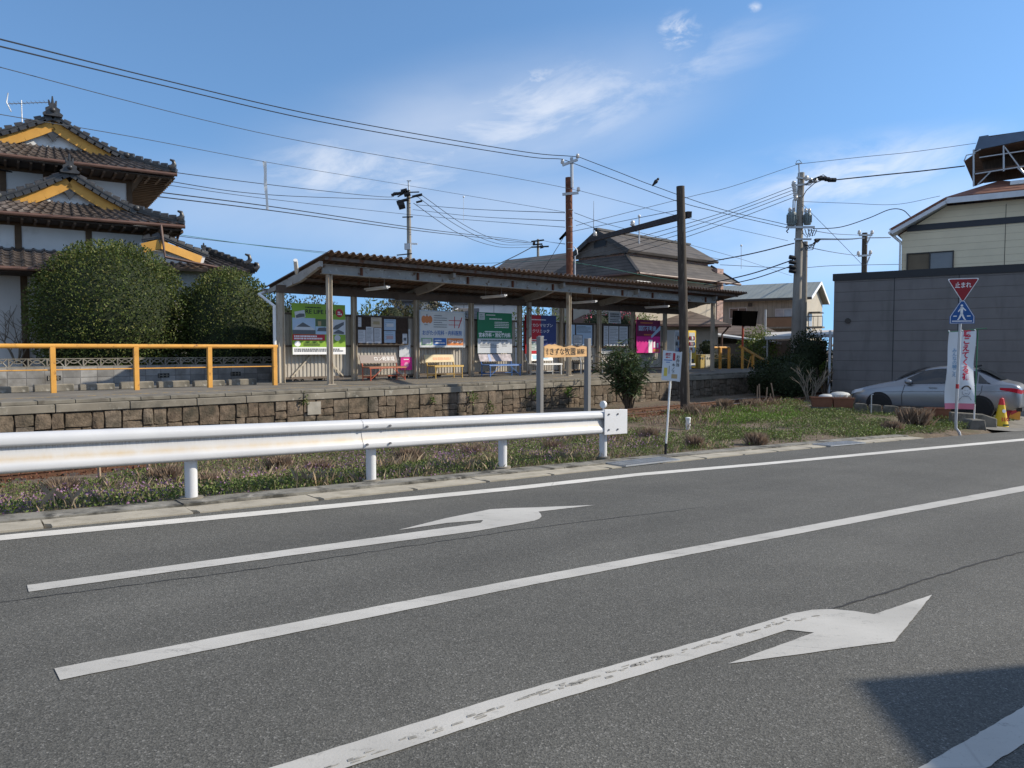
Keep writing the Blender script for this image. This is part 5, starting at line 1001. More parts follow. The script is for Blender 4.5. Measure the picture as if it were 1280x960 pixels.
# single-storey beige house behind the vending machines
c = at(872, 436, 41); T = Thing('beige_house', 'single storey beige house with brown hipped roof behind the vending machines', 'house', (c.x, c.y, -.3)); x0, x1, y0, y1 = c.x - 4.6, c.x + 1.75, c.y - .2, c.y + 6; xm = c.x - .1
T.part('roof', MB().sheet([(x0, y0, 2.75), (x1, y0, 2.75), (xm, y0 + 3, 3.75), (x0 + 1.8, y0 + 3, 3.75)], .14).sheet([(x1, y0, 2.75), (x1, y1, 2.75), (xm, y0 + 3.2, 3.75), (xm, y0 + 3, 3.75)], .14).sheet([(x1, y1, 2.75), (x0, y1, 2.75), (x0 + 1.8, y0 + 3.2, 3.75), (xm, y0 + 3.2, 3.75)], .14).sheet([(x0, y1, 2.75), (x0, y0, 2.75), (x0 + 1.8, y0 + 3, 3.75), (x0 + 1.8, y0 + 3.2, 3.75)], .14), m_stripes('brown_slate_low', (.13, .1, .085), (.055, .043, .037), .17, 'z', .75, .16, .25), smooth=0)
T.part('wall', MB().box((x0 + .6, y0 + .5, -.3), (x1 - .55, y1 - .5, 2.7)), BEIGE, smooth=0); T.part('gutter', MB().tube([(x0, y0 - .06, 2.66), (x1, y0 - .06, 2.64)], .06, 8), GUTB); T.part('downpipe', MB().tube([(x1 - .1, y0, 2.62), (x1 - .35, y0 + .4, 2.2), (x1 - .4, y0 + .44, -.2)], .05, 7), GUTB)
window(T, c.x + .3, c.x + 1.0, .9, 1.9, y0 + .5); T.part('side_lean_to', MB().sheet([(x1 - .5, y0 + 1, 2.2), (x1 + 3.2, y0 + 1, 1.75), (x1 + 3.2, y0 + 4, 2.0), (x1 - .5, y0 + 4, 2.5)], .1), GREYB, smooth=0); T.part('lean_to_wall', MB().box((x1 - .5, y0 + 1.4, -.3), (x1 + 3, y0 + 4, 1.7)), mat('lean_to_dark', (.14, .12, .1), .8), smooth=0)
T = Thing('beige_outhouse', 'small brown roofed outhouse under the dark rectangular panel', 'house', (c.x + 3.3, c.y + 3, -.3)); q = c + Vector((2.2, 3, 0)); T.part('roof', MB().sheet([(q.x - .5, q.y, 2.25), (q.x + 3.6, q.y, 2.25), (q.x + 2.9, q.y + 2, 2.95), (q.x + .3, q.y + 2, 2.95)], .12), m_stripes('outhouse_slate', (.13, .1, .085), (.055, .043, .037), .17, 'z', .75, .16, .25), smooth=0); T.part('wall', MB().box((q.x, q.y + .3, -.3), (q.x + 3.2, q.y + 3, 2.2)), BEIGE, smooth=0)
# two-storey apartment block with balcony
AF = Frame(R(-31)); T = Thing('apartment_block', 'two storey tan sided apartment block with grey roof and balcony rail', 'building', (-14, 55.2, -.4), AF); SIDE = m_stripes('tan_siding', (.3, .27, .22), (.17, .15, .125), .32, 'x', .75, .1, .1, dirt=((.16, .14, .115), 2., .5, .75)); SIDE_Y = m_stripes('tan_siding_sunlit', (.42, .38, .31), (.26, .23, .19), .32, 'y', .75, .1, .1)  # end wall siding coloured lighter as the sunlit side
n0 = 55.2; sa, sb = -23., -9.1
T.part('wall', MB().box((sa, n0, -.4), (sb - .02, n0 + 7, 5.0)), SIDE, smooth=0); T.part('end_wall', MB().box((sb - .019, n0, -.4), (sb, n0 + 7, 5.0)).add([(sb, n0, 5.0), (sb, n0 + 7, 5.0), (sb, n0 + 3.5, 6.25), (sb - .03, n0, 5.0), (sb - .03, n0 + 7, 5.0), (sb - .03, n0 + 3.5, 6.25)], [(0, 1, 2), (5, 4, 3), (0, 2, 5, 3), (1, 4, 5, 2)]), SIDE_Y, smooth=0)
T.part('roof', MB().sheet([(sa, n0 - .6, 5.0), (sb + .4, n0 - .6, 5.0), (sb + .4, n0 + 3.5, 6.35), (sa, n0 + 3.5, 6.35)], .13).sheet([(sa, n0 + 3.5, 6.35), (sb + .4, n0 + 3.5, 6.35), (sb + .4, n0 + 7.6, 5.0), (sa, n0 + 7.6, 5.0)], .13), m_stripes('grey_green_roof', (.24, .26, .245), (.16, .17, .16), .3, 'x', .6, .08), smooth=0); T.part('fascia', MB().box((sa, n0 - .64, 4.82), (sb + .4, n0 - .61, 4.98)), DARKFR, smooth=0); T.part('end_fascia', MB().bar((sb + .42, n0 - .6, 4.92), (sb + .42, n0 + 3.5, 6.27), .05, .2).bar((sb + .42, n0 + 3.5, 6.27), (sb + .42, n0 + 7.6, 4.92), .05, .2), PRINT_W)
def apx(px, py): return AF.px(px, py, n0)
s0, z1 = apx(969, 386); s1, z0 = apx(990, 409); window(T, s0, s1, z0, z1, n0, gl=mat('curtained_glass', (.3, .32, .34), .12, spec=.7)); s0, z1 = apx(912, 385); s1, z0 = apx(934, 398); window(T, s0, s1, z0, z1, n0); s0, z1 = apx(885, 384); s1, z0 = apx(904, 397); window(T, s0, s1, z0, z1, n0)
s0, z1 = apx(935.5, 379); T.part('wall_vent', MB().box((s0, n0 - .12, z1 - .25), (s0 + .28, n0 - .002, z1)), DARKFR)
bl = MB(); zb = apx(980, 409)[1]; zt = apx(980, 397)[1]; s0 = apx(960, 400)[0]; bl.box((s0, n0 - 1.1, zb - .12), (sb + 1.2, n0 - .003, zb)); T.part('balcony_slab', bl, CONC, smooth=0); rl = MB(); rl.bar((s0, n0 - 1.06, zt), (sb + 1.2, n0 - 1.06, zt), .05, .05)
for x in np.arange(s0 + 2.0, sb + 1.2, .3): rl.box((x, n0 - 1.07, zb), (x + .03, n0 - 1.05, zt - .025))
T.part('balcony_rail', rl, DARKFR); T.part('balcony_screen', MB().box((s0, n0 - 1.07, zb), (s0 + 2.0, n0 - 1.05, zt - .026)), mat('brown_screen', (.2, .12, .07), .7), smooth=0)
s_, z_ = apx(1014, 384); w = MB().box((sb + .001, n0 + .7, 2.4), (sb + .05, n0 + 2.0, 3.9)); T.part('end_window', w, FRAMEA); T.part('end_awning', MB().box((sb + .051, n0 + .5, 3.95), (sb + .8, n0 + 2.3, 4.02)), DARKFR)
T = Thing('outside_stair', 'dark steel outside stair beside the end of the tan apartment block', 'stair', (-6.6, 56.5, -.4), AF); st = MB()
for k in range(14): st.box((-8.2 + k * .27, 56.3, -.2 + k * .22), (-7.9 + k * .27, 57.4, -.16 + k * .22))
T.part('treads', st, BLACKM); T.part('stringer', MB().bar((-8.2, 56.25, -.3), (-4.4, 56.25, 2.9), .06, .25).bar((-8.2, 57.45, -.3), (-4.4, 57.45, 2.9), .06, .25), BLACKM); T.part('landing', MB().box((-6.6, 56.2, 2.7), (-4.2, 59, 2.8)).box((-6.6, 56.2, 3.9), (-4.2, 59, 4.0)), BLACKM); T.part('screen', MB().box((-5.9, 56.9, 2.8), (-4.3, 56.95, 4.0)), BLACKM)
T.part('white_handrail', MB().tube([(-8.2, 56.1, .8), (-5.6, 56.1, 3.9)], .06, 7), PRINT_W)
# carport
P = [at(956, 421.5, 37.5), at(1046, 418.5, 36.5), at(1046, 412, 42), at(957, 418.2, 43)]
for i in (2, 3): P[i].z = max(P[i].z, P[i - 1 if i == 2 else 0].z + .35)
T = Thing('carport', 'pale flat roofed carport in front of the tan apartment block', 'carport', (P[0].x + 2, P[0].y, -.45)); T.part('roof', MB().sheet([tuple(p) for p in P], .1), mat('carport_sheet', (.52, .49, .45), .6, var=.06), smooth=0); T.part('roof_edge', MB().bar(P[0] + Vector((0, -.03, -.04)), P[1] + Vector((0, -.03, -.04)), .05, .16), GREYB)
for p in P: T.part('post', MB().tube([(p.x + (.2 if p.x < 15 else -.2), p.y + .2, -.5), (p.x + (.2 if p.x < 15 else -.2), p.y + .2, p.z - .08)], .05, 8), FRAMEA)
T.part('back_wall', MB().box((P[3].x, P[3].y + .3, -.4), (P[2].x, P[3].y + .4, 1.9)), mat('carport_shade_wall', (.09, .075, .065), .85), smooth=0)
# ------------------------------------------------------------------ dark grey building and the cream house behind it
BF = Frame(atan2(-.57, .82)); bn, s0, s1, zt = 29.9, -6.02, 1.7, 4.22
T = Thing('grey_building', 'flat roofed dark grey sided building with black parapet behind the silver car', 'building', (-2, bn, -.5), BF)
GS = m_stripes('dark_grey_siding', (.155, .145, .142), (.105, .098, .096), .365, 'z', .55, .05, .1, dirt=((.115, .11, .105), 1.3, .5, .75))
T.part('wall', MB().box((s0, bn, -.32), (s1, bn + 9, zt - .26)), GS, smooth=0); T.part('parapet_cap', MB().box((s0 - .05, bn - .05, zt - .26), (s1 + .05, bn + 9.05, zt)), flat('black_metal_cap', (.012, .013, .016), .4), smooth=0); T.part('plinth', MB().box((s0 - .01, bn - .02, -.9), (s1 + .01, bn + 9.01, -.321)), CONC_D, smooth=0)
jt = MB()
for px in (1117, 1197.5): x = BF.px(px, 400, bn)[0]; jt.box((x - .012, bn - .006, -.31), (x + .012, bn - .001, zt - .262))
T.part('joint_strip', jt, flat('joint_dark', (.03, .032, .036), .6), smooth=0); x, z = BF.px(1060, 401, bn); T.part('wall_vent', MB().tube([(x, bn - .07, z), (x, bn - .001, z)], .1, 16), DARKFR)
T.part('downpipe', MB().tube([(s0 - .1, bn - .06, -.45), (s0 - .1, bn - .06, 2.1)], .045, 10), mat('grey_pipe', (.4, .43, .46), .5))
CN = 37.; CREAM = m_stripes('cream_siding', (.74, .63, .44), (.56, .47, .33), .29, 'z', .7, .05, .05)
T = Thing('cream_house', 'cream sided house with red brown roof rising behind the grey building', 'house', (1, CN, -.5), BF)
q = lambda px, py, n=CN: BF.px(px, py, n)
wl, _ = q(1127, 320); A = q(1113, 289, 36.4); B = q(1182, 250, 36.4); sc = q(1258, 250, 36.4)[0]; ze, zb_ = A[1], B[1]; wr = 2 * sc - wl; A2 = (2 * sc - A[0], ze); B2 = (2 * sc - B[0], zb_)
T.part('wall', MB().prism([(wl, -.5), (wr, -.5), (wr, ze - .3), (A2[0] - .3, ze - .12), (B2[0], zb_ - .16), (B[0], zb_ - .16), (A[0] + .3, ze - .12), (wl, ze - .3)], CN, CN + 9), CREAM, smooth=0)
bw = MB(); th_ = .26
for a, b in ((A, B), (B, B2), (B2, A2)): bw.bar((a[0], 36.42, a[1] - .02), (b[0], 36.42, b[1] - .02), .06, th_)
T.part('barge_board', bw, mat('white_trim', (.62, .63, .65), .5), smooth=0); nR = 39.4; zr = q(1255, 225, nR)[1]; sp0 = q(1250, 225, nR)[0]
RB = m_stripes('red_brown_roof', (.2, .085, .055), (.09, .04, .028), .16, 'z', .7, .14, .2)
up3 = Vector((0, 0, .12)); a3, b3, c3, d3 = [Vector((p[0], 36.38, p[1])) + up3 for p in (A, B, B2, A2)]; r0, r1 = Vector((sp0, nR, zr)), Vector((sp0, CN + 9.5, zr))
T.part('roof', MB().sheet([b3, c3, r0], .1).sheet([a3, b3, r0, Vector((a3.x, nR, a3.z))], .1).sheet([Vector((a3.x, nR, a3.z)), r0, r1, Vector((a3.x, CN + 9.5, a3.z))], .1).sheet([c3, d3, Vector((d3.x, nR, d3.z)), r0], .1).sheet([r0, Vector((d3.x, nR, d3.z)), Vector((d3.x, CN + 9.5, d3.z)), r1], .1), RB, smooth=0)
T.part('soffit', MB().bar((A[0] + .05, 36.9, A[1] - .1), (B[0], 36.9, B[1] - .1), .9, .03), PLASTIC_W); sg0, zg0 = q(1134, 286); sg1 = wr; T.part('dark_band', MB().box((sg0, CN - .05, zg0 - .13), (sg1, CN - .002, zg0 + .13)), flat('dark_band', (.03, .033, .04), .5), smooth=0)
T.part('eave_gutter', MB().tube([(A[0] - .04, 36.4, ze - .06), (A[0] - .04, CN + 9, ze - .06)], .06, 8), PLASTIC_W); T.part('downpipe', MB().tube([(A[0] + .05, CN - .1, ze - .15), (wl - .05, CN - .08, ze - .45), (wl - .05, CN - .08, 0)], .045, 8), PLASTIC_W)
a = q(1133.5, 317); b = q(1192, 334); window(T, a[0], b[0], b[1] - .6, a[1], CN, DARKFR, mat('lit_curtain_glass', (.12, .13, .14), .1, spec=.7), 1, .07, mat('brown_curtain', (.16, .12, .075), .7)); T.part('wall_joint', MB().box((q(1256, 300)[0], CN - .008, 3), (q(1256, 300)[0] + .02, CN - .001, zb_ - .3)), DARKFR)
# rooftop laundry deck on the cream house
T = Thing('rooftop_deck', 'steel framed rooftop deck with blue grey panel and brown plank underside', 'deck', (sp0, 40, 8.), BF); n_ = 38.2; D = lambda px, py, n=n_: Vector((q(px, py, n)[0], n, q(px, py, n)[1]))
a, b, c_, d = D(1218, 188), D(1224, 170.5), D(1330, 155), D(1330, 165); mb = MB(); poly_ = [(p.x, p.z) for p in (a, b, D(1235.5, 168.6), D(1236.5, 171.2), c_, d)]; T.part('blue_panel', mb.prism(poly_, n_, n_ + .08), mat('blue_grey_panel', (.09, .13, .19), .5, .2, var=.12), smooth=0)
T.part('deck_top', MB().sheet([a + Vector((0, .1, .05)), d + Vector((0, .1, .05)), d + Vector((0, 4, .05)), a + Vector((0, 4, .05))], .08), mat('plank_underside', (.11, .065, .04), .85, var=.3, scale=3, stretch=(1, 8, 1)), smooth=0)
fl_ = [D(1205, 201.5, n_ + .3), D(1222, 197, n_ + .3), D(1224, 233, n_ + 1.2), D(1211, 231, n_ + 1.2)]; T.part('plank_side', MB().sheet([fl_[0], a + Vector((.1, .3, .0)), D(1234, 226, n_ + 1.6), D(1218, 232, n_ + 1.6)], .06), mat('plank_brown', (.14, .08, .05), .85, var=.3, scale=3, stretch=(1, 1, 8)), smooth=0)
T.part('plank_floor', MB().sheet([D(1218, 214, n_ + .5), D(1330, 198, n_ + .5), D(1330, 200, n_ + 3.5), D(1226, 212, n_ + 3.5)], .08), mat('plank_floor', (.1, .06, .04), .85, var=.3), smooth=0)
T.part('plank_back', MB().sheet([D(1226, 172, n_ + 2.6), D(1340, 156, n_ + 2.6), D(1340, 214, n_ + 2.2), D(1230, 229, n_ + 2.2)], .06), mat('plank_dark', (.07, .045, .03), .85, var=.35, scale=3, stretch=(8, 1, 1)), smooth=0)
fr = MB()
for px, y0, y1 in ((1217, 187, 233), (1254.5, 182, 214), (1292, 176, 212)): fr.tube([D(px, y0), D(px, y1)], .035, 6)
fr.tube([D(1219, 217.5), D(1330, 200)], .035, 6); fr.tube([D(1224, 197), D(1330, 181)], .03, 6); fr.tube([D(1217, 191), D(1226, 186.5)], .03, 6); fr.tube([D(1222, 231), D(1238, 215)], .03, 6); fr.tube([D(1256, 184), D(1284, 222)], .03, 6); fr.tube([D(1272, 210), D(1290, 226)], .03, 6); fr.tube([D(1205, 201.5), D(1208, 194), D(1218, 192)], .025, 6)
T.part('steel_frame', fr, GALV); T.part('roof_sheet_patch', MB().cbox(D(1279, 227, 37.9), (.9, .6, .04), rx=.4), PLASTIC_W)
# building beside the viewer whose corner throws the shadow over the near lane
tip = onroad(1066, 851); k = 4.2 / (sin(SUN_EL) / cos(SUN_EL)); cor = Vector((tip.x, tip.y, 0)) + SUN_AZ * k; H = tip.z + k * math.tan(SUN_EL)
u1 = (onroad(1280, 832) - tip); u1.z = 0; u1.normalize(); u2 = (onroad(1140, 960) - tip); u2.z = 0; u2.normalize()
P = [cor, cor + u1 * 10, cor + u1 * 10 + u2 * 9, cor + u2 * 9]; mb = MB().add([(p.x, p.y, -1.2) for p in P] + [(p.x, p.y, H - .3) for p in P], [(0, 1, 2, 3), (7, 6, 5, 4)] + [(i, 4 + i, 4 + (i + 1) % 4, (i + 1) % 4) for i in range(4)])
T = Thing('roadside_building', 'plain pale roadside building standing across the near lane', 'building', (cor.x, cor.y, -1.2)); T.part('wall', mb, BEIGE, smooth=0); T.part('flat_roof', MB().add([(p.x, p.y, H - .299) for p in P] + [(p.x, p.y, H) for p in P], [(0, 1, 2, 3), (7, 6, 5, 4)] + [(i, 4 + i, 4 + (i + 1) % 4, (i + 1) % 4) for i in range(4)]), GREYB, smooth=0)
# ------------------------------------------------------------------ poles
CPOLE = mat('concrete_pole', (.27, .25, .22), .85, var=.12, scale=2, dirt=((.15, .13, .11), 4., .55, .75, (3, 3, .4))); INSUL = flat('white_insulator', (.6, .58, .55), .3); CABLE = flat('black_cable', (.02, .02, .022), .5); CABLE_G = flat('green_cable', (.03, .12, .09), .5); CABLE_T = flat('thin_wire', (.07, .075, .08), .5, .3); XFORM = mat('transformer_grey', (.15, .18, .18), .5, .2, var=.15)
def insul(T, c, s=1., parent=None):
    c = Vector(c); return T.part('insulator', MB().lathe([(.02*s, 0), (.06*s, .02*s), (.075*s, .06*s), (.04*s, .08*s), (.065*s, .1*s), (.05*s, .15*s), (.02*s, .17*s)], c, 10), INSUL, parent)
b, t = at(857, 514, 20.8), at(850.5, 233, 20.8)
T = Thing('wooden_pole', 'dark weathered wooden pole standing between the track and the soil plot', 'pole', tuple(b)); T.part('shaft', MB().tube([b + Vector((0, 0, -.4)), b.lerp(t, .5), t], [.135, .125, .115], 14), DARKWOOD)
wp_top = t; bx0, bx1 = at(862, 268, 20.8), at(735, 301, 31.2); d_ = (bx1 - bx0).normalized()
PR = Thing('rusty_steel_pole', 'tall rust red steel pole rising behind the shelter roof with pale extension arm', 'pole', tuple(at(712, 460, 31.5)))
r0, r1 = at(713, 478, 31.5), at(711, 222, 31.5); PR.part('shaft', MB().tube([Vector((r0.x, r0.y, -.2)), r1], .145, 14), RUSTM); e0, e1 = at(715, 235, 31.4), at(714.5, 197, 31.4); PR.part('extension', MB().tube([e0, e1], .07, 8), GALV)
for (pa, pb) in (((703, 206.5), (722, 199.5)), ((703, 243), (723, 241))):
    a, c = at(*pa, 31.35), at(*pb, 31.35); ar = PR.part('cross_arm', MB().bar(a, c, .09, .1), GALV)
    for q in ((a, c) if pa[1] < 220 else (c,)): insul(PR, q + Vector((0, 0, .05)), 1.15, ar)
for py in (262, 272, 283, 303, 311): q = at(712, py, 31.5); PR.part('clamp_band', MB().tube([q + Vector((0, 0, -.03)), q + Vector((0, 0, -.005))], .152, 14), GREYPAINT); PR.part('stay_bracket', MB().prism([(-.1, 0), (-.42, -.35), (-.36, -.42), (-.1, -.2)], -.03, .03, 0, Matrix.Translation(at(711, 288, 31.5))), RUSTM)
PR.part('guy_wire', MB().tube([at(708, 291, 31.4), at(670, 352, 30.5)], .012, 5), CABLE)
PR.part('conduit', MB().tube([at(718.5, 320, 31.3), at(718.5, 345, 31.3)], .04, 6).tube([at(717, 308, 31.3), at(721, 312, 31.3), at(722, 318, 31.3), at(718, 321, 31.3)], .02, 5), GALV)
T = Thing('overhead_beam', 'dark timber beam spanning the track from wooden pole to rusty pole', 'beam', tuple(bx0)); T.part('beam', MB().bar(bx0, bx1, .13, .17), mat('beam_dark', (.035, .028, .026), .85, var=.3)); q = bx0.lerp(bx1, .5); 
for f in (.46, .9): q = bx0.lerp(bx1, f); insul(T, q + Vector((0, 0, .1)), 1.2)
def util_pole(label, px0, py0, px1, py1, Y, r0, r1, m=CPOLE, name='utility_pole'):
    a, c = at(px0, py0, Y), at(px1, py1, Y); g = Vector((a.x, a.y, -.6)); T = Thing(name, label, 'pole', tuple(g)); T.part('shaft', MB().tube([g, a, c], [r0, r0 * .95, r1], 12), m); return T
T = util_pole('tall concrete utility pole carrying two grey transformers beside the grey building', 994, 442, 1001.5, 216, 35, .23, .15)
for px, w, py0, py1, lab in ((989.5, .2, 265, 282, 'wider transformer'), (1009.2, .165, 266, 281, 'narrower transformer')):
    a, c = at(px, py1, 34.8), at(px, py0, 34.8); h = c.z - a.z; x = T.part('transformer', MB().lathe([(w * .9, 0), (w, .04), (w, h - .1), (w * .85, h - .02), (.05, h)], a, 16), XFORM, label=lab + ' in grey green paint')
    fn = MB()
    for k in range(8): an = k * pi / 4; fn.cbox(a + Vector((cos(an) * (w + .02), sin(an) * (w + .02), h * .5)), (.05, .02, h * .6), rz=an)
    T.part('cooling_fin', fn, XFORM, x); insul(T, c + Vector((-.08, 0, 0)), 1.2, x); insul(T, c + Vector((.09, 0, 0)), 1.2, x)
for (pa, pb, w) in (((983, 284), (1018, 284), .1), ((992, 232), (1010, 230), .08), ((996, 222), (1014, 224), .08), ((993, 246), (1001, 245), .06), ((993, 299), (1014, 299), .08)): T.part('cross_arm', MB().bar(at(*pa, 34.8), at(*pb, 34.8), w, w), GALV)
T.part('top_spike', MB().tube([at(999.5, 228, 34.9), at(998.5, 205, 34.9)], .035, 6).tube([at(994.5, 205, 34.9), at(1002.5, 204, 34.9)], .03, 6), GALV); T.part('lightning_loop', MB().tube([at(994.5, 205, 34.9), at(996, 201, 34.9), at(999, 200, 34.9), at(1002.5, 204, 34.9)], .012, 5), CABLE)
for px, py in ((992, 233), (993, 237), (993.5, 241), (994, 246), (994.5, 251), (1008, 226), (1013, 229), (1019, 229)): insul(T, at(px, py, 34.7), 1.5)
sp = MB()
for px, py in ((1026, 223), (1030, 223), (1034, 224), (1038, 225), (1042, 225)): q = at(px, py, 34.5); sp.tube([q + Vector((-.1, 0, 0)), q + Vector((.1, 0, .0))], .1, 8)
T.part('black_insulator_string', sp, BLACKM); jl = MB()
for k in range(4): jl.tube([at(1006 + k * 2, 232, 34.6), at(1012 + k * 3, 226 - k, 34.5), at(1020 + k * 3, 222 - k * 1.2, 34.5), at(1030 + k * 2, 223, 34.5)], .018, 5)
jl.tube([at(1003, 247, 34.7), at(1008, 238, 34.6), at(1018, 229, 34.6), at(1030, 224, 34.5)], .02, 5)
for k in range(5): jl.tube([at(1002 + k, 300 + k * 2, 34.7), at(1008 + k * 2, 313 - k * 2, 34.5), at(1016 + k, 312 - k * 3, 34.5), at(1018 + k, 303, 34.6), at(1022 + k, 299, 34.6)], .02, 5)
for k in range(4): jl.tube([at(1002 + k * 4, 286, 34.6), at(1004 + k * 4, 292 + k, 34.6), at(1009 + k * 3, 297 - k, 34.6), at(1012 + k * 3, 287, 34.6)], .018, 5)
jl.tube([at(985, 291, 34.7), at(983, 289, 34.7), at(986, 286, 34.7)], .03, 6); T.part('jumper_cable', jl, CABLE); dv = MB()
for py in (322, 328, 334, 339): q = at(991, py, 34.7); dv.tube([q + Vector((-.16, 0, .03)), q + Vector((.12, 0, -.02))], .1, 8)
T.part('cable_clamp', dv, BLACKM); sl = MB(); sl.tube([at(991.5, 250, 34.7), at(991, 266, 34.7)], .03, 5).tube([at(994, 250, 34.7), at(993.5, 266, 34.7)], .03, 5); T.part('fuse_lead', sl, GALV)
util_pole('slimmer concrete pole standing close behind the transformer pole', 1003.5, 442, 1006.5, 302, 36.2, .17, .12)
T = util_pole('distant concrete utility pole rising behind the shelter near the pale sky streak', 513, 420, 510.5, 238, 50, .2, .13)
T.part('top_spike', MB().tube([at(511, 240, 49.9), at(510.5, 226, 49.9)], .05, 6).bar(at(508.5, 226, 49.9), at(514, 226, 49.9), .05, .05), GALV)
for (pa, pb) in (((492, 241), (524, 240)), ((497, 252), (518, 246)), ((497, 246), (512, 238)), ((503, 271.5), (516, 271)), ((496, 319), (515, 317))): T.part('cross_arm', MB().bar(at(*pa, 49.7), at(*pb, 49.7), .07, .07), BLACKM)
dk = MB()
for px, py, r in ((493, 243, .09), (500, 241.5, .1), (505, 238, .11), (502, 257, .24), (500, 253, .16), (519, 245, .08), (524, 244, .09), (524, 252, .07), (509, 243, .14), (507, 250, .1)): q = at(px, py, 49.6); dk.tube([q + Vector((-.2, 0, -.05)), q + Vector((.2, 0, .05))], r, 8)
T.part('insulator_cluster', dk, BLACKM); a, c = at(511.5, 312, 49.6), at(511.5, 304.5, 49.6); T.part('pale_box', MB().box((a.x - .3, a.y - .15, a.z), (a.x + .1, a.y + .15, c.z)), GREYB); T.part('lamp_arm', MB().bar(at(513, 304.5, 49.7), at(522, 305, 49.7), .1, .1), PLASTIC_W)
T = util_pole('farthest small utility pole seen between distant pole and rusty pole', 673, 420, 672.5, 299, 85, .2, .14)
for (pa, pb) in (((664, 302), (680, 300)), ((666, 306), (678, 305)), ((664, 309), (686, 308))): T.part('cross_arm', MB().bar(at(*pa, 84.6), at(*pb, 84.6), .16, .16), BLACKM)
T.part('insulator_cluster', MB().tube([at(666, 304, 84.5), at(669, 304.5, 84.5)], .2, 8).tube([at(675, 309, 84.5), at(679, 308, 84.5)], .18, 8), BLACKM)
T = util_pole('dark wooden utility pole rising behind the grey building roof', 1079, 420, 1081, 291, 60, .24, .2, DARKWOOD)
for (pa, pb) in (((1074, 294), (1090, 294)), ((1073, 320), (1088, 319))):
    ar = T.part('cross_arm', MB().bar(at(*pa, 59.7), at(*pb, 59.7), .14, .14), GALV)
    for q in (pa, pb): insul(T, at(q[0], q[1] - 1, 59.7), 2., ar)
T.part('arm_brace', MB().bar(at(1088, 296, 59.7), at(1083, 306, 59.7), .08, .08).bar(at(1087, 321, 59.7), at(1083, 331, 59.7), .08, .08), GALV)
T = util_pole('thin grey galvanised post before the tan apartment block', 956, 434, 957, 387, 42, .07, .06, GALV); T.part('meter_box', MB().cbox(at(957, 429, 41.8), (.35, .2, .6)), GREYB)
# ------------------------------------------------------------------ wires, each one its own
def spline(nodes, per=10):
    P = [np.array((x, y, 1 / d)) for x, y, d in nodes]; P = [2 * P[0] - P[1]] + P + [2 * P[-1] - P[-2]]; out = []
    for i in range(1, len(P) - 2):
        for k in range(per):
            t = k / per; a, b, c, d = P[i - 1], P[i], P[i + 1], P[i + 2]
            out.append(.5 * (2 * b + (c - a) * t + (2 * a - 5 * b + 4 * c - d) * t * t + (3 * b - a - 3 * c + d) * t ** 3))
    out.append(P[-2]); return [at(p[0], p[1], 1 / p[2]) for p in out]
def wire(label, nodes, r=.013, m=CABLE, group='overhead wires'):
    pts = spline(nodes)
    if nodes[0][0] <= 0: pts = [pts[0] + (pts[0] - pts[2]).normalized() * 14] + pts
    mb = MB().tube(pts, r, 5); return solo('overhead_wire', mb, m, label, 'wire', tuple(pts[0]), group=group)
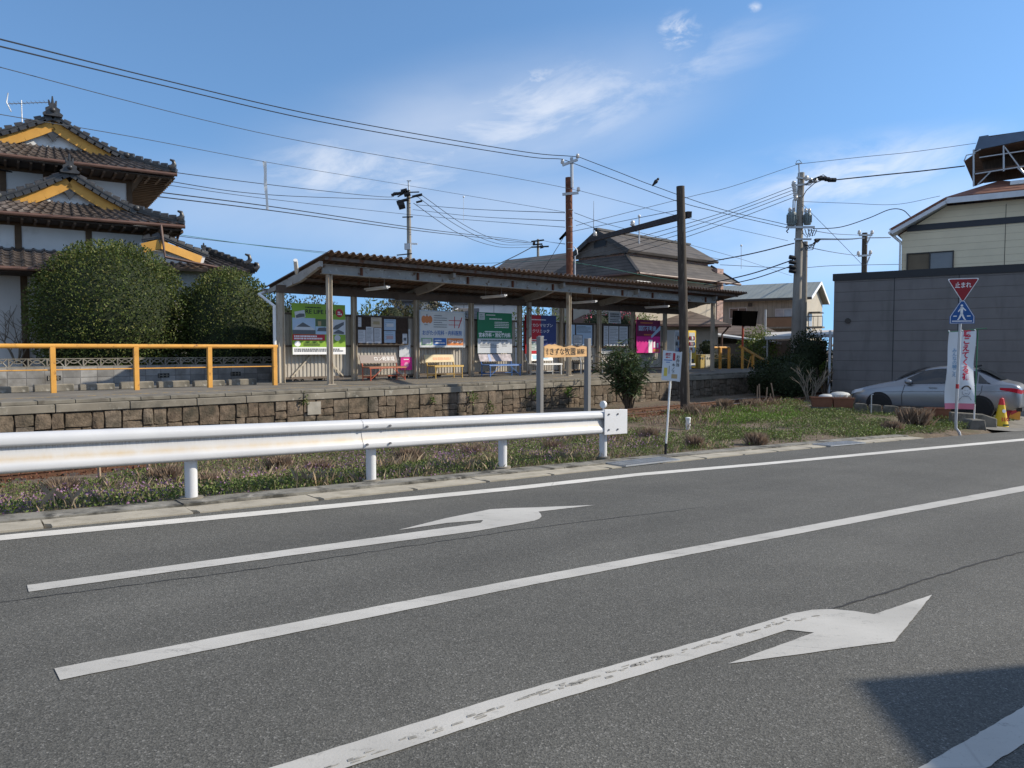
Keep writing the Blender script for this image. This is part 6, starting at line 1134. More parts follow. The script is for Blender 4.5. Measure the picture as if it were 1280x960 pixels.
WL = [
 ('topmost black power wire sloping down to the top of the rusty pole', [(-60,35,12.5),(0,49,14),(200,99,20),(400,145,25),(640,187.5,30),(721,196,31.3)], .016),
 ('second black power wire just under the topmost one, ending at the rusty pole arm', [(-60,45,12.4),(0,58,13.8),(200,106,20),(400,152,25),(640,193,30),(704,199,31.3)], .016),
 ('thin pale wire sloping to the lower arm of the rusty pole', [(-60,67,13),(0,84,15),(320,165,22),(640,222,29),(722,238,31.3)], .009, CABLE_T),
 ('thin wire carrying the hanging white ribbon, crossing the tiled gable', [(-40,136,15),(0,143,16),(160,170,20),(330,202,26),(510,232,38),(706,265,31.4)], .009, CABLE_T),
 ('black wire with perched bird from rusty pole top past the wooden pole', [(723,196,31.3),(770,214,31.5),(817.5,232.5,32),(900,261,33),(984,281,34.8)], .014),
 ('black wire running just below the one with the bird', [(706,200,31.3),(770,224,31.5),(848,252,32.5),(900,265.5,33),(984,285,34.8)], .014),
 ('thin wire from the lower arm of the rusty pole towards the transformer pole', [(723,238,31.3),(840,268,33),(985,301,35)], .009, CABLE_T),
 ('uppermost cable between the tiled house eave and the distant pole', [(-30,160,24),(60,186,26),(222,216,31),(465,245,48),(493,241,49.6)], .017),
 ('second cable between the tiled house eave and the distant pole', [(-30,172,24),(60,197,26),(215,227,31),(330,243,38),(500,250,49.6)], .017),
 ('lower single cable passing the distant pole to the rusty pole', [(200,230,30),(330,248,37),(520,269,48),(640,279,38),(706,284,31.4)], .013),
 ('thick telephone cable crossing the tiled house, upper of the pair', [(-40,199,22),(0,206,24),(115,229,27),(330,257,36),(520,285,49.8),(640,299,70),(664,303,84)], .024),
 ('thick telephone cable crossing the tiled house, lower of the pair', [(-40,205,22),(0,212,24),(115,235,27),(330,262,36),(520,288,49.8),(640,301,70),(664,304,84)], .024),
 ('thin cable under the telephone pair meeting the pale box of the distant pole', [(0,255,24),(160,282,27),(230,296,30),(415,316,42),(511,322,49.8)], .013),
 ('green tinged thin cable crossing below the second tiled gable', [(0,262,23),(100,276,25),(200,290,28),(330,308,35),(500,327,49.8)], .011, CABLE_G),
 ('long level wire from the distant pole to the upper band of the rusty pole', [(520,256,49.6),(600,262,42),(706,266,31.4)], .016),
 ('level wire from the distant pole to the middle band of the rusty pole', [(516,262,49.6),(600,271,42),(706,276,31.4)], .014),
 ('steepest black line falling from the distant pole to the farthest pole', [(526,243,49.6),(580,281,60),(625,301,72),(666,304,84.5)], .022),
 ('middle black line falling from the distant pole to the farthest pole', [(522,246,49.6),(570,281,60),(620,304,72),(667,306,84.5)], .022),
 ('lowest black line falling from the distant pole to the farthest pole', [(517,254,49.6),(570,290,60),(620,308,72),(668,309,84.5)], .022),
 ('black beaded line falling from farthest pole to the shelter roof', [(665,309,84.5),(640,322,80),(610,335,76),(570,346,70)], .05),
 ('green insulated wire running level behind the shelter roof', [(520,330,50),(610,329,42),(710,324,31.6)], .012, CABLE_G),
 ('green insulated wire dipping from the rusty pole across the slate roof', [(717,328,31.2),(760,335,33),(820,347,36),(890,356,39)], .012, CABLE_G),
 ('first of the fan of wires rising to the transformer pole arm', [(992,233,34.7),(915,262,34),(840,285,33),(718,318,31.4)], .014),
 ('second of the fan of wires rising to the transformer pole arm', [(993,237,34.7),(915,266,34),(840,290.5,33),(718,325,31.4)], .014),
 ('third of the fan of wires rising to the transformer pole arm', [(993.5,241,34.7),(915,270.5,34),(840,296,33),(716,331,31.4)], .014),
 ('lowest of the fan of wires rising to the transformer pole arm', [(994,246,34.7),(915,276,34),(840,302,33),(716,338,31.4)], .014),
 ('thin earth wire from transformer pole tip down past the wooden pole', [(998.5,205,34.9),(915,233,34),(860,246.5,33.5),(720,282,31.5)], .011, CABLE_T),
 ('thin earth wire from the transformer pole tip to the rooftop deck', [(998.5,205,34.9),(1080,196,34),(1140,190,33.5),(1220,179,33)], .011, CABLE_T),
 ('thick black cable from insulator string to the cream house deck', [(1043,225,34.5),(1100,219,34),(1150,214,33.5),(1206,207.5,33)], .028),
 ('thin level wire from the transformer pole across to the cream house', [(1003,252,34.8),(1060,254,34.5),(1120,255.5,34),(1175,245,33)], .01, CABLE_T),
 ('sagging service cable from transformer pole to the cream house eave', [(1016,286,34.6),(1050,284,34.2),(1085,273,33.8),(1112,262,33.4),(1128,262.5,33.2),(1138,271,33)], .02),
 ('thick dark telephone bundle from transformer pole behind the dark wooden pole', [(1018,300,34.6),(1024,299,35),(1060,299,45),(1081,297.5,59.6),(1113,297,70)], .045),
 ('thin wire linking transformer pole to the dark wooden pole upper arm', [(1010,287,34.7),(1040,292,45),(1075,294,59.6)], .02, CABLE_T),
 ('thin wire linking transformer pole to the dark wooden pole lower arm', [(1005,308,34.7),(1040,315,45),(1074,320,59.6)], .02, CABLE_T),
 ('thin diagonal guy wire falling from transformer pole behind the grey building', [(1003,255,34.8),(1040,292,36),(1078,331,38)], .011, CABLE_T),
 ('upper thick cable sweeping down from transformer pole towards the slate roof house', [(993,304,34.8),(940,317,36),(885,327.5,38)], .028),
 ('middle thick cable sweeping down from the cable clamps to the shelter roof end', [(991,325,34.7),(940,342,36),(880,356,38)], .028),
 ('lower thick cable sweeping down from the cable clamps to the shelter roof end', [(991,332,34.7),(940,349,36),(885,360,38)], .024),
 ('thin level wire below the cable clamps across to the grey building', [(900,331,45),(990,335,45),(1045,332,45),(1150,330,45)], .016, CABLE_T),
 ('thin wire between the farthest pole and the rusty pole', [(680,301,84),(690,303,60),(706,305,31.4)], .018),
 ('thin wire from rusty pole band over the slate roof ridge', [(718,266,31.4),(766,282,33),(900,316,42),(990,345,60)], .011, CABLE_T),
 ('thin wire from rusty pole lower band over the slate roof gable', [(718,275,31.4),(766,293,33),(840,312,38),(905,325,44)], .011, CABLE_T),
]
for w in WL: wire(*w)
wire('pale wire fastened between wooden pole and rusty pole above the timber beam', [(852,262,20.8),(800,272,24),(712,290,31.3)], .01, CABLE_T)
c = at(330.5, 201.5, 26); e = at(334, 262, 26); mb = MB().grid([[c.lerp(e, t) + Vector((dx * (1 - .3 * t) + .01 * sin(t * 9), .02 * sin(t * 12 + dx * 20), 0)) for t in np.linspace(0, 1, 16)] for dx in (-.06, 0, .06)]); solo('hanging_ribbon', mb, PLASTIC_W, 'long white ribbon hanging from a thin wire beside the tiled house', 'ribbon', tuple(c))
for px, py, y1, Y, lab in ((579.5, 246, 277, 44, 'small white marker and string hanging from wires beside the distant pole'), (926.5, 307, 336, 40, 'small white marker and string hanging right above the shelter end'), (799, 270, 305, 30, 'pale strip hanging in front of the slate gable')):
    c = at(px, py, Y); e = at(px, y1, Y); T = Thing('wire_marker', lab, 'marker', tuple(c)); T.part('ball', MB().sphere(c, .06, 0, 10, 6), PLASTIC_W); T.part('string', MB().tube([c, e], .012 if px != 799 else .03, 5), GALV)
# bird on the wire
c = at(819, 231, 31.9); T = Thing('bird', 'small dark bird perched on a wire between rusty pole and wooden pole', 'bird', tuple(c)); bm_ = MB(); M = Matrix.Translation(c + Vector((0, 0, .1))) @ Matrix.Rotation(R(40), 4, 'Y')
bm_.lathe([(0., -.2), (.03, -.19), (.045, -.1), (.075, 0), (.085, .06), (.06, .12), (.045, .145), (.058, .18), (.045, .215), (.012, .235), (.004, .26)], (0, 0, 0), 12, 0, M); bm_.tube([c + Vector((0, .01, .06)), c + Vector((0, .01, -.01))], .008, 5); T.part('body', bm_, BLACK)
# ------------------------------------------------------------------ signs beside the road
def frame_yaw(px, py, Y, yaw): p = at(px, py, Y); return p, yaw
class Sign:                                              # an upright thing whose local x runs along its face and local -y looks at the road
    def __init__(s, name, label, cat, loc, yaw, tilt=0., group=None):
        s.T = Thing(name, label, cat, tuple(loc), WF, group); s.T.o.rotation_euler = (0, tilt, yaw); s.T.org = Vector((0, 0, 0))
    def p(s, name, mb, m, **k): return s.T.part(name, mb, m, **k)
SGREY = mat('sign_pole_grey', (.5, .5, .5), .45, .3, var=.06)
# stop sign over pedestrian crossing sign
b = onroad(1197, 541.5); base = Vector((b.x, b.y, b.z)); S = Sign('road_sign', 'red triangular stop sign above a blue pedestrian crossing sign on pale pole', 'road sign', base, R(-22)); u = 18.1 / F
Z = lambda py: (541.5 - py) * u * 1.0
S.p('pole', MB().tube([(.06, .0, -.1), (.03, 0, .02), (-.04, 0, .12), (-.045, 0, .3), (.0, 0, Z(352))], .033, 14), SGREY); S.p('red_band', MB().tube([(-.035, 0, Z(486)), (-.034, 0, Z(480.5))], .036, 14), PRINT_R)
def rtri(cx, cz, a, inv, r=.12, k=5):                    # triangle with rounded corners
    h = a * .866; V = [Vector((cx - a / 2, 0, cz)), Vector((cx + a / 2, 0, cz)), Vector((cx, 0, cz - h if inv else cz + h))]; out = []
    for i in range(3):
        p, pv, nx = V[i], V[i - 1], V[(i + 1) % 3]; a0, a1 = p.lerp(pv, r), p.lerp(nx, r)
        for t in np.linspace(0, 1, k): q = a0.lerp(p, t).lerp(p.lerp(a1, t), t); out.append((q.x, q.z))
    return out
SRED = flat('sign_red', (.25, .008, .015), .45); SBLUE = flat('sign_blue', (.01, .075, .26), .45); SWHITE = flat('sign_white', (.72, .73, .74), .4)
w = 34.5 * u; zt = Z(350.5); S.p('stop_plate', MB().prism(rtri(.02, zt, w, True, .08), -.052, -.04), SWHITE, smooth=0); S.p('stop_face', MB().prism(rtri(.02, zt - .018, w * .92, True, .08), -.054, -.0525), SRED, smooth=0)
text('止まれ', .15, SWHITE, S.T.o, (.02, -.056, zt - .17), bold=.002, width=w * .5)
z0 = Z(406); wb = 27 * u; hs = 1.01 * (Z(377) - z0); fv = [(-wb / 2, 0), (wb / 2, 0), (wb / 2, hs * .3), (wb * .06, hs), (-wb * .06, hs), (-wb / 2, hs * .3)]
sh = lambda k, dz: [(.015 + x * k, z0 + dz + z * k) for x, z in fv]; S.p('crossing_rim', MB().prism(sh(1., 0), -.052, -.04), SBLUE, smooth=0); S.p('crossing_line', MB().prism(sh(.95, .012), -.0535, -.0525), SWHITE, smooth=0); S.p('crossing_face', MB().prism(sh(.9, .022), -.055, -.054), SBLUE, smooth=0)
wk = MB(); f = -.0565
def limb(mb, a, c, w0, w1):
    a, c = Vector((a[0], 0, a[1])), Vector((c[0], 0, c[1])); d = (c - a).normalized(); n_ = Vector((-d.z, 0, d.x)); q = [a + n_ * w0, c + n_ * w1, c - n_ * w1, a - n_ * w0]; mb.prism([(p.x, p.z) for p in q], f, -.0552)
H = hs; X = lambda x, z: (.015 + x * wb, z0 + z * H)
wk.prism([(X(-.02 + .05 * cos(t * pi / 6), 0)[0], X(0, .76)[1] + .05 * wb * sin(t * pi / 6)) for t in range(12)], f, -.0552)
limb(wk, X(-.02, .7), X(-.02, .42), .036 * wb * 1.6, .035 * wb * 1.4); limb(wk, X(-.02, .43), X(-.13, .2), .04 * wb, .03 * wb); limb(wk, X(-.13, .2), X(-.18, .16), .03 * wb, .02 * wb); limb(wk, X(-.02, .43), X(.1, .18), .04 * wb, .03 * wb); limb(wk, X(.1, .18), X(.15, .17), .03 * wb, .02 * wb); limb(wk, X(-.03, .68), X(-.16, .5), .028 * wb, .022 * wb); limb(wk, X(0, .68), X(.14, .55), .028 * wb, .022 * wb)
S.p('walking_figure', wk, SWHITE, smooth=0); st = MB(); st.prism([X(-.4, .09), X(.4, .09), X(.4, .13), X(-.4, .13)], f, -.0552)
for x in (-.3, .24): st.prism([X(x - .05, .3), X(x + .09, .3), X(x + .09, .34), X(x - .05, .34)], f, -.0552)
S.p('crossing_stripe', st, SWHITE, smooth=0); S.p('clamp', MB().box((-.05, -.04, zt - .12), (.05, .045, zt - .08)).box((-.05, -.04, z0 + .1), (.05, .045, z0 + .14)), GALV)
# nobori banner on green pole in a concrete base
Y = 19.4; b = at(1217, 541, Y); gz0 = b.z; T = Thing('advertising_flag', 'white vertical banner with red brush lettering and pink hem on green pole', 'flag', tuple(b)); T.o.rotation_euler = (0, 0, R(-2)); T.org = Vector((0, 0, 0)); u = Y / F
ZZ = lambda py: (541 - py) * u; XX = lambda px: (px - 1221) * u
T.part('pole', MB().tube([(.0, 0, .1), (.02, 0, ZZ(470)), (.03, 0, ZZ(412))], .014, 10), mat('green_pole', (.02, .14, .06), .4)); T.part('lower_pole', MB().tube([(0, 0, .1), (.004, 0, ZZ(505))], .02, 10), PLASTIC_W)
T.part('cross_bar', MB().tube([(XX(1186), 0, ZZ(415)), (.03, 0, ZZ(411)), (.26, 0, ZZ(410))], .01, 8), mat('green_bar', (.02, .14, .06), .4)); bb = MB().prism([(-.24, 0), (.24, 0), (.17, .36), (-.17, .36)], -.2, .2); bevel(T.part('concrete_base', bb, CONC_D, smooth=0), .02)
FL0, FL1, FZ0, FZ1 = XX(1186), XX(1219), ZZ(511), ZZ(415)
def fy(u_, v_): return -.05 + .05 * sin(u_ * 5 + v_ * 4.) * (1 - .6 * v_) + .03 * sin(v_ * 9 + u_ * 3) - .05 * (1 - v_) * u_
def fpt(u_, v_, lift=0.): return (FL0 + (FL1 - FL0) * u_ - .05 * (1 - v_) , fy(u_, v_) - lift, FZ0 + (FZ1 - FZ0) * v_ - .03 * u_ * (1 - v_) + .03 * u_)
gf = MB(); US, VS = np.linspace(0, 1, 15), np.linspace(.075, 1, 34); gf.grid([[fpt(a, c) for c in VS] for a in US]); CLOTH = mat('white_cloth', (.62, .66, .7), .8, var=.04); T.part('cloth', gf, CLOTH); hm = MB().grid([[fpt(a, c) for c in np.linspace(0, .0749, 4)] for a in US]); T.part('hem', hm, flat('pink_hem', (.62, .2, .28), .8))
def on_cloth(body, size, m, u_, v0, bold=.02, name='lettering'):
    o = text(body, size, m, T.o, (0, 0, 0), (0, 0, 0), name, bold * size, None, 'CENTER', .92)
    for vtx in o.data.vertices:
        a = u_ + vtx.co.x / (FL1 - FL0); c = v0 + vtx.co.y / (FZ1 - FZ0); vtx.co = Vector(fpt(a, c, .006 + vtx.co.z))
    o.data.update(); return o
on_cloth('聴\nこ\nえ\nて\nく\nる\n補', .2, flat('brush_red', (.55, .02, .06), .6), .66, .69, .03); on_cloth('み\nん\nな\nの\n聴\nこ\nえ', .115, flat('brush_blue', (.16, .3, .46), .6), .24, .6, .01)
fc = MB(); fo = lambda cx, cz, rx, rz, t0, t1, k=14: [(cx + rx * cos(t0 + (t1 - t0) * i / k), cz + rz * sin(t0 + (t1 - t0) * i / k)) for i in range(k + 1)]
def cl_tube(pts, r): fc.tube([fpt(a, c, .008) for a, c in pts], r, 5)
cl_tube(fo(.68, .25, .15, .05, .1, 3.0), .016); T.part('drawn_hair', fc, BLACK); fc = MB(); cl_tube(fo(.68, .235, .13, .06, 3.2, 6.2), .005); cl_tube([(.62, .245), (.65, .247)], .006); cl_tube([(.71, .247), (.74, .245)], .006); cl_tube([(.64, .205), (.68, .2), (.72, .205)], .006); cl_tube([(.5, .12), (.58, .165), (.78, .165), (.88, .12)], .006); cl_tube([(.5, .12), (.48, .09)], .006); T.part('drawn_figure', fc, flat('line_grey', (.25, .28, .32), .7))
rg = MB()
for a, c in ((0.02, 1.005), (.5, 1.005), (.98, 1.005), (1., .82), (1., .55), (1., .3), (1., .08)): q = Vector(fpt(a, c)); rg.tube([q, q + Vector((.03 if a == 1. else 0, .05, .03 if c > 1 else 0))], .014, 6)
T.part('loop_tab', rg, PLASTIC_W)
# cones and small signs at the car park entrance
def cone(px, py, Y, h, label, marks_=True):
    b = at(px, py, Y); T = Thing('traffic_cone', label, 'cone', tuple(b), WF, 'cones at the car park entrance'); T.org = Vector((0, 0, 0)); yl = mat('cone_yellow', (.75, .5, .02), .45, var=.06); rd = flat('cone_red', (.6, .03, .03), .45); r = h * .22
    f = lambda z: r * (1 - .78 * z / h)
    T.part('body', MB().lathe([(f(.05), .05), (f(h * .8), h * .8)], (0, 0, 0), 24), yl); T.part('tip', MB().lathe([(f(h * .8) * 1.02, h * .8), (f(h * .97), h * .97), (.02, h)], (0, 0, 0), 24), rd); bevel(T.part('foot', MB().box((-r * 1.3, -r * 1.3, 0), (r * 1.3, r * 1.3, .05)), rd), .015)
    if marks_:
        T.part('white_disc', MB().lathe([(h * .055, 0), (h * .055, .006), (0, .007)], (0, -f(h * .6) * .99, h * .62), 14, 0, Matrix.Rotation(R(77), 4, 'X')), PRINT_W, smooth=0); text('110', h * .15, rd, T.o, (0, -f(h * .36) - .012, h * .38), (pi / 2 - .2, 0, 0), bold=.006); T.part('green_patch', MB().cbox((h * .02, -f(h * .22) - .004, h * .22), (h * .17, .004, h * .05), rx=-.2), LEAF_L, smooth=0)
    return T
cone(1251, 540, 20.5, .95, 'yellow cone with red tip and red lettering at the car park entrance')
b = at(1266, 527, 22.3); T = Thing('folding_sign', 'orange and red folded board sign standing behind the yellow cone', 'sign', tuple(b)); T.org = Vector((0, 0, 0)); T.part('board', MB().prism([(-.2, .1), (.2, .05), (.24, .62), (-.16, .66)], -.02, .01), flat('board_orange', (.7, .3, .03), .5), smooth=0); T.part('red_figure', MB().prism([(-.08, .2), (.14, .3), (.06, .5), (-.06, .55)], -.026, -.021), PRINT_R, smooth=0); T.part('leg', MB().tube([(-.15, .1, -.4), (-.15, .0, .2)], .012, 5).tube([(.18, .1, -.4), (.18, 0, .2)], .012, 5), GALV)
b = at(1259, 536, 20.9); T = Thing('pennant_sign', 'small dark red triangular sign with white writing beside the yellow cone', 'sign', tuple(b)); T.org = Vector((0, 0, 0)); T.part('plate', MB().prism([(-.12, .72), (.18, .66), (-.02, .25)], -.02, 0.), flat('pennant_red', (.3, .015, .03), .5), smooth=0); text('止まれ', .07, PRINT_W, T.o, (.02, -.023, .58), (pi / 2, .15, 0)); T.part('stand', MB().tube([(-.02, .01, 0), (-.02, .01, .5)], .012, 6).box((-.2, -.15, 0), (.2, .15, .04)), RED)
# bento shop sign on a thin pole
b = onroad(831.5, 570); b.z = gzw(b.x, b.y); Yb = b.y; u = Yb / F; S = Sign('shop_sign', 'white lunch box shop sign with black brush lettering on a thin leaning pole', 'sign', b, R(-6), R(3.2)); Zs = lambda py: (570 - py) * u
S.p('pole', MB().tube([(0, 0, -.1), (0, 0, Zs(470)), (0, .0, Zs(440))], .016, 10), PLASTIC_W); S.p('pole_foot', MB().tube([(0, 0, -.1), (0, 0, .22)], .022, 10), BLACKM); S.p('pole_joint', MB().tube([(0, 0, Zs(484)), (0, 0, Zs(478))], .02, 10), PLASTIC_W); zl, zh, hw = Zs(473), Zs(437), 11.4 * u
PW = flat('sign_sheet', (.5, .56, .62), .5); S.p('plate', MB().prism([(-hw, zl + .01), (hw, zl - .02), (hw, zh - .01), (-hw, zh + .01)], -.035, -.017), PW, smooth=0); S.p('plate_rim', MB().box((hw - .012, -.037, zl), (hw + .006, -.014, zh)).box((-hw, -.037, zl - .012), (hw, -.0155, zl + .004)), GREYB, smooth=0)
hh = zh - zl; tx = lambda body, x, v, size, m, bold=.02, lead=1.: text(body, size, m, S.T.o, (hw * x, -.037, zh - hh * v), bold=bold * size, lead=lead)
DRED = flat('dark_red_print', (.36, .02, .04), .5); tx('お\n弁\n当', .64, .33, hh * .13, BLACK, .015, 1.05); tx('木\nノ\n下', .2, .6, hh * .115, BLACK, .015, 1.05); tx('店舗', -.42, .12, hh * .1, DRED, .03); S.p('red_banner', MB().box((hw * .08, -.0365, zh - hh * .32), (hw * .34, -.0355, zh - hh * .06)), DRED, smooth=0); tx('手作り', .21, .1, hh * .055, PRINT_W) if False else None
S.p('red_arrow', MB().prism([(-hw * .72, zh - hh * .22), (-hw * .5, zh - hh * .18), (-hw * .5, zh - hh * .21), (-hw * .22, zh - hh * .21), (-hw * .22, zh - hh * .23), (-hw * .5, zh - hh * .23), (-hw * .5, zh - hh * .26)], -.0365, -.0355), DRED, smooth=0)
S.p('blue_line', MB().box((-hw * .86, -.0365, zh - hh * .33), (hw * .02, -.0355, zh - hh * .3)).box((-hw * .62, -.0365, zh - hh * .4), (-hw * .2, -.0355, zh - hh * .375)), BLUE, smooth=0); mk_ = MB()
for k in range(8): mk_.box((-hw * .28, -.0365, zh - hh * (.53 + k * .035)), (-hw * .18, -.0355, zh - hh * (.51 + k * .035)))
S.p('fine_print', mk_, DGREYP, smooth=0); S.p('yellow_panel', MB().box((-hw * .78, -.0365, zl + hh * .13), (-hw * .42, -.0355, zl + hh * .42)), flat('panel_yellow', (.5, .42, .08), .5), smooth=0); S.p('photo_panel', MB().box((hw * .05, -.0365, zl + hh * .06), (hw * .68, -.0355, zl + hh * .21)), PHOTOT, smooth=0)
# wooden name board between two grey posts
n0 = 10.6; s0, _ = SF.px(675, 440, n0); s1, _ = SF.px(734.5, 440, n0); T = Thing('name_board', 'brown wooden station name board hung between two grey timber posts', 'sign', ((s0 + s1) / 2, n0, -.4), SF)
GPOST = mat('grey_timber_post', (.21, .205, .2), .8, var=.15, scale=3, stretch=(8, 8, .6))
for s, py in ((s0, 420.5), (s1, 423)): z = SF.px(675 if s == s0 else 734.5, py, n0)[1]; bevel(T.part('post', MB().box((s - .055, n0 - .06, -.8), (s + .055, n0 + .06, z)), GPOST), .012)
zt = SF.px(700, 433, n0)[1]; zb = SF.px(700, 447, n0)[1]; L = s1 - s0; bt = [(s0 + .08, zb), (s1 - .08, zb + .02), (s1 - .08, zt - .005)] + [(s1 - .08 - (L - .16) * f, zt + .02 * sin(f * 21) + (.05 if .75 < f < .95 else 0)) for f in np.linspace(.1, .95, 14)] + [(s0 + .08, zt - .01)]
WOODB = mat('honey_wood_board', (.6, .36, .16), .65, var=.25, scale=2.2, stretch=(1, 1, 7), bump=.2); T.part('board', MB().prism(bt, n0 - .045, n0 - .01), WOODB, smooth=0)
for body, f, sz, ld in (('よ\nう', .05, .085, .9), ('き', .16, .15, 1), ('ず', .28, .15, 1), ('な', .40, .15, 1), ('牧', .53, .165, 1), ('園', .67, .165, 1), ('前駅', .86, .12, 1)): text(body, sz * 1.0, BLACK, T.o, (s0 + .1 + (L - .2) * f - T.org.x, -.05, (zt + zb) / 2 - T.org.z), bold=.0, lead=ld)
# ------------------------------------------------------------------ things at the far end of the platform
def vending(px, py, label, body, w=.78, hgt=1.83, low=None):
    s, z = SF.px(px, py, 20.1); T = Thing('vending_machine', label, 'vending machine', (s, 20.1, PZ), SF, 'vending machines at the platform end'); T.org = Vector((0, 0, 0)); h = w / 2
    bevel(T.part('cabinet', MB().box((-h, 0, .06), (h, .6, hgt)), body), .02); T.part('display_window', MB().box((-h + .06, -.012, hgt * .42), (h - .06 - (.1 if low else 0), -.001, hgt - .1)), GREYB, smooth=0)
    for r in range(3):
        z = hgt * .46 + r * .27; sh_ = T.part('shelf', MB().box((-h + .06, -.02, z - .03), (h - .16, -.0125, z - .005)), PRINT_W, smooth=0)
        for k in range(6): x = -h + .1 + k * (w - .28) / 5.4; T.part('bottle', MB().lathe([(.03, 0), (.034, .02), (.034, .12), (.014, .16), (.014, .18)], (x, -.03, z), 8), random.choice((PRINT_W, BLUE, ORANGE, DGREYP, RED, PALEBLUE)), sh_)
    T.part('coin_panel', MB().box((h - .3, -.015, hgt * .26), (h - .05, -.001, hgt * .4)), low or GREYB, smooth=0); T.part('dispense_slot', MB().box((-h + .1, -.015, .3), (h - .22, -.001, .48)), DGREYP, smooth=0); T.part('price_strip', MB().box((-h + .06, -.014, .14), (h - .1, -.001, .26)), PRINT_W, smooth=0)
    T.part('foot', MB().box((-h + .05, .05, 0), (-h + .15, .5, .06)).box((h - .15, .05, 0), (h - .05, .5, .06)), BLACKM); return T
vending(848.5, 458, 'white drinks vending machine half hidden by the wooden pole', PLASTIC_W, .72); vending(865, 458, 'bright yellow drinks vending machine just past the wooden pole', mat('vending_yellow', (.75, .52, .06), .4, var=.03), .7, low=flat('yellow_panel', (.7, .5, .08), .4))
for px, m, lab in ((877, mat('bin_ochre', (.4, .3, .1), .5), 'ochre litter bin beside the yellow vending machine'), (885.5, mat('bin_cream', (.5, .47, .38), .5), 'pale cream litter bin behind the last shelter column')):
    s, z = SF.px(px, 458, 20.1); T = Thing('litter_bin', lab, 'bin', (s, 20.1, PZ), SF, 'litter bins at the platform end'); T.org = Vector((0, 0, 0)); bevel(T.part('body', MB().box((-.27, 0, 0), (.27, .5, .62)), m), .03); T.part('lid', MB().box((-.29, -.02, .625), (.29, .52, .68)), m); T.part('slot', MB().tube([(-.1, -.02, .5), (-.1, -.001, .5)], .06, 12).tube([(.1, -.02, .5), (.1, -.001, .5)], .06, 12), DGREYP)
T = handrail(30.6, 32.1, 19.2, [31.3, 32.1], 'level yellow handrail at the far platform end behind the last column')
n_ = 18.6; a = SF.px(925.5, 433, n_); c = SF.px(963, 455, n_); T = Thing('sloping_handrail', 'yellow handrail sloping down the ramp at the far platform end', 'handrail', (a[0], n_, PZ), SF)
T.part('top_rail', MB().bar((a[0], n_, a[1]), (c[0], n_, c[1]), .09, .12), YELLOW); m_ = SF.px(941, 463, n_); T.part('post', MB().box((m_[0] - .05, n_ - .05, PZ - .3), (m_[0] + .05, n_ + .05, a[1] + (c[1] - a[1]) * .42)), YELLOW); T.part('brace', MB().tube([(a[0], n_, a[1] - .5), (m_[0], n_, PZ + .25)], .02, 6).tube([(m_[0] - .5, n_, PZ), (m_[0] - .2, n_, PZ + .6)], .02, 6), YELLOW)
p = SF.px(925, 461, n_); T = Thing('signal_post', 'post painted red above and yellow below at the top of the ramp', 'post', (p[0] - .05, n_ - .15, PZ), SF); x = p[0] - .05; zt = SF.px(925, 408, n_ - .15)[1]; T.part('lower_post', MB().tube([(x, n_ - .15, PZ - .2), (x, n_ - .15, a[1])], .065, 12), YELLOW); T.part('upper_post', MB().tube([(x, n_ - .15, a[1]), (x, n_ - .15, zt + .3)], .05, 12), mat('post_red', (.45, .07, .035), .5))
P = [SF.px(q[0], q[1], n_ - .3) for q in ((916, 407), (945, 408), (947.5, 389), (917.5, 388))]; T = Thing('black_signboard', 'dark rectangular panel mounted on the red and yellow post', 'panel', (P[0][0], n_ - .3, P[0][1]), SF); T.part('panel', MB().prism(P, n_ - .3, n_ - .24), flat('matt_black', (.002, .002, .002), 1., spec=.0), smooth=0); T.part('bracket', MB().box((x - .04, n_ - .239, zt), (x + .04, n_ - .16, zt + .25)), BLACKM)
mb = MB().sheet([SF.w(p) for p in ((33.4, 16.0, PZ - .01), (37.5, 16.0, -.45), (37.5, 20.5, -.45), (33.4, 20.5, PZ - .01))][::1], .1); setting('ramp_path', mb, PLATF, 0)
# white pipe stub, stakes, planters, edging blocks at the back of the plot
def ground_at(px, py):
    for k in range(60):
        q = onz(px, py, .2 - .02 * k)
        if gzw(q.x, q.y) >= q.z: return q
    return onz(px, py, -.45)
q = ground_at(860, 537); T = Thing('white_pipe', 'short white pipe stub standing in the weeds near the wooden pole', 'pipe', tuple(q)); T.part('pipe', MB().tube([q + Vector((0, 0, -.1)), q + Vector((0, 0, .24))], .055, 14), PLASTIC_W); T.part('cap', MB().lathe([(.065, 0), (.065, .04), (.05, .05), (0, .052)], q + Vector((0, 0, .235)), 14), PLASTIC_W)
q = ground_at(850, 520); bevel(solo('concrete_beam', MB().bar(at(800, 528, 19.2), at(912, 515, 23.5), .16, .14), CONC, 'long pale concrete strip lying along the edge of the plot by the track', 'slab', (0, 0, 0)), .02)
STAKE = mat('pale_stake', (.3, .22, .15), .85, var=.2)
for px, p0, p1, dx, lab in ((946, 507, 482, 1, 'pale thin stake first in the little cluster by the platform end'), (950, 507, 480, -1, 'thin stake second in the cluster by the platform end'), (957, 506, 484, 2, 'greyish stake in the middle of the cluster by the platform end'), (963, 506, 492, 0, 'short stake near the end of the cluster by the platform end'), (969, 503, 479, -5, 'leaning stake last in the cluster by the platform end')):
    a, c = at(px, p0, 24.5), at(px + dx, p1, 24.5); solo('garden_stake', MB().bar(a + Vector((0, 0, -.1)), c, .045, .03, up=(1, 0, 0)), STAKE, lab, 'stake', tuple(a), group='stakes in the plot')
for px, p0, lab in ((125, 602, 'leaning brown stake at the track edge near the outer guardrail post'), (185, 598, 'upright brown stake at the track edge just before the first guardrail post')):
    a = ground_at(px, p0 - 2); solo('garden_stake', MB().bar(a + Vector((0, 0, -.1)), a + Vector((-.03 if px < 150 else 0, .02, .34)), .035, .03, up=(1, 0, 0)), STAKE, lab, 'stake', tuple(a), group='stakes in the plot')
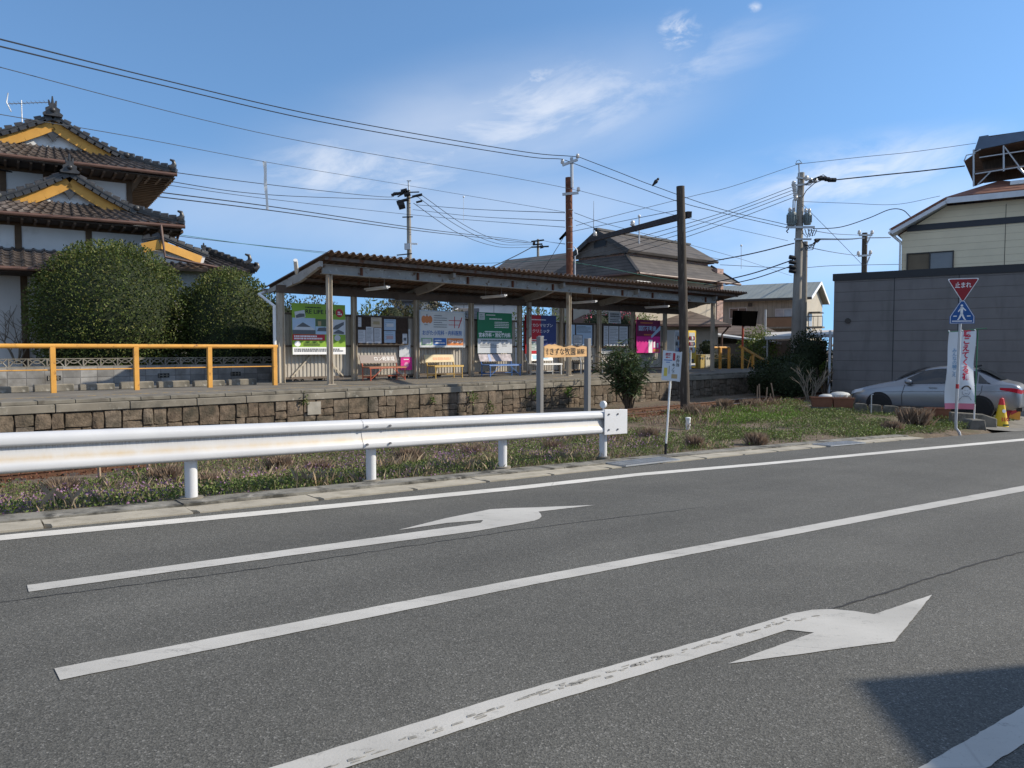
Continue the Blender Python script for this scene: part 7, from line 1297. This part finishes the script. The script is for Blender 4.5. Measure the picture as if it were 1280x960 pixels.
TERRA = mat('terracotta', (.2, .085, .05), .75, var=.15, scale=5)
for px0, px1, py, Y, lab in ((1014, 1040, 503, 22.2, 'brown trough planter nearest the leafless twigs'), (1041, 1066, 504, 22.0, 'brown trough planter beside the pale domes'), (1158, 1186, 517, 20.8, 'brown trough planter behind the flag')):
    a, c = at(px0, py, Y), at(px1, py + .6, Y - .15); T = Thing('trough_planter', lab, 'planter', tuple((a + c) / 2), WF, 'trough planters along the car park edge'); d = (c - a); L = d.length; T.o.rotation_euler = (0, 0, atan2(d.y, d.x)); T.org = Vector((0, 0, 0)); h = L / 2
    T.part('trough', MB().add([(-h*.92,-.13,-.12),(h*.92,-.13,-.12),(h*.92,.13,-.12),(-h*.92,.13,-.12),(-h,-.16,.14),(h,-.16,.14),(h,.16,.14),(-h,.16,.14)], [(3,2,1,0),(0,1,5,4),(1,2,6,5),(2,3,7,6),(3,0,4,7)]), TERRA, smooth=0); T.part('rim', MB().box((-h - .02, -.18, .14), (h + .02, -.14, .17)).box((-h - .02, .14, .14), (h + .02, .18, .17)), TERRA); T.part('soil', MB().box((-h * .95, -.14, .08), (h * .95, .14, .11)), SOIL); T.part('stand_block', MB().box((-h, -.12, -.5), (h, .12, -.122)), CONC_D)
for px0, px1, py, lab in ((1067, 1083, 511, 'dark concrete edging block just past the trough planters'), (1085, 1101, 512.5, 'dark concrete edging block second along the car park edge'), (1103, 1122, 514, 'dark concrete edging block third along the car park edge'), (1124, 1146, 516, 'dark concrete edging block fourth along the car park edge'), (1147, 1168, 518, 'dark concrete edging block last before the flag')):
    a, c = at(px0, py, 21.6 - (px0 - 1067) * .008), at(px1 + .5, py, 21.5 - (px0 - 1067) * .008); d = c - a; L = d.length; M = Matrix.Translation(a) @ Matrix.Rotation(atan2(d.y, d.x), 4, 'Z'); mb = MB().prism([(0, -.35), (L * .96, -.35), (L, .14), (L * .8, .16), (L * .12, .17), (.02, .12)], -.07, .07, 0, M)
    bevel(solo('edging_block', mb, CONC_D, lab, 'block', tuple(a), group='edging blocks along the car park', smooth=0), .015)
a, c = at(1187, 524, 20.2), at(1237, 527, 19.9); mb = MB().prism([(0, -.5), (1.1, -.5), (1.1, .05), (.8, .16), (0, .2)], -.12, .12, 0, Matrix.Translation(a) @ Matrix.Rotation(atan2(c.y - a.y, c.x - a.x), 4, 'Z')); bevel(solo('low_wall', mb, CONC, 'low end wall of pale concrete between flag base and yellow cone', 'wall', tuple(a), smooth=0), .02)
for px, py, r, lab in ((1033, 497, .24, 'smaller pale dome shaped lid behind the trough planters'), (1050, 496, .34, 'larger pale dome shaped lid behind the trough planters')):
    q = at(px, py, 23.4); solo('dome_lid', MB().lathe([(r, -.25), (r, 0), (r * .93, r * .22), (r * .7, r * .38), (r * .35, r * .46), (0, r * .48)], q, 20), mat('pale_grey_lid', (.5, .5, .48), .6), lab, 'lid', tuple(q), group='pale lids behind the planters')
q = at(1089, 512, 21.2); solo('thin_stake', MB().tube([q + Vector((0, 0, -.2)), q + Vector((0, 0, .42)), q + Vector((.05, 0, .44))], .02, 8), GALV, 'short grey metal peg standing among the dark edging blocks', 'peg', tuple(q))
a, c = at(1026, 465, 30.5), at(1037, 465, 30.5); T = Thing('yellow_barrier', 'short far yellow rail glimpsed beside the grey building edge', 'barrier', tuple(a)); T.part('rail', MB().tube([a, c], .05, 8), YELLOW); T.part('leg', MB().tube([a + Vector((.05, 0, 0)), a + Vector((.05, 0, -1.1))], .03, 6).tube([c - Vector((.05, 0, 0)), c + Vector((-.05, 0, -1.1))], .03, 6), YELLOW)
# ------------------------------------------------------------------ cars
def car(label, loc, yaw, body_m, group='parked cars'):
    """four-door sedan, nose along local -x, made by lofting cross sections; 4.45 long, 1.47 high"""
    T = Thing('parked_car', label, 'car', tuple(loc), WF, group); T.org = Vector((0, 0, 0)); T.o.rotation_euler = (0, 0, yaw)
    CG = mat('car_glass', (.012, .016, .02), .05, spec=.9); BT = flat('black_trim', (.015, .015, .017), .5); TYRE = mat('tyre_rubber', (.02, .02, .02), .85); CHR = flat('chrome', (.6, .6, .62), .15, 1.); TL = flat('tail_lamp_red', (.4, .01, .03), .15); HLm = flat('head_lamp_clear', (.55, .57, .6), .1, spec=.8)
    # x, belt half-width, floor z, belt z, top z, top half-width
    ST = [(-2.24,.42,.34,.56,.60,.36),(-2.2,.62,.24,.62,.66,.5),(-2.05,.76,.2,.68,.73,.6),(-1.75,.82,.19,.74,.83,.66),(-1.3,.845,.19,.82,.94,.68),(-1.0,.85,.19,.87,1.0,.69),(-.6,.85,.19,.9,1.2,.62),(-.2,.85,.19,.92,1.39,.56),(.2,.85,.19,.93,1.465,.55),(.6,.85,.19,.94,1.47,.55),(1.0,.85,.19,.95,1.43,.55),(1.35,.85,.2,.965,1.31,.56),(1.65,.845,.21,.98,1.13,.6),(1.85,.83,.23,.99,1.05,.66),(2.05,.8,.26,.98,1.02,.66),(2.17,.74,.3,.9,.95,.6),(2.22,.6,.36,.8,.84,.5)]
    rows = []
    for x, w, zf, zb, zt, wt in ST:
        half = [(0, zf), (w * .9, zf), (w * .975, zf + .1), (w * 1.0, zf + (zb - zf) * .45), (w * 1.0, zf + (zb - zf) * .75), (w * .96, zb), (w * .94, zb + .02 * (zt - zb)), (wt + (w * .93 - wt) * .45, zb + (zt - zb) * .55), (wt * 1.0, zb + (zt - zb) * .9), (wt * .8, zt), (0, zt + .012)]
        rows.append([(x, -y, z) for y, z in half] + [(x, y, z) for y, z in half[-2:0:-1]])
    mb = MB(); P = [r + r[:1] for r in rows]; mb.grid([list(reversed(r)) for r in P]); mb.add(rows[0], [tuple(range(len(rows[0])))]); mb.add(rows[-1], [tuple(range(len(rows[-1]) - 1, -1, -1))])
    bo = T.part('body', mb, body_m, smooth=60); ss_ = bo.modifiers.new('sub', 'SUBSURF'); ss_.levels = 1; ss_.render_levels = 2
    def at_side(x, f):                                   # point on the glasshouse side: f from belt (0) to roof edge (1)
        for a, b_ in zip(ST, ST[1:]):
            if a[0] <= x <= b_[0]:
                t = (x - a[0]) / (b_[0] - a[0]); w, zb, zt, wt = [a[i] + (b_[i] - a[i]) * t for i in (1, 3, 4, 5)]; break
        return (wt + (w * .935 - wt) * (1 - f) ** 1.15 if f < 1 else wt, zb + (zt - zb) * f)
    for sg in (-1, 1):
        for nm, xs, fa, fb in (('front_side_window', np.linspace(-.62, .38, 9), .06, .88), ('rear_side_window', np.linspace(.44, 1.16, 8), .08, .87), ('quarter_window', np.linspace(1.2, 1.5, 5), .1, .75)):
            lo, hi = [], []
            for x in xs:
                top_f = fb if x > -.2 else max(fa + .02, fb * (1 - (-.2 - x) * .5)); y0, z0 = at_side(x, fa); y1, z1 = at_side(x, top_f if nm != 'quarter_window' else fa + (fb - fa) * max(.05, (1.5 - x) / .3)); lo.append((x, sg * (y0 + .022), z0 + .01)); hi.append((x, sg * (y1 + .03), z1))
            mid = [tuple((np.array(a) + np.array(b_)) / 2 + np.array((0, sg * .018, 0))) for a, b_ in zip(lo, hi)]
            T.part(nm, MB().grid([lo, mid, hi] if sg < 0 else [hi, mid, lo]), CG)
        y0, z0 = at_side(-.55, .0); mr = MB().sphere((-.55, sg * (y0 + .14), z0 + .1), (.11, .1, .075), 0, 14, 8); mo = T.part('wing_mirror', mr, body_m); T.part('mirror_stalk', MB().bar((-.52, sg * (y0 - .02), z0 + .03), (-.54, sg * (y0 + .1), z0 + .07), .05, .03), BT, mo)
        for x in (-.02, .92): T.part('door_handle', MB().tube([(x, sg * .868, .845), (x + .05, sg * .885, .85), (x + .15, sg * .885, .85), (x + .2, sg * .868, .845)], .016, 6), body_m)
        T.part('door_seam', MB().tube([(-.72, sg * .866, .3), (-.74, sg * .868, .6), (-.66, sg * .83, .92)], .006, 4).tube([(.41, sg * .866, .3), (.41, sg * .868, .6), (.41, sg * .83, .93)], .006, 4).tube([(1.15, sg * .862, .55), (1.28, sg * .85, .75), (1.3, sg * .825, .95)], .006, 4), BT)
        T.part('body_crease', MB().tube([(-1.5, sg * .838, .66), (-.5, sg * .858, .72), (.8, sg * .862, .76), (1.9, sg * .828, .8)], .008, 5), body_m); T.part('side_sill', MB().box((-1.0, sg * .8 - .04, .17), (1.05, sg * .8 + .04, .24)), BT)
        T.part('tail_light', MB().grid([[(x, sg * y, z) for x, y, z in row] for row in ([(1.72, .862, .9), (1.95, .845, .9), (2.12, .78, .88), (2.2, .66, .84), (2.24, .5, .83)], [(1.72, .862, .84), (1.95, .845, .8), (2.12, .78, .76), (2.2, .66, .73), (2.24, .5, .74)])]), TL)
        T.part('headlight', MB().grid([[(x, sg * y, z) for x, y, z in row] for row in ([(-2.2, .56, .66), (-2.06, .75, .72), (-1.8, .835, .78)], [(-2.23, .56, .56), (-2.1, .77, .6), (-1.85, .848, .68)])]), HLm)
        for x in (-1.36, 1.24):
            ar = MB().tube([(x, sg * .55, .31), (x, sg * .852, .31)], .36, 24); T.part('wheel_arch', ar, BLACK)
            wh = T.part('wheel', MB().lathe([(.2, -.1), (.29, -.1), (.31, -.08), (.31, .08), (.29, .1), (.2, .1)], (x, sg * .79, .31), 28, 0, Matrix.Rotation(pi / 2, 4, 'X')), TYRE); ri = MB().tube([(x, sg * .79, .31), (x, sg * .862, .31)], .19, 20)
            for k in range(10): a = k * pi / 5; ri.bar((x + .04 * cos(a), sg * .872, .31 + .04 * sin(a)), (x + .19 * cos(a), sg * .868, .31 + .19 * sin(a)), .03, .02, up=(0, 1, 0))
            T.part('rim', ri, CHR, wh)
    def cross(x0, x1, w0, w1, z0, z1, nm, m, bulge=.05): return T.part(nm, MB().grid([[(x0 + (x1 - x0) * t - bulge * (1 - (2 * v - 1) ** 2) * (1 if x0 < 0 else -1), (w0 + (w1 - w0) * t) * (2 * v - 1), z0 + (z1 - z0) * t + .035 * sin(pi * t)) for v in np.linspace(0, 1, 9)][::(-1 if x0 < 0 else 1)] for t in np.linspace(0, 1, 6)]), m)
    cross(-.98, -.22, .66, .52, 1.04, 1.425, 'windscreen', CG); cross(1.74, 1.1, .62, .52, 1.115, 1.435, 'rear_window', CG)
    T.part('number_plate', MB().box((2.235, -.17, .66), (2.25, .17, .82)), PRINT_W, smooth=0); T.part('rear_garnish', MB().box((2.2, -.5, .835), (2.245, .5, .86)), CHR); T.part('rear_bumper', MB().box((2.1, -.7, .25), (2.235, .7, .36)), BT); T.part('front_grille', MB().box((-2.262, -.36, .4), (-2.235, .36, .52)), BT); T.part('front_plate', MB().box((-2.28, -.17, .42), (-2.265, .17, .53)), PRINT_W); T.part('roof_aerial', MB().bar((1.0, 0, 1.45), (1.18, 0, 1.5), .03, .05), BT)
    return T
SILVER = mat('silver_car_paint', (.27, .285, .31), .28, .6, var=.02)
fw, rw = at(1098.5, 510, 23.1), at(1227, 512, 21.35); mid = (fw + rw) / 2; yaw = atan2(rw.y - fw.y, rw.x - fw.x); L_ = (rw - fw).length
c_ = car('silver four door sedan parked in front of the dark grey building', (mid.x + .42, mid.y + .38, -.6), yaw, SILVER); c_.o.scale = (L_ / 2.6 * .965,) * 3
q = at(985, 436, 38.8); c_ = car('blue car in shade beneath the pale carport roof', (q.x + .2, q.y + 1.2, -.46), R(-10), mat('blue_car_paint', (.03, .07, .16), .35, .4))
